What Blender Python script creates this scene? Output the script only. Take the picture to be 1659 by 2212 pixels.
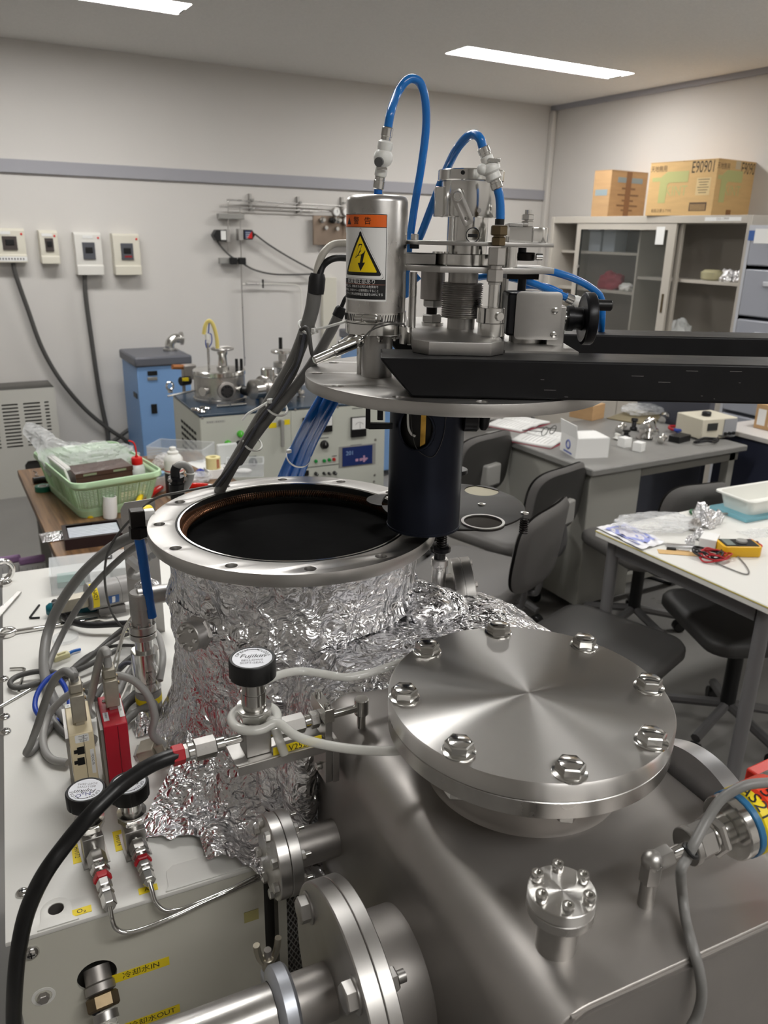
import bpy, bmesh, math, random
from mathutils import Vector, Matrix, noise
random.seed(7)
for _o in list(bpy.data.objects): bpy.data.objects.remove(_o)
scene = bpy.context.scene
COL = scene.collection
R = math.radians
PI = math.pi

# ------------------------------------------------------------------ camera
W_PX, H_PX, F_PX = 1659.0, 2212.0, 1704.0
YAW, PITCH, ROLL = R(30.055), R(19.363), R(1.292)
CAM = Vector((0, 0, 1.6))
_f = Vector((math.sin(YAW)*math.cos(PITCH), math.cos(YAW)*math.cos(PITCH), -math.sin(PITCH)))
_r0 = Vector((math.cos(YAW), -math.sin(YAW), 0)); _d0 = _f.cross(_r0)
_r = _r0*math.cos(ROLL) - _d0*math.sin(ROLL)
_d = _d0*math.cos(ROLL) + _r0*math.sin(ROLL)
cd = bpy.data.cameras.new('camera'); cam = bpy.data.objects.new('camera', cd); COL.objects.link(cam)
cam.matrix_world = Matrix(((_r.x, -_d.x, -_f.x, CAM.x), (_r.y, -_d.y, -_f.y, CAM.y), (_r.z, -_d.z, -_f.z, CAM.z), (0, 0, 0, 1)))
cd.sensor_fit = 'VERTICAL'; cd.sensor_height = 36.0; cd.lens = 36.0*F_PX/H_PX
cd.clip_start = 0.02; cd.clip_end = 60
cd.dof.use_dof = True; cd.dof.focus_distance = 0.92; cd.dof.aperture_fstop = 11.0
scene.camera = cam

# ------------------------------------------------------------------ world, exposure
wd = bpy.data.worlds.new('room_air'); scene.world = wd; wd.use_nodes = True
wd.node_tree.nodes['Background'].inputs[0].default_value = (1, .98, .95, 1)
wd.node_tree.nodes['Background'].inputs[1].default_value = 0.05
vs = scene.view_settings
vs.view_transform = 'Standard'; vs.look = 'None'; vs.gamma = 1.0; vs.use_curve_mapping = False
vs.exposure = 0.12
LAMP = 30.0      # emission of the ceiling fluorescents

# ------------------------------------------------------------------ pixel -> point on a real plane of the room
def ray(px, py):
    v = _r*(px-W_PX/2) + _d*(py-H_PX/2) + _f*F_PX
    return v.normalized()
def onp(px, py, p, n):
    d = ray(px, py); n = Vector(n)
    return CAM + d*((Vector(p)-CAM).dot(n)/d.dot(n))
def PZ(px, py, z): return onp(px, py, (0, 0, z), (0, 0, 1))
def PX(px, py, x): return onp(px, py, (x, 0, 0), (1, 0, 0))
def PY(px, py, y): return onp(px, py, (0, y, 0), (0, 1, 0))

# machine frame (turned 5 degrees in the room) and lifting-arm frame (turned 29.5 degrees)
MM = Matrix.Rotation(R(-5), 4, 'Z')
MX, MY = MM.to_3x3() @ Vector((1, 0, 0)), MM.to_3x3() @ Vector((0, 1, 0))
MMi = MM.inverted()
KH = .905                                               # size of the lid and its fittings
FC = Vector((.5644, .8178, 1.4371))
HM = Matrix.Translation(FC) @ Matrix.Rotation(R(-29.5), 4, 'Z') @ Matrix.Scale(KH, 4)
HMi = HM.inverted()
HV = HM.to_3x3() @ Vector((0, 1, 0))
def mz(px, py, z): return MMi @ PZ(px, py, z)                        # machine coords on a height
def mx(px, py, x): return MMi @ onp(px, py, MX*x, MX)                # machine coords on plane x
def my(px, py, y): return MMi @ onp(px, py, MY*y, MY)
def hl(px, py, v): return HMi @ onp(px, py, FC + HV*v, HV)           # arm coords on plane v

# ------------------------------------------------------------------ mesh builder
def frame(p, ax):
    ax = Vector(ax).normalized()
    t = Vector((0, 0, 1)) if abs(ax.z) < .9 else Vector((1, 0, 0))
    x = t.cross(ax).normalized(); y = ax.cross(x)
    return Matrix(((x.x, y.x, ax.x, p[0]), (x.y, y.y, ax.y, p[1]), (x.z, y.z, ax.z, p[2]), (0, 0, 0, 1)))
def smooth_path(pts, k=8):
    pts = [Vector(p) for p in pts]
    if len(pts) < 3: return pts
    P = [pts[0]*2-pts[1]] + pts + [pts[-1]*2-pts[-2]]
    out = []
    for i in range(1, len(P)-2):
        a, b, c, d = P[i-1:i+3]
        for j in range(k):
            t = j/k
            out.append(.5*((2*b)+(c-a)*t+(2*a-5*b+4*c-d)*t*t+(3*b-a-3*c+d)*t**3))
    out.append(pts[-1]); return out
class MB:
    def __init__(s, M=None): s.v = []; s.f = []; s.M = M
    def add(s, vs, fs, L=None):
        n = len(s.v)
        for p in vs:
            p = Vector(p)
            if L is not None: p = L @ p
            if s.M is not None: p = s.M @ p
            s.v.append(p)
        s.f += [tuple(i+n for i in f) for f in fs]
        return s
    def box(s, c, d, L=None, rz=0):
        x, y, z = d[0]/2, d[1]/2, d[2]/2
        T = Matrix.Translation(Vector(c)) @ Matrix.Rotation(rz, 4, 'Z')
        if L is not None: T = L @ T
        vs = [(i*x, j*y, k*z) for k in (-1, 1) for j in (-1, 1) for i in (-1, 1)]
        return s.add(vs, [(0, 2, 3, 1), (4, 5, 7, 6), (0, 1, 5, 4), (2, 6, 7, 3), (0, 4, 6, 2), (1, 3, 7, 5)], T)
    def bb(s, a, b, L=None):
        a, b = Vector(a), Vector(b)
        return s.box((a+b)/2, [abs(b[i]-a[i]) for i in range(3)], L)
    def lathe(s, p, ax, prof, n=32, L=None, close=False):
        F = frame(p, ax)
        if L is not None: F = L @ F
        vs, fs = [], []
        for r, h in prof:
            for i in range(n):
                a = 2*PI*i/n; vs.append((r*math.cos(a), r*math.sin(a), h))
        m = len(prof)
        for j in range(m-1 + (1 if close else 0)):
            j2 = (j+1) % m
            for i in range(n):
                k = (i+1) % n; fs.append((j*n+i, j*n+k, j2*n+k, j2*n+i))
        if not close:
            if prof[0][0] > 1e-6: fs.append(tuple(range(n-1, -1, -1)))
            if prof[-1][0] > 1e-6: fs.append(tuple((m-1)*n+i for i in range(n)))
        return s.add(vs, fs, F)
    def cyl(s, a, b, r0, r1=None, n=24, L=None):
        a, b = Vector(a), Vector(b); r1 = r0 if r1 is None else r1
        return s.lathe(a, b-a, [(r0, 0), (r1, (b-a).length)], n, L)
    def rcyl(s, a, b, r, e=None, n=24, L=None):           # cylinder with small chamfers
        a, b = Vector(a), Vector(b); h = (b-a).length; e = min(r, h)*.12 if e is None else e
        return s.lathe(a, b-a, [(r-e, 0), (r, e), (r, h-e), (r-e, h)], n, L)
    def ring(s, p, ax, ri, ro, h, n=48, e=.0, L=None):
        return s.lathe(p, ax, [(ri, 0), (ro-e, 0), (ro, e), (ro, h-e), (ro-e, h), (ri, h)], n, L, True)
    def hexn(s, a, b, r, L=None):                          # hexagon with chamfered corners
        a, b = Vector(a), Vector(b); h = (b-a).length; e = min(.12*r, .3*h)
        return s.lathe(a, b-a, [(r-e, 0), (r, e), (r, h-e), (r-e, h)], 6, L)
    def tube(s, pts, r, n=10, k=8, smooth=True, L=None):
        P = smooth_path(pts, k) if smooth else [Vector(p) for p in pts]
        vs, fs = [], []; up = None; m = len(P)
        for i, p in enumerate(P):
            t = (P[min(i+1, m-1)] - P[max(i-1, 0)]).normalized()
            if up is None: up = Vector((0, 0, 1)) if abs(t.z) < .9 else Vector((1, 0, 0))
            x = (up - t*up.dot(t)).normalized(); y = t.cross(x); up = x
            rr = r(i/(m-1)) if callable(r) else r
            for j in range(n):
                a = 2*PI*j/n; vs.append(p + x*rr*math.cos(a) + y*rr*math.sin(a))
        for i in range(m-1):
            for j in range(n):
                k2 = (j+1) % n; fs.append((i*n+j, i*n+k2, (i+1)*n+k2, (i+1)*n+j))
        fs.append(tuple(range(n-1, -1, -1))); fs.append(tuple((m-1)*n+j for j in range(n)))
        return s.add(vs, fs, L)
    def torus(s, p, ax, R0, r, n=32, m=10, L=None, a0=0, a1=2*PI):
        F = frame(p, ax); full = abs(a1-a0-2*PI) < 1e-6
        q = [F @ Vector((R0*math.cos(a0+(a1-a0)*i/n), R0*math.sin(a0+(a1-a0)*i/n), 0)) for i in range(n+1)]
        if not full: return s.tube(q, r, m, smooth=False, L=L)
        prof = [(R0+r*math.cos(2*PI*i/m), r*math.sin(2*PI*i/m)) for i in range(m)]
        return s.lathe(p, ax, prof, n, L, True)
    def sphere(s, p, r, n=16, m=10, sc=(1, 1, 1), L=None):
        vs = [(p[0], p[1], p[2]-r*sc[2])]; fs = []
        for j in range(1, m):
            a = PI*j/m
            for i in range(n):
                b = 2*PI*i/n
                vs.append((p[0]+r*sc[0]*math.sin(a)*math.cos(b), p[1]+r*sc[1]*math.sin(a)*math.sin(b), p[2]-r*sc[2]*math.cos(a)))
        vs.append((p[0], p[1], p[2]+r*sc[2])); t = len(vs)-1
        for i in range(n):
            k = (i+1) % n
            fs.append((0, 1+k, 1+i)); fs.append((t, 1+(m-2)*n+i, 1+(m-2)*n+k))
            for j in range(m-2): fs.append((1+j*n+i, 1+j*n+k, 1+(j+1)*n+k, 1+(j+1)*n+i))
        return s.add(vs, fs, L)
    def prism(s, poly, h, L=None):                         # polygon in XY extruded along +Z
        n = len(poly)
        vs = [(p[0], p[1], 0) for p in poly] + [(p[0], p[1], h) for p in poly]
        fs = [tuple(range(n-1, -1, -1)), tuple(range(n, 2*n))] + [(i, (i+1) % n, n+(i+1) % n, n+i) for i in range(n)]
        return s.add(vs, fs, L)
    def grid(s, fn, nu, nv, cu=False):
        vs = [fn(i/nu, j/nv) for j in range(nv+1) for i in range(nu+(0 if cu else 1))]
        w = nu if cu else nu+1; fs = []
        for j in range(nv):
            for i in range(nu):
                k = (i+1) % w if cu else i+1
                fs.append((j*w+i, j*w+k, (j+1)*w+k, (j+1)*w+i))
        return s.add(vs, fs)
    def mesh(s, me, L=None):                               # take over another mesh
        s.add([v.co.copy() for v in me.vertices], [tuple(p.vertices) for p in me.polygons], L)
        return s
    def plate(s, loops, h, L=None, bev=0):                 # outline + holes, thickness h along +Z
        cu = bpy.data.curves.new('tmp', 'CURVE'); cu.dimensions = '2D'; cu.fill_mode = 'BOTH'
        cu.extrude = max(h/2-bev, 0); cu.bevel_depth = bev; cu.bevel_resolution = 1; cu.offset = -bev
        for lp in loops:
            sp = cu.splines.new('POLY'); sp.points.add(len(lp)-1); sp.use_cyclic_u = True
            for q, p in zip(sp.points, lp): q.co = (p[0], p[1], 0, 1)
        ob = bpy.data.objects.new('tmp', cu); me = bpy.data.meshes.new_from_object(ob)
        T = Matrix.Translation((0, 0, h/2)); s.mesh(me, (L @ T) if L is not None else T)
        bpy.data.objects.remove(ob); bpy.data.curves.remove(cu); bpy.data.meshes.remove(me)
        return s
    def text(s, txt, size, L, align='CENTER', h=0, bend=None, sx=1.0, shear=0):
        cu = bpy.data.curves.new('tmp', 'FONT'); cu.body = txt; cu.size = size; cu.align_x = align; cu.align_y = 'CENTER'
        cu.extrude = h; cu.resolution_u = 3; cu.shear = shear
        ob = bpy.data.objects.new('tmp', cu); me = bpy.data.meshes.new_from_object(ob)
        for v in me.vertices: v.co.x *= sx
        if bend is None: s.mesh(me, L)
        else: s.add([bend(L @ v.co) for v in me.vertices], [tuple(p.vertices) for p in me.polygons])
        bpy.data.objects.remove(ob); bpy.data.curves.remove(cu); bpy.data.meshes.remove(me)
        return s
    def make(s, name, smooth=True, ang=38):
        me = bpy.data.meshes.new(name); me.from_pydata([tuple(v) for v in s.v], [], s.f)
        bm = bmesh.new(); bm.from_mesh(me)
        bmesh.ops.remove_doubles(bm, verts=bm.verts, dist=1e-6)
        bmesh.ops.recalc_face_normals(bm, faces=bm.faces)
        if smooth:
            c = R(ang)
            for f in bm.faces: f.smooth = True
            for e in bm.edges:
                if len(e.link_faces) == 2 and e.calc_face_angle(0) > c: e.smooth = False
        bm.to_mesh(me); bm.free(); return me
def circ(x, y, r, n=48, a0=0): return [(x+r*math.cos(a0+2*PI*i/n), y+r*math.sin(a0+2*PI*i/n)) for i in range(n)]
def rrect(x0, y0, x1, y1, r, n=5):
    out = []
    for cx, cy, a in ((x1-r, y1-r, 0), (x0+r, y1-r, PI/2), (x0+r, y0+r, PI), (x1-r, y0+r, 1.5*PI)):
        out += [(cx+r*math.cos(a+PI/2*i/n), cy+r*math.sin(a+PI/2*i/n)) for i in range(n+1)]
    return out

# ------------------------------------------------------------------ objects
LOC = {}
def thing(name, label, cat, loc=(0, 0, 0), group=None):
    o = bpy.data.objects.new(name, None); COL.objects.link(o); o.location = loc; o.empty_display_size = .02
    o['label'] = label; o['category'] = cat
    if group: o['group'] = group
    LOC[o.name] = Vector(loc); return o
def finish(name, mb, mat, smooth=True, bevel=0, ang=38):
    me = mb.make(name, smooth, ang); o = bpy.data.objects.new(name, me); COL.objects.link(o)
    if mat is not None: me.materials.append(mat)
    if bevel:
        b = o.modifiers.new('edge', 'BEVEL'); b.width = bevel; b.segments = 2; b.limit_method = 'ANGLE'; b.angle_limit = R(40)
        b.harden_normals = False
    return o
def part(name, mb, mat, parent, smooth=True, bevel=0, label=None, ang=38, kind=None):
    o = finish(name, mb, mat, smooth, bevel, ang)
    o.parent = parent
    if parent.name in LOC: o.matrix_parent_inverse = Matrix.Translation(-LOC[parent.name])
    if label: o['label'] = label
    if kind: o['kind'] = kind
    return o
def solo(name, label, cat, mb, mat, smooth=True, bevel=0, group=None, kind=None, ang=38):
    lo = Vector((min(v.x for v in mb.v), min(v.y for v in mb.v), min(v.z for v in mb.v)))
    hi = Vector((max(v.x for v in mb.v), max(v.y for v in mb.v), max(v.z for v in mb.v)))
    c = Vector(((lo.x+hi.x)/2, (lo.y+hi.y)/2, lo.z))
    mb.v = [v-c for v in mb.v]
    o = finish(name, mb, mat, smooth, bevel, ang); o.location = c; LOC[o.name] = c
    if cat: o['label'] = label; o['category'] = cat
    if group: o['group'] = group
    if kind: o['kind'] = kind
    return o
def struct(name, mb, mat, bevel=0, parent=None):
    if parent is not None: return part(name, mb, mat, parent, bevel=bevel)
    o = finish(name, mb, mat, bevel=bevel); o['kind'] = 'structure'; return o

# ------------------------------------------------------------------ materials
def lin(c):
    return tuple(((x/255.0)/12.92 if x/255.0 <= .04045 else ((x/255.0+.055)/1.055)**2.4) for x in c) + (1,)
MATS = {}
def mat(name, rgb, rough=.5, metal=0.0, bump=None, var=None, emit=None, trans=0, ior=1.45, alpha=1, spec=None, aniso=0, coat=0, sss=0, rvar=0, stretch=None):
    if name in MATS: return MATS[name]
    m = bpy.data.materials.new(name); m.use_nodes = True; nt = m.node_tree; N = nt.nodes; K = nt.links
    b = N['Principled BSDF']
    b.inputs['Base Color'].default_value = lin(rgb); b.inputs['Roughness'].default_value = rough
    b.inputs['Metallic'].default_value = metal; b.inputs['IOR'].default_value = ior
    b.inputs['Transmission Weight'].default_value = trans; b.inputs['Alpha'].default_value = alpha
    b.inputs['Coat Weight'].default_value = coat
    if spec is not None: b.inputs['Specular IOR Level'].default_value = spec
    if sss: b.inputs['Subsurface Weight'].default_value = sss; b.inputs['Subsurface Radius'].default_value = (.01, .008, .006)
    if emit: b.inputs['Emission Color'].default_value = lin(rgb); b.inputs['Emission Strength'].default_value = emit
    co = N.new('ShaderNodeTexCoord'); src = co.outputs['Object']
    if stretch:
        mp = N.new('ShaderNodeMapping'); mp.inputs['Scale'].default_value = stretch; K.new(src, mp.inputs['Vector']); src = mp.outputs[0]
    if var:                                            # (scale, amount)
        n = N.new('ShaderNodeTexNoise'); n.inputs['Scale'].default_value = var[0]; n.inputs['Detail'].default_value = 5
        K.new(src, n.inputs['Vector'])
        r = N.new('ShaderNodeMapRange'); r.inputs[1].default_value = .3; r.inputs[2].default_value = .7
        r.inputs[3].default_value = 1-var[1]; r.inputs[4].default_value = 1+var[1]; K.new(n.outputs['Fac'], r.inputs[0])
        x = N.new('ShaderNodeMix'); x.data_type = 'RGBA'; x.blend_type = 'MULTIPLY'; x.inputs[0].default_value = 1
        x.inputs[6].default_value = lin(rgb); K.new(r.outputs[0], x.inputs[7]); K.new(x.outputs[2], b.inputs['Base Color'])
    if rvar:
        n = N.new('ShaderNodeTexNoise'); n.inputs['Scale'].default_value = rvar[0]; n.inputs['Detail'].default_value = 4; K.new(src, n.inputs['Vector'])
        r = N.new('ShaderNodeMapRange'); r.inputs[1].default_value = .3; r.inputs[2].default_value = .7
        r.inputs[3].default_value = max(rough-rvar[1], .02); r.inputs[4].default_value = rough+rvar[1]; K.new(n.outputs['Fac'], r.inputs[0]); K.new(r.outputs[0], b.inputs['Roughness'])
    if bump:                                           # (scale, strength, distance)
        n = N.new('ShaderNodeTexNoise'); n.inputs['Scale'].default_value = bump[0]; n.inputs['Detail'].default_value = 3
        K.new(src, n.inputs['Vector'])
        p = N.new('ShaderNodeBump'); p.inputs['Strength'].default_value = bump[1]; p.inputs['Distance'].default_value = bump[2]
        K.new(n.outputs['Fac'], p.inputs['Height']); K.new(p.outputs[0], b.inputs['Normal'])
    if aniso:
        b.inputs['Anisotropic'].default_value = aniso; b.inputs['Anisotropic Rotation'].default_value = .25
        t = N.new('ShaderNodeTangent'); t.direction_type = 'RADIAL'; t.axis = 'Z'; K.new(t.outputs[0], b.inputs['Tangent'])
    MATS[name] = m; return m
STEEL = mat('brushed_stainless_steel', (198, 196, 193), .30, 1, var=(60, .06), rvar=(25, .05))
STEELB = mat('bright_polished_steel', (216, 215, 212), .16, 1, var=(40, .05))
STEELD = mat('bead_blasted_stainless_steel', (164, 160, 156), .47, .86, var=(9, .07), rvar=(14, .05), bump=(900, .06, .0004))
STEELM = mat('matt_machined_steel', (178, 176, 173), .40, 1, var=(30, .06))
CHROME = mat('chrome_plating', (225, 224, 222), .08, 1)
TURN = mat('lathe_turned_steel', (214, 212, 209), .34, 1, aniso=.95, var=(14, .04))
TURNM = mat('fine_turned_steel_rim', (186, 184, 181), .36, 1, aniso=.35, var=(20, .05))
ALU = mat('aluminium', (205, 205, 207), .33, 1, var=(30, .05))
PALEALU = mat('cast_aluminium', (190, 194, 202), .45, .85, var=(40, .06))
BLACKM = mat('black_anodised_metal', (22, 22, 25), .35, .4)
BLACKP = mat('black_plastic', (17, 17, 18), .38)
BLACKR = mat('black_rubber_sleeve', (24, 24, 26), .5)
BURNT = mat('heat_darkened_steel', (34, 31, 30), .38, .85, var=(30, .3))
OXBLUE = mat('blue_black_oxide_steel', (30, 34, 46), .42, .75, var=(12, .22), rvar=(8, .08))
BEAMP = mat('black_painted_steel', (15, 15, 17), .45, 0, spec=.3, var=(22, .25), rvar=(10, .1))
CREAM = mat('ivory_enamel', (219, 218, 213), .42, var=(3, .03), bump=(260, .12, .0006))
CREAMF = mat('ivory_enamel_shaded', (198, 196, 184), .45, var=(2, .04), bump=(220, .1, .0005))  # same ivory, darkened in its colour for the shaded front
CABLEG = mat('grey_cable_sheath', (122, 121, 119), .42)
CABLEL = mat('light_grey_cable_sheath', (152, 151, 148), .4)
CABLED = mat('dark_grey_cable_sheath', (78, 77, 75), .5)
CABLEW = mat('white_wire_insulation', (224, 222, 214), .4)
BLUET = mat('blue_polyurethane_tube', (24, 112, 192), .25, coat=.2)
BLUED = mat('deep_blue_tube', (18, 94, 176), .25)
BLUEW = mat('royal_blue_wire', (26, 62, 156), .35)
WHITEP = mat('white_plastic', (230, 230, 226), .35, sss=.1)
CLEARW = mat('translucent_white_plastic', (228, 231, 230), .25, alpha=.72)
TUBEW = mat('milky_silicone_tube', (224, 224, 218), .22, alpha=.66, coat=.4)
YTAPE = mat('yellow_label_tape', (233, 208, 28), .45)
INK = mat('black_ink', (18, 18, 20), .5)
INKB = mat('blue_ink', (28, 38, 110), .5)
PAPER = mat('white_paper', (232, 232, 230), .6)
REDT = mat('red_vinyl_tape', (172, 22, 34), .35)
REDP = mat('red_plastic', (205, 26, 24), .28)
BRASS = mat('tarnished_brass', (116, 102, 80), .38, 1, var=(60, .15))
GLASS = mat('clear_acrylic', (240, 243, 244), .05, alpha=.22)
WALL = mat('wall_paint', (210, 207, 203), .85, var=(1.2, .015), bump=(380, .05, .0006))
WALLR = mat('wall_paint_side', (206, 202, 197), .85, var=(1.2, .015), bump=(380, .05, .0006))
CEIL = mat('ceiling_board', (228, 226, 222), .9, var=(90, .04), bump=(150, .3, .003))
FLOOR = mat('grey_vinyl_floor', (124, 122, 119), .35, var=(1.6, .06), rvar=(3, .08))
RAIL = mat('grey_wall_rail', (158, 158, 164), .5)
GREYM = mat('grey_steel_paint', (148, 147, 143), .45, var=(4, .03))
DESKT = mat('grey_desk_top', (128, 127, 124), .4, var=(20, .04))
SEATG = mat('grey_vinyl_seat', (98, 96, 94), .5, bump=(500, .15, .0008))
SEATD = mat('dark_charcoal_seat', (56, 55, 54), .5, bump=(600, .2, .0008))
CARDB = mat('cardboard', (208, 172, 118), .7, var=(8, .05), stretch=(1, 1, 6))
CARDB2 = mat('tan_cardboard', (188, 152, 110), .7, var=(8, .06), stretch=(1, 1, 6))
TAPEB = mat('brown_packing_tape', (142, 100, 62), .4)
GREENP = mat('green_print', (182, 182, 122), .6)
BLUEP = mat('faded_blue_print', (146, 160, 164), .6)
INKF = mat('faded_ink', (92, 72, 54), .6)
BASKET = mat('mint_green_plastic', (186, 218, 178), .4, sss=.1)

# ================================================================== THE ROOM
XW, YW, XL, YF, CH = 4.68, 5.495, -2.4, -2.2, 2.605
struct('floor', MB().bb((XL, YF, -.05), (XW, YW, 0)), FLOOR)
LIGHTS = [(0.67, 4.31), (3.53, 4.27), (0.67, 1.75), (3.53, 1.75), (0.67, -.8), (3.53, -.8)]  # last pair is unseen, added to fill the foreground with light
LSX, LSY = 1.31, .235
cl = MB()
loops = [[(XL, YF), (XW, YF), (XW, YW), (XL, YW)]] + [[(x-LSX/2, y-LSY/2), (x+LSX/2, y-LSY/2), (x+LSX/2, y+LSY/2), (x-LSX/2, y+LSY/2)] for x, y in LIGHTS]
cl.plate(loops, .09, Matrix.Translation((0, 0, CH)))
struct('ceiling', cl, CEIL)
struct('wall_back', MB().bb((XL-.1, YW, 0), (XW+.1, YW+.1, CH+.1)), WALL)
struct('wall_right', MB().bb((XW, YF-.1, 0), (XW+.1, YW, CH+.1)), WALLR)
struct('wall_left', MB().bb((XL-.1, YF-.1, 0), (XL, YW, CH+.1)), WALL)
struct('wall_front', MB().bb((XL, YF-.1, 0), (XW, YF, CH+.1)), WALL)
struct('trim_1', MB().bb((XL, YW-.022, 1.899), (XW-.02, YW, 1.974)), RAIL, .003)
tr = MB().bb((XW-.03, YF, CH-.035), (XW, YW, CH))
struct('trim_2', tr, RAIL)
struct('trim_3', MB().bb((XW-.045, YW-.05, 0), (XW, YW, CH-.035)), WALLR, .01)
struct('baseboard_back', MB().bb((XL, YW-.012, 0), (XW, YW, .07)), mat('vinyl_skirting', (92, 90, 86), .6))
struct('baseboard_right', MB().bb((XW-.012, YF, 0), (XW, YW, .07)), MATS['vinyl_skirting'])
LAMPM = mat('fluorescent_glow', (255, 253, 250), .5, emit=LAMP)
LHOUS = mat('lamp_housing_white', (236, 234, 228), .4)
LL = ['recessed ceiling light over the wall breakers', 'recessed ceiling light above the glass-door cabinet',
      'recessed ceiling light over the vacuum chamber', 'recessed ceiling light over the white worktable', 'unseen recessed ceiling light added as fill behind the machine operator', 'unseen recessed ceiling light added as fill in the corner opposite the wall breakers']
for (x, y), lb in zip(LIGHTS, LL):
    t = thing('ceiling_light', lb, 'ceiling light', (x, y, CH), 'recessed fluorescent ceiling lights')
    a, b = LSX/2, LSY/2
    h = MB().bb((x-a, y-b, CH+.082), (x+a, y+b, CH+.09))
    for s in (-1, 1):
        h.bb((x+s*a, y-b, CH), (x+s*(a-.004), y+b, CH+.082)); h.bb((x-a+.004, y+s*b, CH), (x+a-.004, y+s*(b-.004), CH+.082))
    part('housing', h, LHOUS, t)
    part('diffuser', MB().bb((x-a+.006, y-b+.006, CH+.006), (x+a-.006, y+b-.006, CH+.012)), LAMPM, t)

# ================================================================== BACK WALL FITTINGS
def slab(mb, px0, py0, px1, py1, y, d):            # box on the back wall given the front-face corners in view
    a, b = PY(px0, py0, y), PY(px1, py1, y)
    return mb.bb((a.x, y, a.z), (b.x, y+d, b.z))
BRK = mat('ivory_plastic', (218, 214, 200), .4); BRKW = mat('white_plastic_cover', (222, 220, 214), .4)
SMOKE = mat('smoked_window', (74, 68, 66), .15); SMOKEB = mat('grey_breaker_face', (84, 86, 92), .3)
LED = mat('red_indicator', (220, 40, 40), .3)
def breaker(x0, x1, z0, z1, m, win, label, tape, sticker, red=False):
    d = .085; yb = YW; xc = (x0+x1)/2; w = x1-x0; h = z1-z0
    t = thing('breaker_box', label, 'breaker box', (xc, yb-d, z0), 'breaker boxes on the wall')
    b = MB()
    L = Matrix.Translation((x0, 0, 0)) @ Matrix(((0, 0, 1, 0), (1, 0, 0, 0), (0, 1, 0, 0), (0, 0, 0, 1)))
    # side outline (y,z): slopes outward below, a step above the terminal cover
    out = [(yb, z0), (yb-d, z0), (yb-d, z0+.22*h), (yb-d+.012, z0+.235*h), (yb-d+.004, z0+.5*h), (yb-d+.012, z0+.80*h), (yb-d+.012, z1-.012), (yb-d+.024, z1), (yb, z1)]
    b.prism(out, w, L); part('case', b, m, t, bevel=.003)
    ww = w*.46; zc = z0+h*.57; wh = h*.40
    part('window', MB().bb((xc-ww/2, yb-d-.001, zc-wh/2), (xc+ww/2, yb-d+.014, zc+wh/2)), win, t, bevel=.003)
    s = part('switch', MB().bb((xc-ww*.3, yb-d-.006, zc-.012), (xc+ww*.3, yb-d+.004, zc+.022)), BLACKP, t, bevel=.003)
    part('indicator', MB().cyl((x1-.018, yb-d+.014, z1-.032), (x1-.018, yb-d+.007, z1-.032), .006), LED, t)
    if red: part('rating_plate', MB().bb((xc-ww*.25, yb-d-.0025, zc-wh*.36), (xc+ww*.35, yb-d+.002, zc-wh*.24)), mat('dark_red_print', (140, 40, 44), .4), t)
    if sticker:
        part('sticker', MB().bb((xc+sticker[0]-.03, yb-d+.009, z1-.036), (xc+sticker[0]+.03, yb-d+.0125, z1-.018)), PAPER, t)
    if tape:
        k = part('label_tape', MB().bb((x0+.004, yb-d-.001, z0+.008), (x1-.002, yb-d+.004, z0+.034)), PAPER, t)
        q = MB()
        for i in range(9): q.bb((x0+.02+i*(w-.03)/9, yb-d-.0014, z0+.016), (x0+.027+i*(w-.03)/9, yb-d-.0009, z0+.026))
        part('lettering', q, INK, k)
    return t
breaker(.43, .605, 1.395, 1.59, BRK, SMOKE, 'breaker box with a long paper strip along its bottom and a cable leaving it', True, (-.02, 0))
breaker(.685, .79, 1.388, 1.582, BRK, SMOKE, 'small ivory breaker box with a paper sticker and no cable below', False, (-.008, 0))
breaker(.885, 1.045, 1.321, 1.575, BRKW, SMOKEB, 'larger white breaker box with a grey cable hanging straight from it', False, (0, 0))
breaker(1.115, 1.28, 1.320, 1.572, BRK, SMOKEB, 'ivory breaker box with a dark red rating plate, next to the gas pipes', False, None, True)
def wallpath(pts, y, off=None): return [PY(p[0], p[1], y if len(p) < 3 else p[2]) for p in pts]
def cable(name, label, pts, r, m, cat='cable', group=None, n=10, k=8):
    return solo(name, label, cat, MB().tube(pts, r, n, k), m, group=group)
cable('power_cable', 'grey power cable curving down the wall from the breaker with the paper strip', wallpath([(28, 568), (36, 600), (60, 668), (90, 750), (130, 820), (185, 885), (240, 930), (270, 950), (300, 985)], YW-.05)+[Vector((1.30, 5.45, .25)), Vector((1.33, 5.45, .02))], .0135, CABLED)
cable('power_cable', 'straight grey power cable dropping from the larger white breaker box', wallpath([(183, 594), (185, 640), (200, 750), (215, 850), (232, 930), (240, 955)], YW-.045)+[Vector((1.16, 5.455, .3)), Vector((1.165, 5.455, .02))], .0145, CABLED)
# --- gas piping
YT = YW-.045
def tubew(name, label, pts, r=.0045, m=STEEL, **k): return cable(name, label, [PY(x, y, YT) for x, y in pts], r, m, 'gas pipe', **k)
tubew('gas_pipe', 'topmost thin steel gas pipe bending down to the flow meter with a white label', [(493, 545), (493, 500), (493, 450), (494, 434), (500, 432), (600, 438), (760, 446)])
tubew('gas_pipe', 'second steel gas pipe on the wall below the topmost, ending before the gauge panel', [(520, 441), (600, 445), (680, 449), (689, 450)])
tubew('gas_pipe', 'third steel gas pipe on the wall, running straight to the pressure gauges', [(475, 446), (600, 452), (715, 457), (745, 459)])
tubew('gas_pipe', 'tall vertical steel gas pipe from the blue flow meter down to the bench vacuum unit', [(519, 447), (519, 460), (520, 500), (522, 600), (525, 700), (529, 790)])
tubew('gas_pipe', 'thin white gas line with a small black valve branching off the tall vertical pipe', [(524, 614), (560, 613), (620, 614), (640, 616), (649, 624), (651, 650), (652, 760), (652, 800)], .004, CABLEW)
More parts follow.
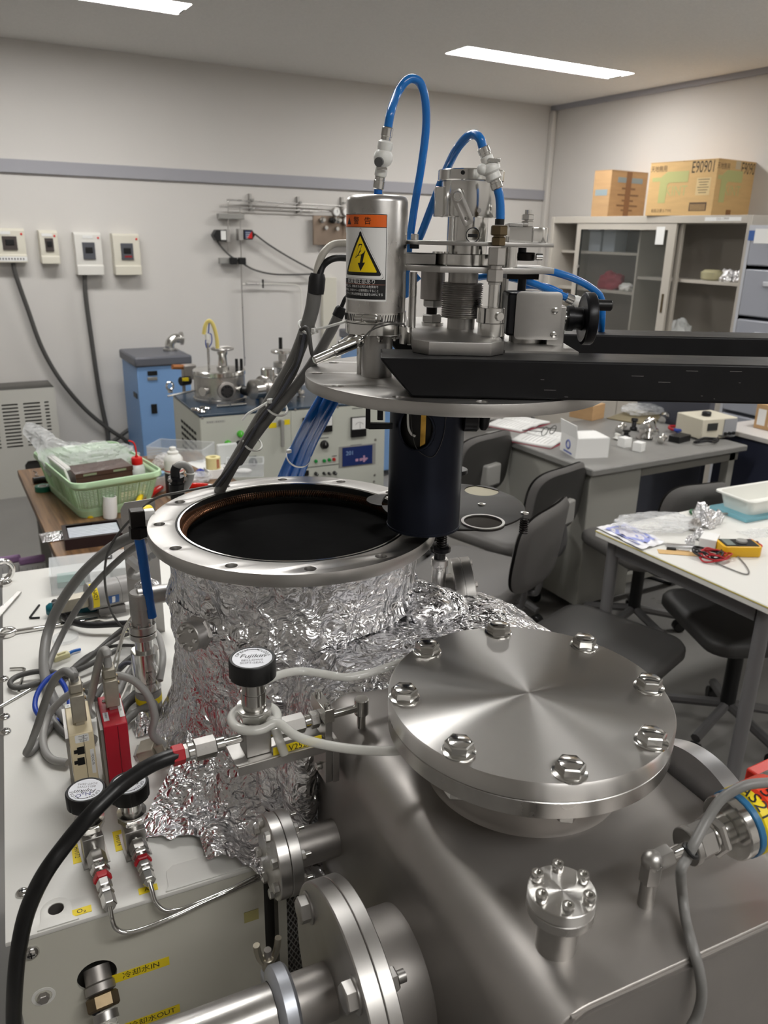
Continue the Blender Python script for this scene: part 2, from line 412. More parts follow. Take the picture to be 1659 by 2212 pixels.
for i, (x, y0, y1, lb) in enumerate(((543, 425, 452, 'nearer the flow meters'), (647, 431, 457, 'in the middle of the pipe run'), (742, 432, 455, 'beside the gauge panel'))):
    t = thing('pipe_clamp', 'steel pipe clamp holding the horizontal gas pipes ' + lb, 'pipe clamp', PY(x, y1, YT), 'pipe clamps on the wall')
    a, b = PY(x, y0, YT), PY(x, y1, YT)
    part('strut', MB().bb((a.x-.008, YW-.03, b.z-.01), (a.x+.008, YW, a.z+.02)), STEELM, t)
    for z in (a.z-.02, b.z): part('clip', MB().box((a.x, YT-.012, z), (.022, .02, .014)), GREYM, t, bevel=.002)
for x0, x1, y0, y1, dark, lb in ((472, 528, 461, 474, 0, 'grey mounting rail above the two flow meters'), (475, 530, 557, 570, 1, 'mounting rail with black clamps under the two flow meters')):
    t = thing('mounting_rail', lb, 'bracket', PY(x0, y1, YW-.06))
    a, b = PY(x0, y0, YW-.06), PY(x1, y1, YW-.06)
    part('rail', MB().bb((a.x, YW-.06, a.z), (b.x, YW-.02, b.z)), GREYM, t, bevel=.002)
    part('arm', MB().bb((a.x+.04, YW-.02, b.z+.005), (b.x-.04, YW, a.z-.005)), GREYM, t)
    if dark:
        for f in (.5, .85): part('clamp', MB().box((a.x+(b.x-a.x)*f, YW-.07, (a.z+b.z)/2), (.05, .03, .045)), BLACKP, t, bevel=.004)
def flowmeter(bx0, bx1, y0, y1, sx0, sx1, label, col, flip):
    y = YW-.09; a, b = PY(bx0, y0, y), PY(bx1, y1, y)
    t = thing('flow_meter', label, 'flow meter', (a.x, y, b.z))
    s0, s1 = PY(sx0, y0, y).x, PY(sx1, y0, y).x
    part('steel_block', MB().bb((s0, y+.01, b.z-.006), (s1, y+.06, a.z+.004)), STEELM, t, bevel=.002)
    h = b.z-a.z; c = .022*(1 if flip else -1)
    poly = [(a.x, a.z), (b.x, a.z), (b.x, b.z), (a.x, b.z)]
    e = a.x if flip else b.x
    o = b.x if flip else a.x
    poly = [(o, a.z), (e+c*0+(c if flip else c), a.z), (e, a.z-.03), (e, b.z+.03), (e+c, b.z), (o, b.z)]
    L = Matrix(((1, 0, 0, 0), (0, 0, 1, y), (0, 1, 0, 0), (0, 0, 0, 1)))
    part('housing', MB().prism(poly, .06, L), BLACKP, t, bevel=.003)
    q0, q1 = min(o, e+c), max(o, e+c)
    if flip: f = part('label_plate', MB().bb((q0+.028, y-.001, b.z+.008), (q1-.004, y, a.z-.006)), PAPER, t)
    else:
        f = part('label_plate', MB().bb((q0+.004, y-.001, b.z+.008), (q1-.002, y, a.z-.006)), mat('navy_print', (34, 44, 82), .4), t)
        part('red_corner', MB().prism([(q1-.002, b.z+.008), (q1-.002, b.z+.055), (q1-.045, b.z+.008)], -.0015, L), REDP, f)
        q = MB()
        for i in range(4): q.bb((q0+.01, y-.0016, a.z-.02-i*.012), (q0+.045-.006*i, y-.001, a.z-.016-i*.012))
        part('lettering', q, mat('pale_print', (190, 200, 214), .5), f)
flowmeter(461, 490, 496, 521, 490, 498, 'black flow meter with a plain white label', 0, True)
flowmeter(527, 552, 496, 518, 516, 527, 'black flow meter with a navy label and a red corner', 0, False)
cable('signal_cable', 'dark cable sagging from the navy-labelled flow meter towards the gauge panel', [PY(x, y, YW-.06) for x, y in ((550, 505), (580, 528), (620, 553), (660, 575), (700, 595))], .006, CABLED)
cable('signal_cable', 'dark cable running from the white-labelled flow meter below the mounting rail', [PY(x, y, YW-.06) for x, y in ((469, 521), (485, 541), (502, 556), (520, 566), (550, 583), (600, 593), (680, 592))], .006, CABLED)
# small valve on the white line
v = thing('needle_valve', 'small black-handled needle valve on the thin white gas line', 'valve', PY(560, 618, YT))
p = PY(568, 613, YT)
part('body', MB().rcyl(PY(530, 613, YT), PY(560, 613, YT), .008), STEEL, v)
part('handle', MB().box((p.x, p.y, p.z), (.008, .02, .06)), BLACKP, v, bevel=.003)
# gauge panel
t = thing('gauge_panel', 'steel regulator panel with two round gauges on the wall behind the warning-label canister', 'gauge panel', PY(677, 531, YW-.06))
a, b = PY(677, 465, YW-.06), PY(790, 531, YW-.06)
part('back_plate', MB().bb((a.x, YW-.06, a.z), (b.x, YW-.04, b.z)), mat('worn_brown_steel', (150, 134, 120), .4, .8, var=(6, .2)), t, bevel=.003)
part('standoff', MB().bb((a.x+.04, YW-.04, b.z+.05), (b.x-.04, YW, a.z-.05)), GREYM, t)
for x, y in ((727, 458), (748, 458), (750, 478)):
    c = PY(x, y, YW-.10)
    g = part('pressure_gauge', MB().lathe(c+Vector((0, .03, 0)), (0, -1, 0), [(.026, 0), (.030, .004), (.030, .032), (.025, .034)], 28), STEELD, t)
    part('dial', MB().lathe(c+Vector((0, -.0045, 0)), (0, -1, 0), [(.0245, 0), (.0245, .0012)], 28), PAPER, g)
    part('needle', MB().box((c.x+.004, c.y-.0065, c.z+.006), (.003, .001, .022)), INK, g)
    part('stem', MB().cyl(c+Vector((0, .012, -.03)), c+Vector((0, .012, -.075)), .007), STEEL, g)
for x, y in ((700, 475), (722, 476), (735, 476)):
    c = PY(x, y, YW-.11)
    part('regulator', MB().lathe(c+Vector((0, .05, 0)), (0, -1, 0), [(.016, 0), (.02, .01), (.02, .03), (.012, .036), (.012, .055)], 20), BLACKP if x == 722 else STEELB, t)
for x, y in ((706, 492), (730, 494)):
    c = PY(x, y, YW-.09); part('nut', MB().hexn(c+Vector((0, .03, 0)), c, .016), STEELB, t)
# plain white conduit box under the panel
solo('cable_duct', 'pale plastic cable duct leaning against the wall below the gauge panel', 'cable duct', MB().bb(PY(698, 600, YW-.04), PY(722, 800, YW)), mat('pale_duct', (206, 203, 190), .5), bevel=.003)
cable('wall_cable', 'black cable hanging down the wall behind the grey cable bundle', [PY(x, y, YW-.03) for x, y in ((688, 590), (706, 640), (712, 700), (716, 760), (720, 830))], .005, CABLED)
# --- floor-standing louvred unit
ACW = mat('air_unit_grey', (196, 195, 188), .5)
t = thing('air_unit', 'floor-standing grey air unit with columns of louvre slots by the wall', 'air conditioner', (.2, 5.2, 0))
bdy = MB(); L = Matrix(((1, 0, 0, 0), (0, 0, 1, 5.195), (0, 1, 0, 0), (0, 0, 0, 1)))
lp = [rrect(-.45, .07, .642, .672, .012)]
cut = rrect(.46, .02, .60, .25, .02)
slots = []
for cx0, cx1 in ((.19, .305), (.335, .425), (.455, .55), (.575, .60)):
    for i in range(13):
        z = .32+i*.0215
        slots.append([(cx0, z), (cx1, z), (cx1, z+.010), (cx0, z+.010)])
bdy.plate([[(-.45, 0), (.642, 0), (.642, .672), (-.45, .672)], [(.42, .004), (.585, .004), (.585, .20), (.565, .225), (.44, .225), (.42, .20)]]+slots, .004, L)
part('front_panel', bdy, ACW, t, smooth=False)
part('case', MB().bb((-.45, 5.23, .0), (.642, YW-.03, .672)).bb((-.45, 5.2, .66), (.642, 5.23, .672)).bb((.63, 5.2, 0), (.642, 5.23, .672)), mat('air_unit_inside', (96, 94, 90), .6), t)
part('skirting', MB().bb((.42, 5.204, .004), (.585, 5.21, .10)), mat('dark_grey_paint', (70, 69, 70), .5), t)

# ================================================================== MACHINE: CABINET, CHAMBER, DUCT
ZT = .89                                                # top of the ivory cabinet
DARK = mat('dark_void', (14, 13, 12), .8)
def tape_label(parent, txt, c, xa, ya, w, h, size=None, matl=YTAPE, name='label_tape', ink=INK, sx=1.0, th=.0005):
    xa = Vector(xa).normalized(); ya = Vector(ya); ya = (ya-xa*ya.dot(xa)).normalized(); n = xa.cross(ya)
    L = Matrix(((xa.x, ya.x, n.x, c[0]), (xa.y, ya.y, n.y, c[1]), (xa.z, ya.z, n.z, c[2]), (0, 0, 0, 1)))
    o = part(name, MB().box((0, 0, th/2), (w, h, th), L), matl, parent)
    if txt: part('lettering', MB().text(txt, size or h*.75, L @ Matrix.Translation((0, 0, th+.0001)), sx=sx), ink, o, smooth=False)
    return o
CB = thing('equipment_cabinet', 'ivory steel equipment cabinet carrying the foil-wrapped vacuum chamber', 'cabinet', MM @ Vector((.1, 1.2, 0)))
X0, Y0, Y1 = -.085, .735, 1.762; X1 = my(572, 1990, Y0).x
fp = MB(MM)
Lf = Matrix(((1, 0, 0, 0), (0, 0, 1, Y0), (0, 1, 0, 0), (0, 0, 0, 1)))
hin = my(210, 2108, Y0); hout = my(205, 2330, Y0)
fp.plate([[(X0+.004, .05), (X1, .05), (X1, ZT-.004), (X0+.004, ZT-.004)], circ(hin.x, hin.z, .0215, 32), circ(hout.x, hout.z, .0215, 32)], .004, Lf)
part('front_panel', fp, CREAMF, CB, smooth=False)
tp = MB(MM)
h0 = mz(121, 1965, ZT)
tp.plate([[(X0, Y0-.002), (.62, Y0-.002), (.62, Y1), (X0, Y1)], circ(h0.x, h0.y, .0085, 24)], .006, Matrix.Translation((0, 0, ZT-.006)), .0012)
part('top_panel', tp, CREAM, CB)
part('body', MB(MM).bb((X0+.004, Y0+.05, .05), (X1, Y1-.004, ZT-.0065)).bb((X0+.004, Y0+.006, .05), (X0+.008, Y0+.05, ZT-.0065)), CREAM, CB)
part('inner_panel', MB(MM).bb((X1+.001, Y0+.11, .05), (.60, Y1-.004, ZT-.0065)), mat('dim_grey_panel', (84, 82, 78), .6), CB)
part('plinth', MB(MM).bb((X0+.02, Y0+.06, 0), (.58, Y1-.02, .05)), BLACKP, CB)
# raised eyebolt tab and stamped ledges along the front edge of the top
q = MB(MM).plate([[(h0.x-.02, Y0), (h0.x-.016, Y0+.012), (h0.x-.016, h0.y), *[(h0.x+.016*math.cos(a), h0.y+.016*math.sin(a)) for a in [PI-i*PI/10 for i in range(11)]], (h0.x+.016, Y0+.008), (h0.x+.022, Y0)], circ(h0.x, h0.y, .0085, 24)], .0015, Matrix.Translation((0, 0, ZT)), .0004)
part('stamped_tab', q, CREAM, CB)
part('hole_sleeve', MB(MM).ring((h0.x, h0.y, ZT-.014), (0, 0, 1), .0082, .0098, .0146, 24), STEELD, CB)
e0, e1 = mz(352, 1905, ZT), mz(545, 1850, ZT)
q = MB(MM).plate([[(e0.x, Y0), (e0.x+.004, Y0+.006), (e0.x+.006, Y0+.03), (e0.x+.014, Y0+.037), (.26, Y0+.037), (.26, Y0)]], .0015, Matrix.Translation((0, 0, ZT)), .0004)
part('stamped_ledge', q, CREAM, CB)
def screw(p, n, r=.006, M=MM, cross=True, parent=CB, m=STEELB):
    o = part('screw', MB(M).lathe(p, n, [(r, 0), (r, r*.18), (r*.75, r*.5), (r*.3, r*.62), (0, r*.64)], 20), m, parent)
    if cross:
        F = frame(p, n)
        part('cross_slot', MB(M).box((0, 0, r*.6), (r*.9, r*.18, r*.12), F).box((0, 0, r*.6), (r*.18, r*.9, r*.12), F), INK, o)
for x, y in ((8, 1468), (10, 1550), (12, 1582), (49, 1930)):
    p = mz(x, y, ZT); screw((p.x, p.y, ZT), (0, 0, 1), .0075 if y > 1900 else .0085)
for x, y, c in ((67, 2057, True), (94, 2152, False)):
    p = my(x, y, Y0)
    part('washer_recess', MB(MM).ring((p.x, Y0, p.z), (0, -1, 0), .009, .0125, .0008, 28, .0003), CREAM, CB) if not c else None
    if c: screw((p.x, Y0, p.z), (0, -1, 0), .0085)
    else: part('hex_bolt', MB(MM).hexn((p.x, Y0+.001, p.z), (p.x, Y0-.006, p.z), .0062), STEELD, CB)
for txt, cx, cy, w, h, sz in (('冷却水IN', 305, 2095, .064, .0125, .0105), ('冷却水OUT', 330, 2198, .064, .0125, .0105)):
    p = MM @ my(cx, cy, Y0-.0002); tape_label(CB, txt, p, MX, (0, 0, 1), w, h, sz, sx=1.0)
for txt, cx, cy, w, h, sz, dx in (('O₂', 176, 1968, .021, .0095, .008, MX), ('Ar', 320, 1921, .021, .0095, .008, MX), ('HV172', 166, 1842, .036, .0105, .0085, -MY), ('HV174', 256, 1816, .036, .0105, .0085, -MY)):
    p = MM @ mz(cx, cy, ZT+.0001); p.z = ZT+.0001
    tape_label(CB, txt, p, dx, MY if dx is MX else MX, w, h, sz, sx=.8 if 'HV' in txt else 1)
p = MM @ my(543, 1978, Y0-.0002); tape_label(CB, '', p, MX, (0, 0, 1), .018, .016, matl=mat('faded_yellow_tape', (176, 168, 110), .5))
# perforated side frame beyond the front panel
YS = Y0+.055; XM0, XM1 = my(602, 1990, YS).x, my(620, 1990, YS).x
part('side_frame', MB(MM).bb((XM0, YS, .05), (XM1, YS+.02, ZT-.01)).bb((.55, YS, .05), (.6, YS+.02, ZT-.01)).bb((XM1, YS, .05), (.55, YS+.02, .42)), CREAMF, CB)
mesh = MB(MM); s = .0125
for i in range(24):
    for j in range(40):
        x = XM1+i*s*.55; z = .42+j*s
        if z > ZT-.02 or x > .54: continue
        a = .0011
        for sg in (-1, 1):
            mesh.box((x, YS+.006, z), (.0012, .0012, s*1.15), Matrix.Translation((x, YS+.006, z)) @ Matrix.Rotation(sg*.5, 4, 'Y') @ Matrix.Translation((-x, -YS-.006, -z)))
part('expanded_metal_mesh', mesh, GREYM, CB, smooth=False, kind='stuff')
# water hose fittings in the front holes
for hp, lb in ((hin, 'braided clear cooling-water hose plugged in beside the tape reading IN'),):
    t = thing('water_hose', lb, 'hose', MM @ Vector((hp.x, Y0-.05, hp.z-.1)))
    A = Vector((hp.x, Y0+.03, hp.z)); D = Vector((.004, -.045, -.035)).normalized()
    c0 = Vector((hp.x, Y0+.012, hp.z))
    part('threaded_sleeve', MB(MM).lathe(c0, D, [(.0145, 0), (.0145, .016), (.0165, .018), (.0165, .026), (.012, .028)], 28), STEELD, t)
    part('hex_nut', MB(MM).hexn(c0+D*.028, c0+D*.044, .0175), BRASS, t)
    part('hose_clamp', MB(MM).ring(c0+D*.047, D, .0112, .0135, .009, 28), STEELM, t)
    q0 = c0+D*.046
    pts = [q0, q0+D*.02, q0+Vector((.006, -.03, -.045)), q0+Vector((.012, -.035, -.09)), q0+Vector((.012, -.036, -.2)), q0+Vector((.0, -.03, -.6))]
    part('hose', MB(MM).tube(pts, .0108, 14, 10), mat('clear_pvc_hose', (206, 205, 198), .25, alpha=.8), t)
    sp = smooth_path(pts, 14); br = MB(MM)
    for sg in (-1, 1):
        for ph in range(4):
            path = []
            for i, pp in enumerate(sp[:60]):
                tt = (sp[min(i+1, len(sp)-1)]-sp[max(i-1, 0)]).normalized(); xx = tt.cross(Vector((1, 0, 0))).normalized(); yy = tt.cross(xx)
                a = sg*i*.35 + ph*PI/2; path.append(pp+xx*.0112*math.cos(a)+yy*.0112*math.sin(a))
            br.tube(path, .0006, 4, smooth=False)
    part('braid', br, CABLEW, t, kind='stuff')
solo('thin_hose', 'thin black hose passing under the cooling-water fitting', 'hose', MB(MM).tube([my(195, 2185, Y0-.02), my(225, 2196, Y0-.03), my(245, 2212, Y0-.035), my(262, 2260, Y0-.04), my(275, 2500, Y0-.04)], .003, 8), BLACKR)

# ------------------------------------------------------------------ crumpled foil
def foil_mat():
    m = bpy.data.materials.new('aluminium_foil'); m.use_nodes = True; nt = m.node_tree; N = nt.nodes; K = nt.links
    b = N['Principled BSDF']; b.inputs['Metallic'].default_value = 1; b.inputs['Roughness'].default_value = .25
    b.inputs['Base Color'].default_value = lin((238, 238, 240))
    co = N.new('ShaderNodeTexCoord')
    n0 = N.new('ShaderNodeTexNoise'); n0.inputs['Scale'].default_value = 30; n0.inputs['Detail'].default_value = 2; K.new(co.outputs['Object'], n0.inputs['Vector'])
    ad = N.new('ShaderNodeVectorMath'); ad.operation = 'SCALE'; ad.inputs['Scale'].default_value = .035; K.new(n0.outputs['Color'], ad.inputs[0])
    a2 = N.new('ShaderNodeVectorMath'); K.new(co.outputs['Object'], a2.inputs[0]); K.new(ad.outputs[0], a2.inputs[1])
    prev = None
    for sc, st in ((27, .0048), (72, .0021), (165, .0009)):
        v = N.new('ShaderNodeTexVoronoi'); v.feature = 'F1'; v.inputs['Scale'].default_value = sc; K.new(a2.outputs[0], v.inputs['Vector'])
        bp = N.new('ShaderNodeBump'); bp.inputs['Strength'].default_value = .9; bp.inputs['Distance'].default_value = st*2.2
        K.new(v.outputs['Distance'], bp.inputs['Height'])
        if prev: K.new(prev.outputs[0], bp.inputs['Normal'])
        prev = bp
    K.new(prev.outputs[0], b.inputs['Normal'])
    MATS['aluminium_foil'] = m; return m
FOIL = foil_mat()
def crumple(p, big=1.0):
    d, _ = noise.voronoi(p*19); e, _ = noise.voronoi(p*44+Vector((3, 1, 7)))
    return big*((d[1]-d[0])*.0072 + noise.noise(p*9)*.007) + (e[1]-e[0])*.0028 + noise.noise(p*120)*.0008
CC = MMi @ Vector((.4153, .9705, 0)); CX, CY = CC.x, CC.y; ZC = 1.221
VC = thing('vacuum_chamber', 'foil-wrapped cylindrical vacuum chamber standing open with a bare steel flange ring', 'vacuum chamber', MM @ Vector((CX, CY, ZT)))
# flange ring with twelve through-holes
A0 = R(12.4+5)
fl = MB(MM).plate([circ(CX, CY, .2, 128), circ(CX, CY, .163, 112)] + [circ(CX+.184*math.cos(A0+i*PI/6), CY+.184*math.sin(A0+i*PI/6), .0075, 20) for i in range(12)], .017, Matrix.Translation((0, 0, ZC-.017)), .0006)
fo = part('flange_ring', fl, TURNM, VC)
part('o_ring_land', MB(MM).lathe((CX, CY, ZC), (0, 0, 1), [(.1632, -.017), (.1632, -.0025), (.1600, -.0025), (.1600, 0.0), (.1575, 0), (.1575, -.03), (.1632, -.03)], 128, None, True), STEELB, VC)
part('o_ring', MB(MM).torus((CX, CY, ZC-.0022), (0, 0, 1), .1617, .0016, 96, 8), BLACKR, VC)
part('inner_wall', MB(MM).lathe((CX, CY, 0), (0, 0, 1), [(.158, ZC-.028), (.1585, ZC-.045), (.1585, ZT+.003), (.0, ZT+.003)], 96), mat('deep_chamber_shade', (2, 2, 2), .7, 0, spec=.03, bump=(30, .35, .004)), VC, ang=60)  # near-black colour paints in the shade of a deep chamber
# copper spring gasket inside the mouth
sp = MB(MM)
N_T = 260
for i in range(N_T):
    a = 2*PI*i/N_T
    c = Vector((CX+.1535*math.cos(a), CY+.1535*math.sin(a), ZC-.016)); ra = Vector((math.cos(a), math.sin(a), 0))
    sp.torus(c, (-math.sin(a), math.cos(a), .25), .0042, .0009, 8, 4)
part('spring_gasket', sp, mat('browned_copper', (120, 84, 62), .3, .9, var=(20, .35)), VC, kind='stuff')
# debris inside
for k in range(5):
    a = R(200+k*17); rr = .1
    pass
# foil around the body
def foil_cyl(name, prof, n, m, a0=0, a1=2*PI, big=1.0, seed=0):
    mb = MB(MM)
    def fn(u, v):
        a = a0+(a1-a0)*u; z0 = prof[0][0]; k = v*(len(prof)-1); i = min(int(k), len(prof)-2); t = k-i
        z = prof[i][0]*(1-t)+prof[i+1][0]*t; r = prof[i][1]*(1-t)+prof[i+1][1]*t
        p = Vector((r*math.cos(a), r*math.sin(a), z+seed)); d = crumple(p, big)
        # long vertical pleats
        d += .004*big*abs(noise.noise(Vector((a*6, z*4, 5+seed))))
        return (CX+(r+d)*math.cos(a), CY+(r+d)*math.sin(a), z+.003*noise.noise(p*30))
    mb.grid(fn, n, m, abs(a1-a0-2*PI) < 1e-6)
    return part(name, mb, FOIL, VC, ang=180)
foil_cyl('foil_collar', [(ZC-.0185, .1765), (ZC-.03, .1745), (ZC-.06, .172), (ZC-.085, .172), (ZC-.096, .178), (ZC-.104, .181)], 300, 30, big=.6)
foil_cyl('foil_body', [(ZC-.088, .170), (ZC-.11, .176), (ZC-.15, .174), (ZC-.2, .173), (ZC-.25, .178), (ZC-.29, .188), (ZC-.322, .205)], 380, 90, big=1.25, seed=2)
def foil_sheet(name, fn, nu, nv, big=1.0, amp=(0, 0, 1), thick=True):
    mb = MB(MM); ax = Vector(amp)
    def g(u, v):
        p = Vector(fn(u, v)); return p + ax*(crumple(p*1.0, big)) + Vector((noise.noise(p*40), noise.noise(p*40+Vector((9, 0, 0))), 0))*.0018
    mb.grid(g, nu, nv); return part(name, mb, FOIL, VC, ang=180)
def edge_n(t, s): return noise.noise(Vector((t*7, s, .3)))*.012 + noise.noise(Vector((t*23, s, 1.3)))*.005
# skirt of foil spread over the cabinet top and hanging over its front edge
c_px = [(300, 1735), (325, 1830), (470, 1880), (520, 1905), (560, 1915)]
def skirt(u, v):
    a = R(196+(283-196)*u)                              # around the chamber foot
    inner = Vector((CX+.185*math.cos(a), CY+.185*math.sin(a), ZT+.05-.02*v))
    xo = .055+(.275-.055)*u; yo = .835-.10*u**.8+edge_n(u, 3)
    outer = Vector((xo, yo, ZT+.004))
    p = inner.lerp(outer, v); p.z = ZT+.006+.05*(1-v)**2+.004*math.sin(u*9+v*5)
    if p.y < Y0+.01: p.z -= min(.02, (Y0+.01-p.y)*.6)*0
    return p
foil_sheet('foil_skirt', skirt, 180, 70, .55)
def apron(u, v):
    x = .132+.128*u; yl = .752-.088*u; y = .80+(yl-.80)*v+edge_n(u, 8)*v; drop = max(0, (Y0-.004-y))
    z = ZT+.014+.008*math.sin(u*11)-drop*.45
    return (x, y, z)
foil_sheet('foil_apron', apron, 120, 70, .6)
# foil-covered duct between chamber and steel box (rounded hump with a flat top)
def hump(u, v):
    y = .722+.175*v; x0, x1 = .262, .612; t = u
    pts = [(x0-.004, .90), (x0-.006, 1.02), (x0+.01, 1.085), (x0+.05, 1.108), (x1-.04, 1.108), (x1+.004, 1.09), (x1+.008, 1.02), (x1+.008, .9)]
    k = t*(len(pts)-1); i = min(int(k), len(pts)-2); f = k-i
    x = pts[i][0]*(1-f)+pts[i+1][0]*f; z = pts[i][1]*(1-f)+pts[i+1][1]*f
    p = Vector((x, y, z)); d = crumple(p, 1.1)*1.1
    c = Vector((.42, y, .98)); n = (p-c).normalized(); return p+n*(d-.014*(1-min(1, v*7)))
mb = MB(MM).grid(hump, 230, 110); part('foil_duct_wrap', mb, FOIL, VC, ang=180)
def blob(name, c, rx, ry, rz, seed, nu=90, nv=50, big=1.0):
    def fn(u, v):
        a = 2*PI*u; b = PI*(v*.98+.01); d = Vector((math.sin(b)*math.cos(a), math.sin(b)*math.sin(a), -math.cos(b)))
        p = Vector((d.x*rx, d.y*ry, d.z*rz)); k = crumple(p+Vector((seed, seed*2, 0)), big); return Vector(c)+p+d*k*1.3
    part(name, MB(MM).grid(fn, nu, nv, True), FOIL, VC, ang=180)
# foil-wrapped lumps: side port, heater wires, corner of the neck
pt = mz(935, 1300, 1.13); blob('foil_lump', (pt.x-.005, pt.y, 1.115), .032, .022, .016, 1)
pt = mz(1010, 1330, 1.10); blob('foil_lump', (.485, .875, 1.10), .055, .045, .032, 4, big=1.2)
pt = mz(320, 1270, 1.15)
pl = mx(318, 1275, .155); blob('foil_lump', (pl.x, pl.y, pl.z), .022, .016, .02, 6, 60, 36, .8)
blob('foil_lump', (.25, .80, .955), .04, .03, .06, 9, 80, 46, 1.2)
blob('foil_lump', (.245, .745, .985), .018, .035, .075, 11, 70, 46, 1.3)
# small side viewport flange low on the foil
vp = thing  # (alias kept out of the scene)
fc = onp(410, 1375, MM @ Vector((CX-.11, CY-.155, 1.1)), MM.to_3x3() @ Vector((-.58, -.81, 0))); fd = (MM.to_3x3() @ Vector((-.80, -.58, .10))).normalized()
so = part('side_port', MB().lathe(fc-fd*.03, fd, [(.0125, 0), (.0125, .017), (.019, .0175), (.019, .033), (.0182, .034)], 32), STEELM, VC)
part('hex_collar', MB().hexn(fc-fd*.02, fc-fd*.012, .023), STEELD, so)
Ff = frame(fc+fd*.004, fd)
for i in range(6):
    q = Ff @ Vector((.0135*math.cos(i*PI/3), .0135*math.sin(i*PI/3), 0)); part('bolt', MB().rcyl(q, q+fd*.004, .0028, n=12), STEELB, so)
# round flange on the far side port
g0 = onp(1020, 1285, MM @ Vector((.53, .93, 1.1)), (MY)); gd = (MM.to_3x3() @ Vector((.86, -.35, .12))).normalized()
so = part('port_flange', MB().lathe(g0-gd*.028, gd, [(.036, -.03), (.036, 0), (.0585, 0), (.059, .001), (.059, .0125), (.058, .013), (.058, .0145), (.059, .015), (.059, .028), (.0575, .029)], 48), TURNM, VC)
for i in range(6):
    Fg = frame(g0, gd); q = Fg @ Vector((.05*math.cos(i*PI/3+.3), .05*math.sin(i*PI/3+.3), 0)); part('bolt', MB().hexn(q, q+gd*.005, .0045), STEELD, so)
# black feedthrough standing on the far side of the ring
b0 = PZ(947, 1262, 1.115); zf = Vector((0, 0, 1))
t = thing('feedthrough', 'upright steel feedthrough with a black knurled nut beside the chamber ring', 'feedthrough', b0)
def up(px, py): return onp(px, py, b0, Vector((b0.x, b0.y, 0)))
hs = [(up(947, y).z) for y in (1262, 1222, 1205, 1190, 1178)]
part('stem', MB().cyl((b0.x, b0.y, hs[0]-.03), (b0.x, b0.y, hs[1]), .0105), STEEL, t)
part('collar', MB().rcyl((b0.x, b0.y, hs[1]), (b0.x, b0.y, hs[2]), .0125), STEEL, t)
part('sleeve', MB().cyl((b0.x, b0.y, hs[2]), (b0.x, b0.y, hs[3]), .0085), BLACKP, t)
part('knurled_nut', MB().lathe((b0.x, b0.y, hs[3]), zf, [(.009, 0), (.0155, .001), (.0155, .006), (.012, .0075), (.012, .011), (.007, .012)], 24), BLACKM, t)

# ------------------------------------------------------------------ stainless exhaust duct box with bolted blank lid
DB = thing('exhaust_duct', 'bead-blasted stainless steel duct box with rounded shoulders in front of the chamber', 'vacuum duct', MM @ Vector((.4065, .5, .45)))
ZB = 1.10; XA, XB, YA, YB2 = .263, .553, .302, .732
prof = [(XA, .45)] ; rr = .045
prof += [(XA+rr-rr*math.cos(a), ZB-rr+rr*math.sin(a)) for a in [i*PI/2/10 for i in range(11)]]
prof += [(XB-.02+.02*math.sin(a), ZB-.02+.02*math.cos(a)) for a in [i*PI/2/6 for i in range(7)]] + [(XB, .45)]
Lb = Matrix(((1, 0, 0, 0), (0, 0, 1, YA), (0, 1, 0, 0), (0, 0, 0, 1)))
part('body', MB(MM).prism(prof, YB2-YA, Lb), STEELD, DB, ang=30, bevel=.0012)
# welded front plate slightly below the shoulder line
prof2 = [(XA+.008, .452)] + [(XA+.008+(rr-.006)-(rr-.006)*math.cos(a), ZB-.005-(rr-.006)+(rr-.006)*math.sin(a)) for a in [i*PI/2/8 for i in range(9)]] + [(XB-.008, ZB-.006), (XB-.008, .452)]
Lw = Matrix(((1, 0, 0, 0), (0, 0, -1, YA+.001), (0, 1, 0, 0), (0, 0, 0, 1)))
part('end_plate', MB(MM).prism(prof2, .004, Lw), STEELD, DB, ang=30)
part('weld_bead', MB(MM).tube([(XA+.012, YA+.001, ZB-.04), (XA+.03, YA, ZB-.009), (XA+.05, YA, ZB-.003), (XB-.03, YA, ZB-.003), (XB-.01, YA, ZB-.006)], .0013, 6), STEELD, DB)
LCm = MMi @ Vector((.4536, .4987, 0)); LX, LY, LZ = LCm.x, LCm.y, 1.188
part('neck', MB(MM).lathe((LX, LY, ZB), (0, 0, 1), [(.0965, -.002), (.0945, .002), (.0935, .006), (.0935, .055)], 96), STEELD, DB)
lf = part('neck_flange', MB(MM).ring((LX, LY, LZ-.0345), (0, 0, 1), .085, .1345, .016, 112, .0006), STEEL, DB)
TAPB = Matrix.Translation((LX, LY, LZ-.0182))
lid = part('blank_lid', MB(MM).lathe((LX, LY, LZ-.0182), (0, 0, 1), [(.1325, 0), (.135, .0012), (.135, .0160), (.1335, .0182)], 144), TURN, DB)
BA = R(21.5+5)
def hexbolt(parent, p, n, s=1.0, M=None, washer=True, name='bolt', m=STEELB):
    p = Vector(p); n = Vector(n).normalized(); mb = MB(M)
    if washer: mb.lathe(p, n, [(.0138*s, 0), (.0138*s, .0012*s), (.0132*s, .0016*s)], 28)
    mb.lathe(p, n, [(.0116*s, .0016*s), (.0116*s, .0088*s), (.0104*s, .0098*s)], 6)
    mb.lathe(p, n, [(.0092*s, .0096*s), (.0084*s, .0102*s)], 20)
    return part(name, mb, m, parent)
for i in range(8):
    a = BA+i*PI/4; q = (LX+.1205*math.cos(a), LY+.1205*math.sin(a), LZ)
    hexbolt(lid, q, (0, 0, 1), 1.08, MM)
    q2 = (LX+.1205*math.cos(a), LY+.1205*math.sin(a), LZ-.0345)
    part('nut', MB(MM).hexn(q2, (q2[0], q2[1], q2[2]-.009), .0105), STEELB, lf)
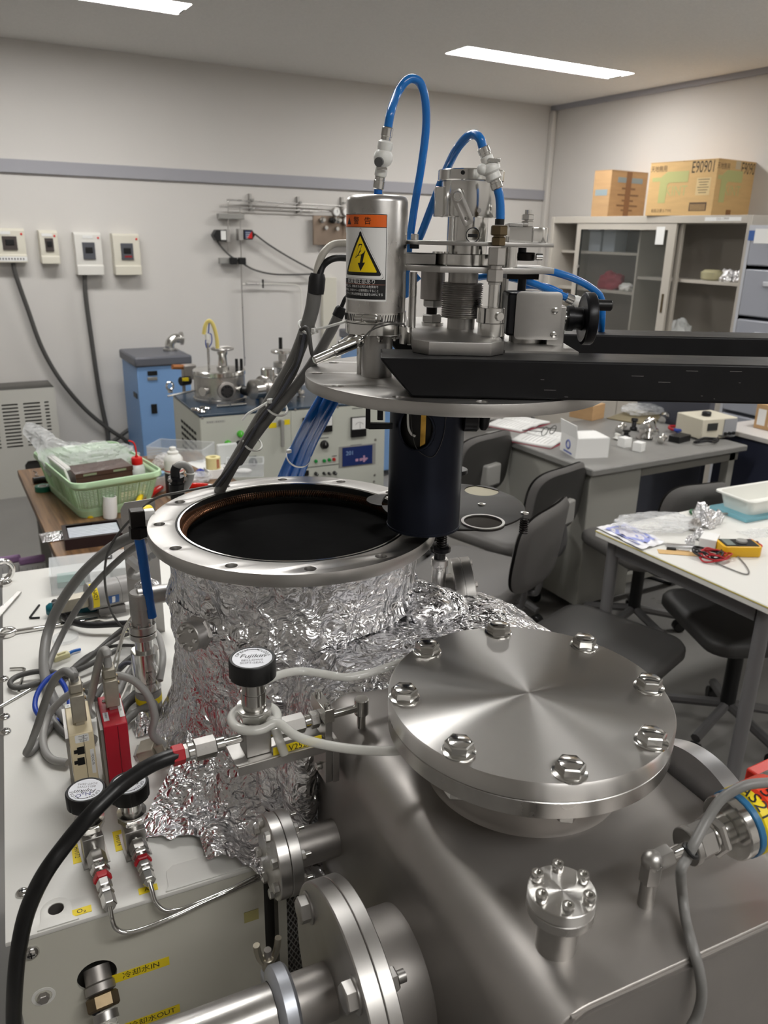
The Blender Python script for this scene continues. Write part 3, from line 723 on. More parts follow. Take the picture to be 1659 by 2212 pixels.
# square lug under the flange
lg = mz(945, 1720, 1.13)
part('lug', MB(MM).box((LX+.094*math.cos(R(208)), LY+.094*math.sin(R(208)), LZ-.049), (.016, .024, .028), None, R(208)), STEELM, DB, bevel=.001)
# aluminium disc flange on the far side of the box
d0 = mx(1500, 1735, XB+.006)
part('side_disc', MB(MM).lathe((XB, .455, 1.04), (1, 0, 0), [(.088, -.001), (.088, .016), (.086, .017), (.086, .021), (.06, .021)], 80), ALU, DB)
# six-bolt blanked nipple on the top
n0 = mz(1200, 2040, ZB); nx, ny = n0.x, n0.y
nz1 = onp(1213, 1925, MM @ Vector((nx, ny, 0)), Vector((n0.x, n0.y, 0))).z
nip = thing('blanked_nipple', 'small round blanked port with six socket screws on the steel duct box', 'vacuum port', MM @ Vector((nx, ny, ZB)))
NZ = ZB+.052
part('tube', MB(MM).cyl((nx, ny, ZB-.001), (nx, ny, NZ-.016), .0155), STEELM, nip)
part('lower_flange', MB(MM).ring((nx, ny, NZ-.0185), (0, 0, 1), .012, .0248, .0085, 56, .0006), STEEL, nip)
cp = part('cap_flange', MB(MM).lathe((nx, ny, NZ-.0096), (0, 0, 1), [(.0242, 0), (.0248, .0006), (.0248, .0090), (.0242, .0096)], 64), TURN, nip)
for i in range(6):
    a = i*PI/3+R(4); q = Vector((nx+.0195*math.cos(a), ny+.0195*math.sin(a), NZ))
    b = part('socket_screw', MB(MM).lathe(q, (0, 0, 1), [(.0036, 0), (.0044, .0004), (.0046, .002), (.0046, .0062), (.0042, .0068), (.0026, .0068), (.0026, .004), (0, .004)], 20), STEELB, cp)
# horizontal ports on the left side of the box
AY, AZ = .675, .953
PT = thing('side_port', 'small flanged steel port with hex bolts sticking out of the duct box', 'vacuum port', MM @ Vector((.2, AY, AZ)))
part('pipe', MB(MM).cyl((XA+.002, AY, AZ), (.205, AY, AZ), .0208, n=40), STEELD, PT)
part('fixed_flange', MB(MM).ring((.199, AY, AZ), (1, 0, 0), .018, .0455, .0125, 56, .0006), STEELM, PT)
bl = part('blank_flange', MB(MM).lathe((.1985, AY, AZ), (-1, 0, 0), [(.0450, 0), (.0455, .0006), (.0455, .0120), (.0445, .0130)], 64), STEEL, PT)
for i in range(8):
    a = i*PI/4+R(14); cy, cz = AY+.037*math.cos(a), AZ+.037*math.sin(a)
    part('bolt', MB(MM).hexn((.1856, cy, cz), (.179, cy, cz), .0058), STEELB, bl)
    part('stud_end', MB(MM).hexn((.2116, cy, cz), (.217, cy, cz), .0056).cyl((.217, cy, cz), (.223, cy, cz), .0028, n=10), STEELB, bl)
BY, BZ = .492, .943
PB = thing('large_port', 'large flanged steel port on the duct box leading to the clamped pipe', 'vacuum port', MM @ Vector((.22, BY, BZ)))
part('pipe', MB(MM).cyl((XA+.002, BY, BZ), (.215, BY, BZ), .064, n=56), STEELD, PB)
part('fixed_flange', MB(MM).ring((.2065, BY, BZ), (1, 0, 0), .06, .1035, .0125, 96, .0008), STEELM, PB)
fb = part('front_flange', MB(MM).lathe((.206, BY, BZ), (-1, 0, 0), [(.1030, 0), (.1035, .0006), (.1035, .0140), (.1020, .0152)], 96), STEELM, PB)
for i in range(4):
    a = i*PI/2+R(37); cy, cz = BY+.0815*math.cos(a), BZ+.0815*math.sin(a)
    hexbolt(fb, (.1908, cy, cz), (-1, 0, 0), 1.12, MM, m=STEELM)
    part('nut', MB(MM).hexn((.219, cy, cz), (.228, cy, cz), .0105).cyl((.228, cy, cz), (.236, cy, cz), .0055, n=12), STEELM, fb)
SY, SZ = .503, .946
part('stub_pipe', MB(MM).cyl((.1912, SY, SZ), (.150, SY, SZ), .0245, n=40), STEELD, PB)
# clamp and the pipe running out to the left
QC = thing('pipe_clamp', 'cast aluminium quick clamp with a wing nut on the pipe below the large port', 'pipe clamp', MM @ Vector((.145, .503, .90)))
part('clamp_band', MB(MM).lathe((.137, SY, SZ), (1, 0, 0), [(.025, 0), (.034, .002), (.0365, .005), (.0365, .015), (.034, .018), (.025, .02)], 44, None, True), PALEALU, QC)
part('hinge_ear', MB(MM).box((.147, SY-.026, SZ-.034), (.019, .026, .018)), PALEALU, QC, bevel=.003)
part('hinge_ear', MB(MM).box((.147, SY-.043, SZ-.040), (.012, .02, .012)), PALEALU, QC, bevel=.003)
part('hinge_pin', MB(MM).cyl((.134, SY-.038, SZ-.040), (.162, SY-.038, SZ-.040), .0038), STEELB, QC)
w0 = Vector((.147, SY+.047, SZ-.006))
part('swing_bolt', MB(MM).cyl(w0+Vector((0, 0, -.02)), w0+Vector((0, 0, .026)), .0036, n=12), STEELD, QC)
for sg in (-1, 1):
    part('wing', MB(MM).tube([w0+Vector((sg*.003, 0, .010)), w0+Vector((sg*.007, 0, .017)), w0+Vector((sg*.0095, 0, .027)), w0+Vector((sg*.0105, 0, .036))], .0034, 8), mat('nickel_wing', (182, 176, 160), .35, .9), QC)
part('wing_hub', MB(MM).rcyl(w0+Vector((0, 0, .003)), w0+Vector((0, 0, .017)), .0060, n=16), MATS['nickel_wing'], QC)
part('ear', MB(MM).box((.147, SY+.040, SZ-.012), (.015, .024, .018)), PALEALU, QC, bevel=.004)
solo('vacuum_pipe', 'long brushed steel pipe leading from the quick clamp past the cabinet front', 'pipe', MB(MM).cyl((.1365, SY, SZ), (-.55, SY, SZ), .0245, n=40), STEEL)

# ================================================================== LIFTING ARM AND CHAMBER LID
AR = thing('lifting_arm', 'black painted steel lifting arm of two parallel beams holding the chamber lid', 'lifting arm', HM @ Vector((.6, 0, 0)))
for v0 in (-.177, .10):
    pr = [(-.098, .0463), (-.094, .040), (-.060, .001), (1.75, .001), (1.75, .0463)]
    Lu = Matrix(((1, 0, 0, 0), (0, 0, 1, v0), (0, 1, 0, 0), (0, 0, 0, 1)))
    part('beam', MB(HM).prism(pr, .077, Lu), BEAMP, AR, bevel=.0025)
part('cross_beam', MB(HM).bb((1.66, -.0995, .001), (1.75, .0995, .0463)), BEAMP, AR, bevel=.002)
part('hoist_post', MB(HM).bb((1.66, -.05, -FC.z/KH), (1.75, .05, .0008)), BEAMP, AR, bevel=.002)
# scratches worn into the paint
sc = MB(HM); rnd = random.Random(3)
for i in range(13):
    u = rnd.uniform(-.02, .45); w = rnd.uniform(.004, .042); l = rnd.choice((.002, .003, .006, .02))
    sc.box((u, -.1772, w), (l*.7, .0003, .0003), None, 0)
part('paint_scratches', sc, STEELM, AR, kind='stuff')

LD = thing('chamber_lid', 'round steel chamber lid raised on the black lifting arm', 'chamber lid', HM @ Vector((0, 0, -.016)))
UA = R(155.3+29.5)
part('lid_flange', MB(HM).plate([circ(.006, 0, .206, 128)] + [circ(.006+.1895*math.cos(UA+i*PI/6), .1895*math.sin(UA+i*PI/6), .0075, 20) for i in range(12)], .0155, Matrix.Translation((0, 0, -.0155)), .0006), TURNM, LD)

# ------------------------------------------------------------------ high-voltage canister
uC, vC = -.1047, -.027
HC = thing('high_voltage_canister', 'steel feedthrough canister with an orange and yellow high-voltage warning label', 'feedthrough', HM @ Vector((uC, vC, 0)))
RC = .0389
part('column', MB(HM).cyl((uC+.003, vC, 0), (uC+.003, vC, .058), .0205, n=40), STEELM, HC)
part('guide_rod', MB(HM).cyl((uC-.0205, vC+.014, 0), (uC-.0205, vC+.014, .058), .004, n=12), STEELB, HC)
part('collar', MB(HM).lathe((uC, vC, .0565), (0, 0, 1), [(RC-.001, 0), (RC+.0006, .0012), (RC+.0006, .0145), (RC-.001, .0152)], 64), STEELB, HC)
part('canister_shell', MB(HM).lathe((uC, vC, .0718), (0, 0, 1), [(RC, 0), (RC, .147), (RC-.001, .1505), (RC-.004, .1535), (RC-.009, .1548), (0, .1550)], 72), STEEL, HC, ang=60)
for i in range(8):
    a = i*PI/4+.2; q = (uC+.031*math.cos(a), vC+.031*math.sin(a), .0565)
    part('nut', MB(HM).hexn(q, (q[0], q[1], .0515), .0045).cyl((q[0], q[1], .0515), (q[0], q[1], .049), .002, n=8), STEELB, HC)
hc = part('hose_clamp', MB(HM).ring((uC, vC, .0725), (0, 0, 1), RC+.0002, RC+.0011, .0132, 72), STEELB, HC)
def cyp(th, w, r): return Vector((uC+r*math.sin(th), vC-r*math.cos(th), w))
sl = MB(HM)
for i in range(26):
    th = R(-85+i*5.2)
    if R(-38) < th < R(8): continue
    p = cyp(th, .0791, RC+.0012); sl.box(p, (.0009, .0006, .0085), Matrix.Translation(p) @ Matrix.Rotation(th, 4, 'Z') @ Matrix.Rotation(.16, 4, 'Y') @ Matrix.Translation(-p))
part('band_slot', sl, INK, hc, kind='stuff')
p0, p1 = cyp(R(-36), .0791, RC+.0055), cyp(R(4), .0791, RC+.0055)
dd = (p1-p0).normalized(); ln = (p1-p0).length
part('screw_housing', MB(HM).lathe(p0, dd, [(.0035, 0), (.0052, .002), (.0052, ln*.33), (.0038, ln*.34), (.0038, ln*.39), (.0058, ln*.4), (.0058, ln*.92), (.0045, ln)], 18), STEELB, hc)
part('worm_screw', MB(HM).hexn(p1, p1+dd*.005, .0042), STEELB, hc)
# warning label wrapped on the shell; s along the arc, t up from its lower edge
LW, LH, TH0, W0 = RC*R(102), .1035, R(-30.5), .1002
def lb(s, t, k=0): return cyp(TH0+s/RC, W0+t, RC+.00025+.00012*k)
def patch(s0f, s1f, t0, t1, rows, cols, k):
    def fn(u, v):
        t = t0+(t1-t0)*v; a, b = s0f(t), s1f(t); return lb(a+(b-a)*u, t, k)
    return MB(HM).grid(fn, cols, rows)
hwd = LW/2
WL = part('warning_label', patch(lambda t: -hwd, lambda t: hwd, 0, LH, 2, 40, 0), PAPER, HC, label='white warning label')
def C_(x): return lambda t: x
ORG = mat('warning_orange', (232, 104, 28), .4); YEL = mat('warning_yellow', (246, 214, 10), .4)
part('orange_band', patch(C_(-hwd+.001), C_(hwd-.0018), LH*.852, LH*.990, 2, 40, 1), ORG, WL)
part('black_band', patch(C_(-hwd+.001), C_(hwd-.0018), LH*.022, LH*.255, 2, 40, 1), INK, WL)
for t in (LH*.847, LH*.991): part('rule', patch(C_(-hwd+.001), C_(hwd-.0018), t, t+.0007, 1, 40, 2), INK, WL)
part('rule', patch(C_(-hwd+.001), C_(hwd-.0018), LH*.195, LH*.195+.0004, 1, 40, 2), mat('salmon_rule', (200, 130, 110), .5), WL)
part('rule', patch(C_(hwd-.0018), C_(hwd-.0012), LH*.02, LH*.99, 1, 1, 2), INK, WL)
def tri(tb, tt, hw, r, k, m, nm):
    def half(t):
        f = (tt-t)/(tt-tb); x = hw*f
        if t < tb+r: x -= (r-math.sqrt(max(r*r-(tb+r-t)**2, 0)))*.9
        c = max(0, 1-(tt-t)/(r*1.2)); x = max(x, r*.55*math.sqrt(max(0, 1-c*c))) if t > tt-r*1.2 else x
        return max(x, 0)
    part(nm, patch(lambda t: -half(t), lambda t: half(t), tb, tt, 44, 24, k), m, WL)
tri(LH*.262, LH*.842, .0318, .004, 1, INK, 'outline'); tri(LH*.2655, LH*.8385, .0313, .004, 2, PAPER, 'outline_fill')
tri(LH*.298, LH*.805, .0285, .0035, 3, INK, 'triangle_border'); tri(LH*.338, LH*.752, .0222, .0012, 4, YEL, 'triangle_fill')
bolt_pts = [(-.0012, .66), (.003, .66), (.0005, .572), (.0068, .586), (.0035, .447), (.0065, .450), (.0012, .349), (-.0020, .447), (.0003, .442), (.0018, .530), (-.0058, .497)]
B2 = MB(HM)
def quad(pts): B2.add([lb(-.0005+s*1.15, LH*t, 5) for s, t in pts], [tuple(range(len(pts)))])
quad([(-.0012, .66), (.003, .66), (.0008, .585), (-.0024, .53), (-.0058, .497)]); quad([(.0008, .585), (.0068, .586), (.0052, .53), (.0018, .535), (-.0058, .497), (-.0024, .53)])
quad([(.0052, .53), (.0036, .447), (.0003, .445), (.0018, .535)]); quad([(.0066, .452), (.0012, .349), (-.0024, .442), (.0003, .445), (.0036, .447)])
part('lightning_arrow', B2, INK, WL, smooth=False)
def ltext(txt, s, t, size, m, k=3, sx=1.0, align='CENTER'):
    part('lettering', MB(HM).text(txt, size, Matrix.Translation((s, t, 0)), align, bend=lambda p: lb(p.x, p.y, k), sx=sx), m, WL, smooth=False)
ltext('警', -.0065, LH*.918, .0095, INK); ltext('告', .0095, LH*.918, .0095, INK)
part('alert_mark', patch(lambda t: -.0205-.0045*(LH*.965-t)/(LH*.085), lambda t: -.0205+.0045*(LH*.965-t)/(LH*.085), LH*.88, LH*.965, 6, 6, 3), INK, WL)
WINK = mat('white_ink', (236, 236, 234), .5)
ltext('危険電圧部あり', -.001, LH*.226, .0066, WINK, sx=.95)
ltext('感電による、重傷または死亡の危険あり', -.0035, LH*.168, .0036, WINK, sx=.86)
ltext('通電中は、安全カバーは常時閉とすること', -.0035, LH*.122, .0036, WINK, sx=.82)
ltext('メンテナンス時は危険電圧電源をOFFにする', -.0012, LH*.078, .0037, WINK, sx=.86)

# ------------------------------------------------------------------ hoses with white quick couplings
def coupling(t, pts, vv):
    """white plastic quick coupling between two arm-frame points, with ribbed metal nuts at both ends"""
    a, b = pts; d = (b-a).normalized(); L = (b-a).length
    part('hose_nut', MB(HM).lathe(a, d, [(.0062, 0), (.0072, .001), (.0072, L*.14), (.0064, L*.15), (.0064, L*.2), (.0056, L*.21)], 14), STEELB, t)
    part('coupling_body', MB(HM).lathe(a, d, [(.0066, L*.21), (.0076, L*.23), (.0076, L*.36), (.0068, L*.38), (.0105, L*.43), (.0118, L*.5), (.0112, L*.58), (.0085, L*.63), (.0092, L*.68), (.0092, L*.76), (.007, L*.79)], 24), WHITEP, t)
    part('hose_nut', MB(HM).lathe(a, d, [(.0056, L*.79), (.0064, L*.8), (.0064, L*.85), (.0072, L*.86), (.0072, L-.001), (.0062, L)], 14), STEELB, t)
    return d, L
def arm_pts(l): return [hl(x, y, v) for x, y, v in l]
t = thing('air_hose', 'blue hose looping high from the top of the warning-label canister', 'hose', HM @ Vector((uC, vC, .23)))
a, b = hl(817, 409, vC), hl(838, 275, vC-.004)
part('fitting', MB(HM).cyl((a.x, a.y, .2267), a, .0052), BLUED, t)
d, L = coupling(t, (a, b), 0)
m_ = a+d*L*.5
part('latch_button', MB(HM).cyl(m_+Vector((-.004, -.009, -.004)), m_+Vector((-.0055, -.0135, -.005)), .0055, n=18), mat('grey_button', (88, 88, 88), .3), t)
part('latch_plate', MB(HM).box(m_+Vector((-.001, -.0095, -.0115)), (.013, .004, .004), None), STEELB, t, bevel=.0006)
part('tube', MB(HM).tube([b]+arm_pts([(845, 240, vC-.002), (858, 203, 0), (875, 177, .005), (892, 170, .01), (909, 182, .015), (919, 220, .02), (920, 280, .03), (910, 360, .04), (898, 430, .05), (889, 490, .055), (880, 560, .06), (875, 640, .08)]), .0053, 14, 10), BLUET, t)
lt = MB(HM)
for i, (x, y) in enumerate(((859, 212), (863, 204), (868, 196), (873, 189), (879, 183))):
    p = hl(x, y, -.004); lt.box(p, (.0016, .0006, .0030), Matrix.Translation(p) @ Matrix.Rotation(.75, 4, 'Y') @ Matrix.Translation(-p))
t2 = thing('air_hose', 'blue hose arching over the rotary drive into the brass fitting', 'hose', HM @ Vector((.05, -.06, .17)))
vB = -.075
a, b = hl(1043, 318, vB), hl(1075, 408, vB)
d, L = coupling(t2, (a, b), 0); m_ = a+d*L*.45
part('latch_plate', MB(HM).box(m_+Vector((.004, -.008, .006)), (.014, .005, .004), None), STEELB, t2, bevel=.0006)
part('latch_button', MB(HM).sphere(m_+Vector((-.009, -.004, -.004)), .0065), WHITEP, t2)
part('tube', MB(HM).tube([a]+arm_pts([(1037, 300, vB), (1025, 291, vB+.01), (1008, 297, vB+.02), (985, 325, vB+.04), (962, 372, 0), (935, 440, .03), (912, 500, .05), (903, 520, .055)]), .0053, 14, 10), BLUET, t2)
part('tube', MB(HM).tube([b]+arm_pts([(1079, 425, vB), (1081, 450, vB), (1081, 474, vB)]), .0053, 14, 10), BLUET, t2)
BX = hl(1078, 500, vB).x
def wv(y, v=vB): return hl(1078, y, v).z
part('black_collar', MB(HM).cyl((BX, vB, wv(486)), (BX, vB, wv(473)), .0058), BLACKP, t2)
part('brass_nut', MB(HM).hexn((BX, vB, wv(509)), (BX, vB, wv(487)), .0108), BRASS, t2)
part('brass_nut', MB(HM).hexn((BX, vB, wv(531)), (BX, vB, wv(512)), .0090).cyl((BX, vB, wv(513)), (BX, vB, wv(508)), .0065), BRASS, t2)
part('union_nut', MB(HM).hexn((BX-.001, vB, wv(574)), (BX-.001, vB, wv(534)), .0112).cyl((BX-.001, vB, wv(582)), (BX-.001, vB, wv(573)), .0075), STEEL, t2)
part('union_nut', MB(HM).hexn((BX-.0015, vB, wv(610)), (BX-.0015, vB, wv(581)), .0106).cyl((BX-.0015, vB, wv(615)), (BX-.0015, vB, wv(609)), .008), STEEL, t2)
part('pipe', MB(HM).cyl((BX-.0015, vB, wv(665)), (BX-.0015, vB, wv(614)), .0066), STEELB, t2)
for pts, lbl in (([(1033, 598, .07), (1060, 596, .06), (1105, 600, .05), (1150, 612, .06), (1190, 628, .07), (1222, 642, .075)], 'blue hose passing behind the gearbox to a white coupling'),
                 ([(1170, 583, .06), (1205, 590, .07), (1250, 606, .09), (1285, 628, .11), (1300, 650, .12), (1300, 700, .13), (1295, 760, .2)], 'blue hose arching behind the black handwheel'),
                 ([(1120, 618, .09), (1150, 616, .09), (1185, 622, .09), (1212, 634, .09)], 'short blue hose visible above the gearbox plate'),
                 ([(870, 640, .09), (890, 610, .08), (905, 596, .08)], 'blue hose glimpsed between the canister and the rotary drive')):
    q = arm_pts(pts)
    t = thing('air_hose', lbl, 'hose', HM @ q[0])
    part('tube', MB(HM).tube(q, .0052, 12, 8), BLUET, t)
    if 'coupling' in lbl:
        e = q[-1]; dd = (q[-1]-q[-2]).normalized()
        part('hose_nut', MB(HM).cyl(e, e+dd*.012, .0068, n=14), STEELB, t)
        part('coupling_body', MB(HM).lathe(e, dd, [(.007, .012), (.009, .016), (.009, .03), (.006, .036)], 20), WHITEP, t)

# ------------------------------------------------------------------ rotary drive on the lid
uR = .0122
def wr(y, v=0): return hl(1005, y, v).z
RD = thing('rotary_drive', 'steel rotary drive with bellows and stacked plates in the middle of the raised lid', 'rotary drive', HM @ Vector((uR, 0, .046)))
part('base_block', MB(HM).plate([[(-.058, -.128), (-.040, -.150), (.034, -.150), (.052, -.128), (.052, .15), (-.058, .15)]], .0155, Matrix.Translation((0, 0, .0466)), .0008), STEELM, RD)
up_ = MB(HM).plate([[(-.068, -.02), (-.055, -.05), (-.028, -.068), (.070, -.068), (.108, -.045), (.122, -.03), (.122, .06), (-.068, .06)], circ(uR, 0, .0275, 40)], .0048, Matrix.Translation((0, 0, .1693)), .0004)
part('upper_plate', up_, STEELM, RD)
lo_ = MB(HM).plate([[(-.068, -.03), (-.025, -.072), (.078, -.072), (.112, -.048), (.122, -.045), (.122, .06), (-.068, .06)], circ(uR, 0, .0185, 40)], .0072, Matrix.Translation((0, 0, .1372)), .0004)
part('lower_plate', lo_, STEELM, RD)
part('top_ring', MB(HM).ring((uR+.002, 0, wr(393)), (0, 0, 1), .032, .0422, wr(368)-wr(393), 64, .0012), STEELB, RD)
part('drive_body', MB(HM).lathe((uR+.001, 0, 0), (0, 0, 1), [(.0265, .1450), (.0265, wr(470)), (.0355, wr(470)), (.0362, wr(468)), (.0362, wr(394)), (.0, wr(394))], 64), STEELB, RD)
bh = part('screw_hole', MB(HM).cyl((uR-.012, -.0390, wr(378)), (uR-.0125, -.0412, wr(378)), .0025, n=14), INK, RD)
part('screw_hole', MB(HM).cyl((uR+.0105, -.0325, wr(456)), (uR+.0112, -.0352, wr(456)), .0028, n=14), STEELD, RD)
part('side_lug', MB(HM).bb((uR-.0435, -.012, wr(470)), (uR-.03, .012, wr(405))), STEELB, RD, bevel=.001)
# slanted link plate with cap screw
s0, s1 = hl(988, 424, -.038), hl(1008, 472, -.038)
dv = (s1-s0); Ls = dv.length; ang = math.atan2(dv.z, dv.x)
Lk = Matrix.Translation((s0.x, -.0392, s0.z)) @ Matrix.Rotation(-ang, 4, 'Y') @ Matrix(((1, 0, 0, 0), (0, 0, 1, 0), (0, 1, 0, 0), (0, 0, 0, 1)))
part('link_plate', MB(HM).plate([rrect(-.008, -.0075, Ls+.008, .0075, .0045), circ(Ls, 0, .0028, 16)], .0028, Lk, .0003), STEEL, RD)
part('cap_screw', MB(HM).lathe((s0.x, -.039, s0.z), (0, -1, 0), [(.0062, 0), (.0062, .0012), (.0048, .0014), (.005, .006), (.0045, .0066), (.0024, .0066), (.0024, .0045), (0, .0045)], 20), STEELB, RD)
# round maker's emblem on the tube
em = hl(1021, 508, -.0266)
eo = part('emblem', MB(HM).lathe((em.x, -.0262, em.z), (.12, -1, 0), [(.0098, 0), (.0098, .0008), (.0082, .001)], 32), STEELB, RD)
part('emblem_ring', MB(HM).torus((em.x+.0002, -.0274, em.z), (.12, -1, 0), .0088, .0006, 28, 6), INK, eo)
part('emblem_bar', MB(HM).box((em.x, -.0277, em.z-.0005), (.0125, .0006, .0042), None), INK, eo)
part('base_ring', MB(HM).lathe((uR-.003, 0, .1446), (0, 0, 1), [(.0385, 0), (.039, .0006), (.039, .0135), (.0382, .0142), (.028, .0142)], 56), STEELB, RD)
part('side_base', MB(HM).bb((-.068, -.028, .1446), (-.028, .03, .1585)), STEELM, RD, bevel=.001)
for x, y in ((940, 541), (951, 540), (964, 541)):
    q = hl(x, y, -.03); part('set_screw', MB(HM).cyl((q.x, -.03, .1588), (q.x, -.03, .1612), .0032, n=12), STEELB, RD)
part('bellows_neck', MB(HM).cyl((uR-.001, 0, .122), (uR-.001, 0, .137), .0198, n=40), STEELM, RD)
pf = []; zb0, zb1, nf = .0765, .1225, 17
for i in range(nf):
    z = zb0+(zb1-zb0)*i/nf; h = (zb1-zb0)/nf
    pf += [(.0240, z), (.0270, z+h*.25), (.0276, z+h*.45), (.0270, z+h*.65), (.0240, z+h*.95)]
part('bellows', MB(HM).lathe((uR-.001, 0, 0), (0, 0, 1), [(.015, zb0)]+pf+[(.015, zb1)], 48), STEEL, RD, ang=60)
part('bellows_foot', MB(HM).cyl((uR-.001, 0, .0622), (uR-.001, 0, .0768), .0185, n=40), STEELM, RD)
def rodh(name, px, v, y0, y1, r, m=STEEL, hexa=False):
    a = hl(px, y0, v); b = hl(px, y1, v); mb = MB(HM)
    (mb.hexn if hexa else mb.cyl)(Vector((a.x, v, b.z)), Vector((a.x, v, a.z)), r); return part(name, mb, m, RD)
rodh('guide_rod', 893, .0, 588, 745, .0052); rodh('guide_rod', 1090, .01, 590, 745, .006); rodh('guide_rod', 1072, .03, 590, 700, .0075)
rodh('guide_shaft', 936, .035, 585, 646, .0165, STEELD); rodh('shaft_nut', 935, .035, 646, 663, .0145, STEELM, True)
rodh('threaded_stud', 933, .035, 662, 680, .0075, BURNT); rodh('lock_nut', 933, .035, 678, 697, .0145, STEELM, True); rodh('foot_block', 934, .035, 696, 724, .0155, STEEL)
rodh('stub_post', 877, -.055, 706, 742, .0078, STEELB)
rodh('leg_post', 912, .06, 700, 735, .006, BLACKM)
# split collar and clamp post in front on the right
part('split_collar', MB(HM).rcyl((BX-.0035, vB, wv(697)), (BX-.0035, vB, wv(664)), .0178, .0006, 40), STEELB, RD)
part('collar_slit', MB(HM).box((BX-.0135, vB-.0150, wv(681)), (.0008, .004, wv(664)-wv(697)), None), INK, RD)
part('clamp_screw', MB(HM).rcyl((BX+.004, vB-.0155, wv(681)), (BX+.006, vB-.0200, wv(681)), .0055, n=18), STEELB, RD)
part('clamp_post', MB(HM).cyl((BX-.0020, vB, .0625), (BX-.0020, vB, wv(698)), .0168, n=40), STEELB, RD)
# upper right bearing block with stud
k0, k1 = hl(1098, 490, -.03), hl(1185, 525, -.03)
part('bearing_block', MB(HM).plate([[(k0.x, -.045), (k0.x+.03, -.045), *[(k1.x-.025+.025*math.cos(a), -.02+.025*math.sin(a)) for a in [-PI/2+i*PI/12 for i in range(13)]], (k0.x, .005)]], k0.z-k1.z, Matrix.Translation((0, 0, .1744)), .0006), STEELB, RD)
part('block_cap', MB(HM).bb((k0.x, -.035, .1744+k0.z-k1.z), (k0.x+.018, .0, .1744+k0.z-k1.z+.005)), STEELM, RD, bevel=.001)
sx = hl(1140, 470, -.02).x; zt = .1744+k0.z-k1.z
part('stud', MB(HM).cyl((sx, -.02, zt), (sx, -.02, zt+.021), .0042, n=14), STEELB, RD)
for z in (.0005, .0085): part('nut', MB(HM).hexn((sx, -.02, zt+z), (sx, -.02, zt+z+.0072), .0082), STEELB, RD)
rodh('lead_screw', 1128, -.02, 535, 548, .0058, BLACKM); rodh('lead_screw', 1129, -.02, 592, 628, .0056, BLACKM)
q = hl(1135, 554, -.02)
part('thrust_collar', MB(HM).rcyl((q.x, -.02, hl(1135, 563, -.02).z), (q.x, -.02, hl(1135, 545, -.02).z), .0125), BURNT, RD)
part('collar_screw', MB(HM).cyl((q.x+.012, -.03, q.z), (q.x+.02, -.03, q.z), .0042, n=12), STEELB, RD)
part('nut_plate', MB(HM).bb((hl(1092, 588, -.03).x, -.045, .1300), (hl(1160, 588, -.03).x, .01, .1371)), BURNT, RD)
for x, y in ((896, 508), (1100, 511)):
    q = hl(x, y, -.03); part('cap_screw', MB(HM).rcyl((q.x, -.03, .1741), (q.x, -.03, .1820), .0048, n=16), STEELB, RD); part('washer', MB(HM).cyl((q.x, -.03, .1640), (q.x, -.03, .1692), .006), BLACKM, RD)
q = hl(1100, 552, -.045); part('stop_post', MB(HM).cyl((q.x, -.045, .1446), (q.x, -.045, .169), .011), STEELB, RD)

# ------------------------------------------------------------------ handwheel gearbox
GB = thing('handwheel_gearbox', 'steel-cased gearbox with a black handwheel at the right of the rotary drive', 'gearbox', HM @ Vector((.11, -.03, .046)))
vG = -.052
g0, g1 = hl(1117, 629, vG), hl(1207, 735, vG)
Lg = Matrix(((1, 0, 0, 0), (0, 0, 1, vG), (0, 1, 0, 0), (0, 0, 0, 1)))
cp = part('cover_plate', MB(HM).plate([rrect(g0.x, g1.z, g1.x, g0.z, .006)], .0035, Lg, .0003), STEELM, GB)
for x, y in ((1199, 671), (1195, 723)):
    q = hl(x, y, vG); part('screw', MB(HM).lathe((q.x, vG, q.z), (0, -1, 0), [(.0042, 0), (.0040, .0018), (.0022, .0026), (0, .0027)], 16), STEELB, cp); 
part('housing', MB(HM).bb((g0.x-.010, vG+.0036, g1.z+.004), (g1.x-.016, .02, g0.z-.003)), BLACKM, GB, bevel=.003)
part('side_bracket', MB(HM).bb((g1.x-.015, vG+.006, g1.z-.008), (g1.x+.008, .01, hl(1207, 662, vG).z)), STEELM, GB, bevel=.0012)
part('base_ring', MB(HM).rcyl(((g0.x+g1.x)/2-.008, -.02, .0466), ((g0.x+g1.x)/2-.008, -.02, g1.z+.004), .0225), STEELM, GB)
part('foot_plate', MB(HM).bb((g0.x-.02, -.115, .0464), (g1.x+.012, .12, .0490)), STEELM, GB)
vH = -.022; hc_ = hl(1240, 688, vH); uH = hl(1212, 688, vH).x; zH = hc_.z
part('shaft', MB(HM).cyl((g1.x+.004, vH, zH), (uH+.01, vH, zH), .009), STEELB, GB)
u2 = hl(1256, 690, vH).x
part('hub', MB(HM).lathe((uH+.006, vH, zH), (1, 0, 0), [(.012, 0), (.0165, .0015), (.0165, .009), (.0145, .0095), (.0145, .020), (.0155, .021), (.0155, u2-uH-.005)], 32), BLACKM, GB)
hw_ = part('handwheel', MB(HM).lathe((u2, vH, zH), (1, 0, 0), [(.0105, 0), (.026, .002), (.030, .0005), (.0335, .002), (.0340, .004), (.0340, .013), (.0330, .0145), (.0, .0145)], 56), BLACKM, GB)
part('crank_knob', MB(HM).rcyl((u2+.0145, vH-.008, zH+.0185), (u2+.036, vH-.008, zH+.0185), .0072, .0015), BLACKP, GB)

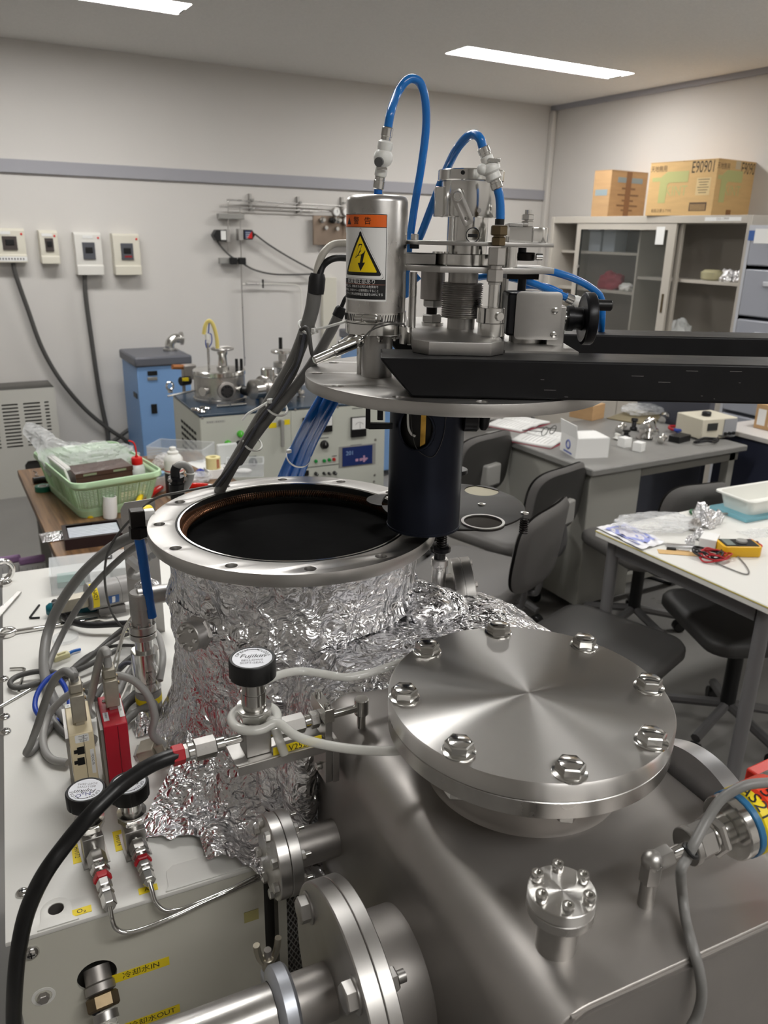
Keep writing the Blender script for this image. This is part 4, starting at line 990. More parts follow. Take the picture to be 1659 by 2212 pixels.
# ------------------------------------------------------------------ sensor leads by the canister
t = thing('sensor_rod', 'bright slim steel connector rod lying towards the canister with a thin wire', 'connector', HM @ hl(690, 770, -.08))
a, b = hl(677, 779, -.09), hl(770, 739, -.07); d = (b-a); 
part('rod', MB(HM).lathe(a, d, [(.0035, 0), (.0055, .002), (.0058, d.length*.45), (.0075, d.length*.47), (.0075, d.length*.95), (.006, d.length)], 20), STEELB, t)
part('ball_end', MB(HM).sphere(b+d.normalized()*.003, .0082), STEELB, t)
part('wire', MB(HM).tube([b+d.normalized()*.006]+arm_pts([(785, 730, -.08), (800, 715, -.08), (820, 706, -.08), (850, 699, -.07), (870, 700, -.06), (876, 706, -.055)]), .0011, 6), CABLED, t)
t = thing('sensor_rod', 'slender steel connector rod half hidden behind the brighter one', 'connector', HM @ hl(700, 765, -.05))
a, b = hl(690, 772, -.06), hl(762, 728, -.04); d = (b-a)
part('rod', MB(HM).lathe(a, d, [(.0022, 0), (.0022, d.length*.6), (.0052, d.length*.62), (.0052, d.length)], 16), STEEL, t)

# ------------------------------------------------------------------ black deposition head under the lid
DH = thing('deposition_head', 'blue-black oxidised cylinder with a round window hanging below the raised lid', 'deposition head', HM @ Vector((-.029, 0, -.23)))
uD, RDm, wT, wB = -.0292, .0528, -.0158, -.2225
wc, wz, wa = R(-21), -.068, .0255
def shell(r):
    mb = MB(HM); n, m = 128, 80; vs = []; idx = {}
    for j in range(m+1):
        for i in range(n):
            th = 2*PI*i/n; w = wT+(wB-wT)*j/m
            vs.append((uD+r*math.sin(th), -r*math.cos(th), w))
    fs = []
    for j in range(m):
        for i in range(n):
            thc = (2*PI*(i+.5)/n+PI) % (2*PI)-PI; w = wT+(wB-wT)*(j+.5)/m
            if ((thc-wc)*RDm/wa)**2+((w-wz)/(wa*1.1))**2 < 1: continue
            k = (i+1) % n; fs.append((j*n+i, j*n+k, (j+1)*n+k, (j+1)*n+i))
    return mb.add(vs, fs)
so = part('cylinder_shell', shell(RDm), OXBLUE, DH, ang=60)
sm = so.modifiers.new('thick', 'SOLIDIFY'); sm.thickness = .002; sm.offset = -1
rim = []
for i in range(65):
    a = 2*PI*i/64; th = wc+(wa+.0004)/RDm*math.cos(a); rim.append((uD+(RDm+.0003)*math.sin(th), -(RDm+.0003)*math.cos(th), wz+(wa*1.1+.0004)*math.sin(a)))
part('window_rim', MB(HM).tube(rim, .0022, 6, smooth=False), OXBLUE, DH)
part('inner_liner', MB(HM).lathe((uD, 0, wB), (0, 0, 1), [(.046, 0), (.046, .2)], 48), mat('black_liner', (12, 11, 11), .6), DH)  # plain black surface inside the round window
part('inner_strip', MB(HM).box((uD-.008, -.0475, -.06), (.007, .0012, .075), None), mat('iridescent_gold', (190, 150, 70), .2, 1, var=(60, .4)), DH)
part('inner_tab', MB(HM).tube([(uD-.029, -.039, -.045), (uD-.028, -.042, -.065), (uD-.024, -.044, -.075), (uD-.018, -.046, -.078)], .0016, 6), PAPER, DH)
part('wire', MB(HM).tube([(uD-.026, -.0478, -.045), (uD-.022, -.0508, -.075), (uD-.015, -.0520, -.095), (uD+.002, -.0540, -.105), (uD+.012, -.0530, -.098), (uD+.02, -.0500, -.075), (uD+.022, -.0490, -.05)], .0005, 5), CABLED, DH)
part('bottom_rim', MB(HM).ring((uD, 0, wB-.0005), (0, 0, 1), .048, .0538, .004, 80, .0005), OXBLUE, DH)
# left U bracket with bolts
q0, q1 = hl(790, 878, -.03), hl(840, 925, -.03)
U = MB(HM).bb((q0.x, -.036, q1.z), (q0.x+.006, -.026, -.016)).bb((q0.x+.006, -.036, q1.z), (uD-.049, -.026, q1.z+.0075))
part('u_bracket', U, BLACKM, DH, bevel=.0008)
part('inner_bracket', MB(HM).bb((q0.x+.016, -.040, q1.z+.013), (q0.x+.024, -.03, -.016)), BLACKM, DH, bevel=.0008)
for x in (773, 786, 798, 812, 825, 838):
    q = hl(x, 880, -.07); part('bolt', MB(HM).hexn((q.x, -.07+.03*(x % 2), -.0158), (q.x, -.07+.03*(x % 2), -.0235), .0045), BLACKM, DH)
# right valve stub
r0 = hl(1052, 898, 0)
part('stub_flange', MB(HM).lathe((r0.x, 0, -.0158), (0, 0, -1), [(.0235, 0), (.0235, .018), (.0250, .0185), (.0250, .026), (.0235, .027)], 40), BURNT, DH)
part('stub_lever', MB(HM).lathe((r0.x-.004, 0, -.043), (0, 0, -1), [(.0085, 0), (.0095, .012), (.0075, .03), (.004, .035)], 20), BLACKM, DH)
for i in range(6):
    a = i*PI/3; q = (r0.x+.019*math.cos(a), .019*math.sin(a), -.0428); part('bolt', MB(HM).hexn(q, (q[0], q[1], q[2]-.004), .0036), BRASS, DH)
part('stub_flange', MB(HM).rcyl((uD+RDm-.004, -.01, -.06), (uD+RDm+.018, -.01, -.06), .018), BLACKM, DH)
part('side_disc', MB(HM).rcyl((uD+RDm-.008, .012, hl(1010, 1022, .012).z), (uD+RDm-.008, .012, hl(1010, 1013, .012).z), .018, .0008), BLACKM, DH)
# shutter plate with round openings
WS = -.2300; ZS = FC.z+KH*WS
def sp(px, py): return HMi @ PZ(px, py, ZS)
c0 = sp(978, 1093); l0 = sp(805, 1088); RS = .115
holes = []
for (px, py, rx) in ((1040, 1063, 28), (1043, 1132, 0), (830, 1083, 0)):
    c = sp(px, py); holes.append(circ(c.x, c.y, .0330 if py == 1132 else .029, 40))
SHM = mat('dark_iridescent_plate', (24, 21, 19), .5, .15, var=(14, .3))
part('shutter_plate', MB(HM).plate([circ(c0.x, c0.y, RS, 96)] + holes, .003, Matrix.Translation((0, 0, WS)), .0003), SHM, DH)
cl_ = sp(1043, 1132)
part('lens_ring', MB(HM).ring((cl_.x, cl_.y, WS+.0032), (0, 0, 1), .0290, .0330, .0015, 48), STEELM, DH)
part('lens', MB(HM).lathe((cl_.x, cl_.y, WS), (0, 0, 1), [(.0328, 0), (.0328, .0022)], 48), mat('smoky_glass', (70, 64, 58), .05, trans=.75, ior=1.2), DH)
c2 = sp(1040, 1063); part('target_disc', MB(HM).lathe((c2.x, c2.y, WS-.001), (0, 0, 1), [(.0288, 0), (.0288, .0025)], 40), mat('pale_target', (150, 144, 122), .5), DH)
for x, y in ((1040, 1094), (1133, 1113)):
    c = sp(x, y); part('screw', MB(HM).lathe((c.x, c.y, WS+.003), (0, 0, 1), [(.0062, 0), (.006, .0016), (.0024, .002), (.0022, .001), (0, .001)], 20), STEELB, DH)
def spring(c, z0, z1, r, n):
    pts = [(c.x+r*math.cos(2*PI*i/12), c.y+r*math.sin(2*PI*i/12), z0+(z1-z0)*i/(12*n)) for i in range(12*n+1)]
    return MB(HM).tube(pts, .0011, 6, smooth=False)
c = sp(1133, 1122); part('spring', spring(c, WS, WS-.022, .0062, 6), BURNT, DH); part('spring_pin', MB(HM).cyl((c.x, c.y, WS), (c.x, c.y, WS-.02), .003), BURNT, DH)
c = sp(955, 1150); part('spring', spring(c, WS, WS-.022, .0072, 6), BURNT, DH); part('spring_pin', MB(HM).cyl((c.x, c.y, WS), (c.x, c.y, WS-.028), .0035), BURNT, DH)
part('spring_seat', MB(HM).rcyl((c.x, c.y, WS-.03), (c.x, c.y, WS-.024), .0125), BLACKM, DH)

# ================================================================== VALVES, SENSORS AND CABLES ON THE MACHINE
def vup(px, py, base):                                   # height of a pixel on the vertical line plane over base
    n = Vector((base.x, base.y, 0)); return onp(px, py, base, n).z
FACEW = mat('white_valve_face', (226, 228, 234), .4)
def bellows_valve(name, label, base, ztop, flow, rot, hand=None, rH=.0228, hf=.02):
    """base: body centre on its support (world), ztop: top of the handle, flow: world direction of the gas line"""
    t = thing(name, label, 'valve', base)
    fl = Vector(flow).normalized(); sd = Vector((0, 0, 1)).cross(fl)
    F = Matrix(((fl.x, sd.x, 0, base.x), (fl.y, sd.y, 0, base.y), (0, 0, 1, base.z), (0, 0, 0, 1)))
    H = ztop-base.z
    part('valve_body', MB(F).box((0, 0, .0155), (.026, .024, .031)), STEELM, t, bevel=.0008)
    part('bonnet', MB(F).lathe((0, 0, .031), (0, 0, 1), [(.0105, 0), (.0105, .008)], 32).hexn((0, 0, .037), (0, 0, .0475), .0168).lathe((0, 0, .0475), (0, 0, 1), [(.0165, 0), (.0172, .001), (.0172, .0035), (.0118, .0045), (.0118, H-.031-hf), (.0095, H-.029-hf), (.0095, H-.0475-hf+.004)], 32), STEELB, t)
    z0 = H-hf; kn = []
    mbh = MB(F); n = 72
    def prf(i): return rH*(1 if (i % 12) else .965)
    vs, fs = [], []
    for k, (dz, s) in enumerate(((0, .93), (.0015, 1), (hf-.0015, 1), (hf, .95), (hf, .86), (hf-.001, .85))):
        for i in range(n):
            a = 2*PI*i/n; r = (prf(i) if k in (1, 2) else rH)*s; vs.append((r*math.cos(a), r*math.sin(a), z0+dz))
    for k in range(5):
        for i in range(n): j = (i+1) % n; fs.append((k*n+i, k*n+j, (k+1)*n+j, (k+1)*n+i))
    fs.append(tuple(range(n-1, -1, -1))); fs.append(tuple(5*n+i for i in range(n)))
    hd = part('handle', mbh.add(vs, fs), BLACKP, t)
    part('face_disc', MB(F).lathe((0, 0, H-.0012), (0, 0, 1), [(rH*.84, 0), (rH*.84, .0009)], 48), FACEW, hd)
    T = Matrix.Translation((base.x, base.y, base.z+H-.0001)) @ Matrix.Rotation(rot, 4, 'Z')
    k = rH/.0228
    def tx(s, x, y, sz, rz=0, m=INK, sx=1, shear=0): part('lettering', MB().text(s, sz*k, T @ Matrix.Translation((x*k, y*k, 0)) @ Matrix.Rotation(rz, 4, 'Z'), sx=sx, shear=shear), m, hd, smooth=False)
    mb = MB()
    for s, a0 in (('OPEN', 142), ('CLOSE', 38)):
        for i, ch in enumerate(s):
            a = R(a0 - (i-(len(s)-1)/2)*13); mb.text(ch, .0052*k, T @ Matrix.Translation((.0155*k*math.cos(a), .0155*k*math.sin(a), 0)) @ Matrix.Rotation(a-PI/2, 4, 'Z'))
    part('lettering', mb, INK, hd, smooth=False)
    arc = [(.0158*k*math.cos(R(a)), .0158*k*math.sin(R(a)), 0) for a in range(70, 111, 4)]
    part('arrow', MB().tube(arc, .0003, 4, smooth=False, L=T).prism([(arc[0][0]+.0012, arc[0][1]-.0006), (arc[0][0]-.0008, arc[0][1]+.0012), (arc[0][0]-.0008, arc[0][1]-.0004)], .0003, T).prism([(arc[-1][0]-.0012, arc[-1][1]-.0006), (arc[-1][0]+.0008, arc[-1][1]-.0004), (arc[-1][0]+.0008, arc[-1][1]+.0012)], .0003, T), INK, hd)
    tx('Fujikin', 0, .0030, .0092, 0, INK, 1.05, .3)
    tx('BELLOWS', 0, -.0050, .0048, 0, mat('grey_ink', (110, 108, 112), .5)); tx('SOFT-SEAL', 0, -.0100, .0048, 0, MATS['grey_ink'])
    if hand: tx(hand, .001, .009, .0085, .25, INKB)
    return t, F
def fitting_run(t, F, segs, axis=1, z=.0155):
    """row of tube fittings along +/- the flow axis: (kind, start, end, radius, material)"""
    for kind, a, b, r, m, nm in segs:
        mb = MB(F); A, B = Vector((axis*a, 0, z)), Vector((axis*b, 0, z))
        if kind == 'h': mb.hexn(A, B, r)
        else: mb.lathe(A, B-A, [(r, 0), (r, abs(b-a))], 24)
        part(nm, mb, m, t)
for nm, hx, hy, ex_, ey_, lb, hand in (('HV172', 185, 1705, 238, 1958, 'black-handled bellows valve beside the tape HV172, handwritten N₂O on its face', 'N₂O'), ('HV174', 278, 1690, 323, 1905, 'black-handled bellows valve beside the tape HV174, partly behind the black hose', None)):
    zt = .982; hpt = PZ(hx, hy, zt); base = Vector((hpt.x, hpt.y, ZT)); e = PZ(ex_, ey_, ZT+.0155)
    fl = Vector((e.x-base.x, e.y-base.y, 0)); LN = fl.length
    t, F = bellows_valve('bellows_valve', lb, base, zt, fl, R(158) if hand else R(172), hand)
    f = LN/.142
    fitting_run(t, F, [('c', .013, .030*f, .0048, STEELB, 'stub'), ('h', .030*f, .056*f, .0108, STEELM, 'union_nut'), ('c', .056*f, .060*f, .0085, STEELB, 'gland'), ('h', .060*f, .071*f, .0108, STEEL, 'union_nut'), ('c', .071*f, .078*f, .0065, STEELB, 'stub'), ('h', .078*f, .090*f, .0102, REDT, 'red_tape_band'), ('h', .091*f, .106*f, .0085, STEEL, 'hex_body'), ('c', .106*f, .112*f, .0065, STEEL, 'gland'), ('h', .112*f, .119*f, .0085, STEEL, 'lock_nut'), ('h', .120*f, .142*f, .0078, STEELB, 'tube_nut')])
    part('mount_plate', MB(F).box((0, 0, .0008), (.05, .030, .0016)), STEELM, t)
    part('name_tab', MB(F).box((.014, -.006, .042), (.0006, .008, .004)), PAPER, t)
    zt_ = ZT+.0155
    if hand: path = [e] + [PZ(x, y, z) for x, y, z in ((242, 1985, ZT+.005), (250, 2005, ZT-.006), (272, 2014, ZT-.012), (310, 2006, ZT-.012), (380, 1978, ZT-.008), (450, 1945, ZT-.006), (520, 1915, ZT-.006), (575, 1892, ZT-.008)) ]
    else: path = [e] + [PZ(x, y, z) for x, y, z in ((329, 1925, ZT+.008), (337, 1950, ZT-.002), (356, 1966, ZT-.01), (385, 1966, ZT-.012), (430, 1950, ZT-.008), (500, 1920, ZT-.004), (560, 1890, ZT-.004))]
    solo('gas_line', 'bent steel gas line leaving the HV172 valve, the lower of two' if hand else 'bent steel gas line leaving the HV174 valve, the upper of two', 'gas line', MB().tube(path, .0026, 10), STEELB)

# ------------------------------------------------------------------ V252 valve on its bracket at the shoulder of the duct box
zA = 1.124
EL, LE = PZ(781, 1527, zA), PZ(398, 1627, zA)
ax = (LE-EL).normalized()
hpt = PZ(557, 1442, 1.210)
s_ = (Vector((hpt.x, hpt.y, zA))-EL).dot(ax); bc = EL+ax*s_
base = Vector((bc.x, bc.y, zA-.0165))
t, F = bellows_valve('bellows_valve', 'black-handled bellows valve on a bracket, labelled V252, with a tube tied round it', base, 1.212, ax, R(-22), None, .0228, .0205)
LN = (LE-bc).dot(ax); RN = s_
part('spindle', MB(F).lathe((0, 0, .0555), (0, 0, 1), [(.0125, 0), (.0125, .012), (.0095, .013), (.0095, .032)], 30), STEELB, t)
fitting_run(t, F, [('c', .013, .032, .0040, STEELB, 'stub'), ('c', .032, .040, .007, STEELB, 'gland'), ('h', .040, .062, .0108, STEEL, 'union_nut'), ('c', .062, .067, .0085, STEELB, 'gland'), ('h', .067, .078, .0085, STEEL, 'lock_nut'), ('c', .078, .083, .0066, STEELB, 'gland'), ('h', .083, LN, .0098, REDT, 'red_tape_band')], 1, .0165)
fitting_run(t, F, [('c', .013, .022, .0075, STEELB, 'stub'), ('h', .022, .052, .0105, STEELM, 'union_nut'), ('c', .052, .058, .007, STEELB, 'gland'), ('h', .058, .068, .0092, STEEL, 'lock_nut'), ('c', .068, RN, .0042, STEELB, 'outlet_tube')], -1, .0165)
part('elbow', MB().rcyl(EL+Vector((0, 0, -.0085)), EL+Vector((0, 0, .0105)), .0078), STEELB, t)
ft = PZ(778, 1562, ZB)
part('riser', MB().cyl(Vector((EL.x, EL.y, ZB-.001)), Vector((EL.x, EL.y, zA-.008)), .0046), STEELB, t)
sh = part('shelf_plate', MB(F).plate([rrect(-.078, -.020, .026, .020, .004)], .0022, Matrix.Translation((0, 0, -.0024)), .0003), STEELM, t)
part('shelf_lip', MB(F).box((-.026, .0205, -.006), (.10, .0022, .010)), STEELM, t)
BRK_ = thing('valve_bracket', 'upright steel bracket plates bolted to the shoulder of the duct box', 'bracket', MM @ Vector((.262, .69, 1.05)))
bp_ = bc-ax*.073
Fb = Matrix(((ax.x, F[0][1], 0, bp_.x), (ax.y, F[1][1], 0, bp_.y), (0, 0, 1, zA), (0, 0, 0, 1)))
part('post_plate', MB(Fb).bb((-.004, -.017, -.070), (.004, .017, .004)), STEELM, BRK_, bevel=.0006)
part('cap_plate', MB(Fb).bb((-.0055, -.019, .0045), (.0055, .019, .020)), STEELB, BRK_, bevel=.0006)
for sy in (-.013, .013):
    part('cap_screw', MB(Fb).lathe((0, sy, .020), (0, 0, 1), [(.0034, 0), (.0034, .0045), (.0017, .0045), (.0017, .003), (0, .003)], 16), STEELB, BRK_)
for sy, sz in ((-.006, -.028), (.006, -.026), (.004, -.056)):
    part('cap_screw', MB(Fb).rcyl((.004, sy, sz), (.0095, sy, sz), .0042, n=16), STEELB, BRK_)
part('angle_leg', MB(Fb).bb((-.012, -.017, -.072), (-.0042, .017, -.022)), STEELD, BRK_, bevel=.0006)
tl = PZ(643, 1611, zA-.0135); tape_label(t, 'V252', tl, -ax, Vector((0, 0, 1)), .052, .011, .0098, sx=.95)
# tied silicone tube and black gas hose
HB = base+Vector((0, 0, .044))
def around(r, a0, a1, z0, n=14): return [Vector((base.x+r*math.cos(R(a0+(a1-a0)*i/n)), base.y+r*math.sin(R(a0+(a1-a0)*i/n)), base.z+z0)) for i in range(n+1)]
dirc = math.degrees(math.atan2(-base.y, -base.x))
lp = around(.0225, dirc-150, dirc+170, .037)
solo('silicone_tube', 'milky silicone tube tied round the neck of the V252 valve', 'tube', MB().tube([PZ(614, 1628, 1.11), PZ(600, 1590, 1.13), PZ(588, 1556, 1.145)]+[around(.0225, dirc+40, dirc+40, .037, 1)[0]]+around(.0225, dirc+60, dirc+380, .037)+[PZ(600, 1562, 1.147), PZ(640, 1590, 1.14), PZ(690, 1606, 1.135), PZ(760, 1618, 1.135), PZ(830, 1622, 1.137), PZ(880, 1617, 1.14), PZ(930, 1600, 1.143)], .0047, 12, 6), TUBEW)
solo('silicone_tube', 'milky silicone tube running from behind the V252 handle under the blank lid', 'tube', MB().tube([PZ(575, 1470, 1.15), PZ(610, 1456, 1.15), PZ(650, 1450, 1.148), PZ(700, 1456, 1.145), PZ(745, 1463, 1.143), PZ(790, 1456, 1.143), PZ(840, 1440, 1.143), PZ(900, 1420, 1.142)], .0046, 12), TUBEW)
solo('gas_hose', 'thick black gas hose arching from the V252 valve down over the cabinet front', 'hose', MB().tube([LE+ax*.001, PZ(355, 1640, 1.125), PZ(310, 1662, 1.12), PZ(255, 1702, 1.11), PZ(200, 1755, 1.10), PZ(145, 1820, 1.08), PZ(95, 1890, 1.06), PZ(60, 1965, 1.02), PZ(42, 2040, .98), PZ(33, 2120, .93), PZ(30, 2212, .85), PZ(34, 2320, .75)], .0075, 14, 10), BLACKP)

# ------------------------------------------------------------------ AS21 pressure sensor
f0 = PZ(1394, 1953, ZB); zS = ZB+.042
t = thing('pressure_sensor', 'steel pressure sensor with a blue ring and a yellow AS21 band on the duct box', 'sensor', f0)
e0 = Vector((f0.x, f0.y, zS)); e1 = PZ(1640, 1757, zS+.012); d = (e1-e0).normalized(); LS = (e1-e0).length
part('riser', MB().cyl(f0+Vector((0, 0, -.001)), e0+Vector((0, 0, -.012)), .0064), STEELM, t)
part('elbow', MB().hexn(e0+Vector((0, 0, -.018)), e0+Vector((0, 0, .003)), .0088).lathe(e0-d*.003, d, [(.0086, 0), (.0088, .018), (.008, .02)], 6).sphere(e0+Vector((0, 0, .001)), .0088, 14, 10), STEELM, t)
part('tube', MB().cyl(e0+d*.014, e0+d*.062, .0050), STEELB, t)
k = LS/.20
def sg(a, b, r, m, nm, hexa=False):
    mb = MB(); (mb.hexn if hexa else mb.rcyl)(e0+d*a*k, e0+d*b*k, r); return part(nm, mb, m, t)
sg(.060, .070, .0155, STEELM, 'collar'); sg(.070, .100, .0150, STEELM, 'union_nut', True); sg(.100, .105, .0135, STEELB, 'gland'); sg(.105, .117, .0185, STEEL, 'lock_nut', True); sg(.117, .136, .0125, STEELB, 'neck'); sg(.136, .152, .0265, STEELB, 'sensor_head')
sg(.152, .163, .0275, mat('blue_ring', (44, 104, 146), .35), 'blue_ring')
yb = sg(.163, .182, .0277, YTAPE, 'label_band'); rb = sg(.182, .235, .0277, mat('red_band', (226, 66, 38), .4), 'red_band'); sg(.235, .30, .0272, STEEL, 'rear_case')
Fs = frame(e0, d)
def bnd(a_c, r):
    cdir = (CAM-(e0+d*a_c*k)); cdir = (cdir-d*cdir.dot(d)).normalized(); up_ = Vector((0, 0, 1)); up_ = (up_-d*up_.dot(d)).normalized()
    n0 = (cdir*.7+up_*.7).normalized(); tv = d.cross(n0)
    def f(p): th = p.x/r; return e0+d*(a_c*k+p.y)+(n0*math.cos(th)+tv*math.sin(th))*(r+.0003)
    return f
part('lettering', MB().text('AS21', .0155, Matrix.Identity(4), bend=bnd(.1725, .0277)), INK, yb, smooth=False)
part('lettering', MB().text('500', .0175, Matrix.Translation((.006, 0, 0)), bend=bnd(.198, .0277)), INK, rb, smooth=False)
cz = [(1665, 1690, 1.2), (1610, 1697, 1.2), (1560, 1725, 1.19), (1525, 1775, 1.175), (1500, 1822, 1.165), (1483, 1855, 1.155), (1471, 1882, 1.15), (1474, 1930, 1.12), (1482, 1990, 1.108), (1498, 2050, 1.106)]
t2 = thing('sensor_cable', 'grey sensor cable tied to the AS21 sensor tube and hanging over the duct box edge', 'cable', PZ(1482, 1990, 1.10))
part('cable', MB().tube([PZ(*c) for c in cz]+[MM @ my(x, y, v) for x, y, v in ((1511, 2100, .294), (1516, 2150, .290), (1506, 2195, .289), (1485, 2240, .288), (1470, 2330, .285))], .0040, 12), CABLEG, t2)
ct = PZ(1492, 1838, 1.16); part('black_tie', MB().torus(ct, (.5, -.3, .8), .0062, .0016, 20, 8), BLACKP, t2)
ct = e0+d*.050; part('white_tie', MB().torus(ct+Vector((0, 0, .003)), d, .0095, .0014, 24, 8), WHITEP, t2)

# ------------------------------------------------------------------ controller modules beside the chamber
CRM = mat('cream_plastic_case', (222, 208, 174), .4); REDC = mat('crimson_painted_case', (176, 24, 44), .35, var=(20, .05)); DSUB = mat('metallised_hood', (170, 164, 150), .38, .6, var=(80, .08))
def module(name, label, x0, x1, y0, y1, z1, m):
    t = thing(name, label, 'controller module', MM @ Vector(((x0+x1)/2, (y0+y1)/2, ZT)))
    part('case', MB(MM).bb((x0, y0, ZT+.001), (x1, y1, z1)), m, t, bevel=.0012)
    part('seam', MB(MM).box(((x0*.42+x1*.58), y0-.0002, (ZT+z1)/2), (.0005, .0006, z1-ZT-.006)), INK, t)
    part('side_bracket', MB(MM).bb((x0-.004, y0+.004, ZT+.0005), (x0-.0005, y1, z1-.006)), STEELM, t)
    return t
cm = module('controller_module', 'cream controller module with two telephone-style sockets on the cabinet top', .002, .031, .915, .990, 1.004, CRM)
rm = module('controller_module', 'crimson controller module standing next to the cream one', .043, .072, .908, .982, 1.010, REDC)
fz = lambda px, py: my(px, py, .9147)
for cx_, cy_ in ((172, 1622), (173, 1645)):
    q = fz(cx_, cy_)
    s = part('socket', MB(MM).box((q.x+.0015, .9147, q.z), (.0085, .0008, .0105)).box((q.x-.0045, .9147, q.z-.0005), (.0045, .0008, .005)), DARK, cm)
q = MM @ fz(177, 1595); lo = part('inspection_label', MB(MM).plate([rrect(fz(177, 1595).x-.0082, fz(177, 1595).z-.0056, fz(177, 1595).x+.0082, fz(177, 1595).z+.0056, .0015)], .0003, Matrix(((1, 0, 0, 0), (0, 0, -1, .9149), (0, 1, 0, 0), (0, 0, 0, 1)))), PAPER, cm)
Lx = lambda dx, dz: MM @ Matrix.Translation((fz(177, 1595).x+dx, .9143, fz(177, 1595).z+dz)) @ Matrix.Rotation(PI/2, 4, 'X')
part('lettering', MB().text('Final Test', .0026, Lx(.0015, .0035)).text('and', .0024, Lx(.0015, .0014)).text('Inspection', .0026, Lx(.0015, -.0007)).text('Passed', .0032, Lx(.0015, -.0036)), INK, lo, smooth=False)
q = fz(199, 1640); lo = part('barcode_label', MB(MM).box((q.x+.001, .9148, q.z-.003), (.0045, .0004, .036)), PAPER, cm)
part('lettering', MB().text('MDOG 05', .0038, MM @ Matrix.Translation((q.x+.001, .9144, q.z)) @ Matrix.Rotation(PI/2, 4, 'X') @ Matrix.Rotation(-PI/2, 4, 'Z')), INK, lo, smooth=False)
tape_label(cm, '0', MM @ Vector((.006, .984, 1.0042)), MX, MY, .007, .009, .005, PAPER, 'corner_label')
so = tape_label(rm, 'SPAN', MM @ Vector((.0485, .930, 1.0102)), -MY, MX, .020, .0065, .0035, mat('silver_label', (206, 208, 212), .4), 'span_label')
part('lettering', MB().text('ZERO', .0035, MM @ Matrix.Translation((.0485, .936, 1.0109)) @ Matrix.Rotation(-PI/2, 4, 'Z'), sx=.8), INK, so, smooth=False)
tape_label(rm, 'MODEL 2200', MM @ Vector((.068, .945, 1.0102)), -MY, MX, .045, .006, .003, PAPER, 'serial_label')
screw((.0505, .968, 1.0102), (0, 0, 1), .0032, MM, True, rm)
def dsub(label, c, rz, tilt=0, name='cable_connector', M=None, hgt=.045):
    Ld = (M or MM) @ Matrix.Translation(c) @ Matrix.Rotation(rz, 4, 'Z') @ Matrix.Rotation(tilt, 4, 'Y')
    t = thing(name, label, 'connector', Ld @ Vector((0, 0, 0)))
    part('hood', MB(Ld).bb((-.0085, -.016, .006), (.0085, .016, hgt)), DSUB, t, bevel=.0015)
    part('hood_neck', MB(Ld).bb((-.0075, -.010, hgt), (.0075, .010, hgt+.013)), DSUB, t, bevel=.0015)
    part('plug_shell', MB(Ld).bb((-.0050, -.0125, .0005), (.0050, .0125, .006)), STEELM, t)
    for sy in (-.0135, .0135): part('thumb_screw', MB(Ld).cyl((0.0087, sy*.7, hgt-.008), (.0105, sy*.7, hgt-.008), .0024, n=12), BRASS, t)
    return Ld
D1 = dsub('grey metallised cable plug on top of the cream module', (.0175, .945, 1.0042), 0)
D2 = dsub('grey metallised cable plug on top of the crimson module', (.0595, .955, 1.0102), 0)
cD = mz(325, 1622, ZT+.008)
D3 = dsub('loose metallised cable plug lying against the foil skirt', (cD.x-.02, cD.y-.004, ZT+.012), R(-20), R(72), M=MM, hgt=.03)
def wp(l): return [PZ(*c) for c in l]
top1 = D1 @ Vector((0, 0, .056)); top2 = D2 @ Vector((0, 0, .056))
cable('signal_cable', 'dark grey cable rising from the cream module and looping down to the cabinet top', [top1-Vector((0, 0, .01)), top1, top1+Vector((-.001, .004, .014))]+wp([(160, 1460, 1.075), (140, 1450, 1.075), (118, 1468, 1.06), (98, 1515, 1.02), (82, 1565, .97), (66, 1608, .915), (57, 1626, .897), (70, 1622, .896), (98, 1585, .896), (128, 1548, .896), (150, 1530, .896)]), .0052, CABLEG)
cable('signal_cable', 'light grey cable bent in a tight hairpin above the crimson module', [top2-Vector((0, 0, .01)), top2, top2+Vector((-.001, .004, .02))]+wp([(232, 1412, 1.10), (226, 1404, 1.10), (218, 1415, 1.09), (208, 1455, 1.05), (198, 1500, 1.0), (190, 1530, .95), (200, 1545, .90)]), .0055, CABLEL)
t3 = D3 @ Vector((0, 0, .041))
cable('signal_cable', 'light grey cable arching from the loose plug past both modules', [t3]+wp([(329, 1585, .94), (334, 1545, .97), (318, 1500, 1.0), (285, 1468, 1.02), (245, 1460, 1.02), (200, 1475, .99), (150, 1500, .95), (112, 1535, .92), (95, 1575, .905), (95, 1615, .90), (112, 1640, .898), (146, 1648, .898)]), .0055, CABLEL)
cable('power_lead', 'thick grey cable sweeping from the chamber down in a wide arc over the cabinet top', wp([(318, 1150, 1.16), (270, 1166, 1.14), (225, 1195, 1.10), (175, 1242, 1.04), (130, 1305, .98), (104, 1365, .935), (95, 1425, .912), (102, 1480, .901), (125, 1530, .899), (160, 1572, .899), (200, 1600, .899)]), .0088, CABLEG)
cable('power_lead', 'thinner grey cable running inside the wide arc of the thick one', wp([(312, 1168, 1.15), (262, 1205, 1.10), (205, 1262, 1.03), (160, 1325, .97), (125, 1390, .925), (103, 1445, .905), (100, 1500, .898), (118, 1560, .897), (160, 1600, .896)]), .0055, CABLEG)
cable('signal_cable', 'dark grey cable loop lying flat beside the hex key', wp([(195, 1500, .90), (160, 1468, .905), (100, 1450, .905), (45, 1458, .902), (22, 1474, .90), (35, 1486, .898), (80, 1476, .898), (140, 1455, .90), (185, 1440, .905), (260, 1400, .91)]), .0045, CABLED)
cable('blue_wire', 'royal blue cable loop behind the cream module', wp([(125, 1453, .93), (100, 1470, .925), (80, 1500, .915), (76, 1530, .905), (92, 1550, .90), (125, 1556, .897), (150, 1556, .897)]), .0040, BLUEW)
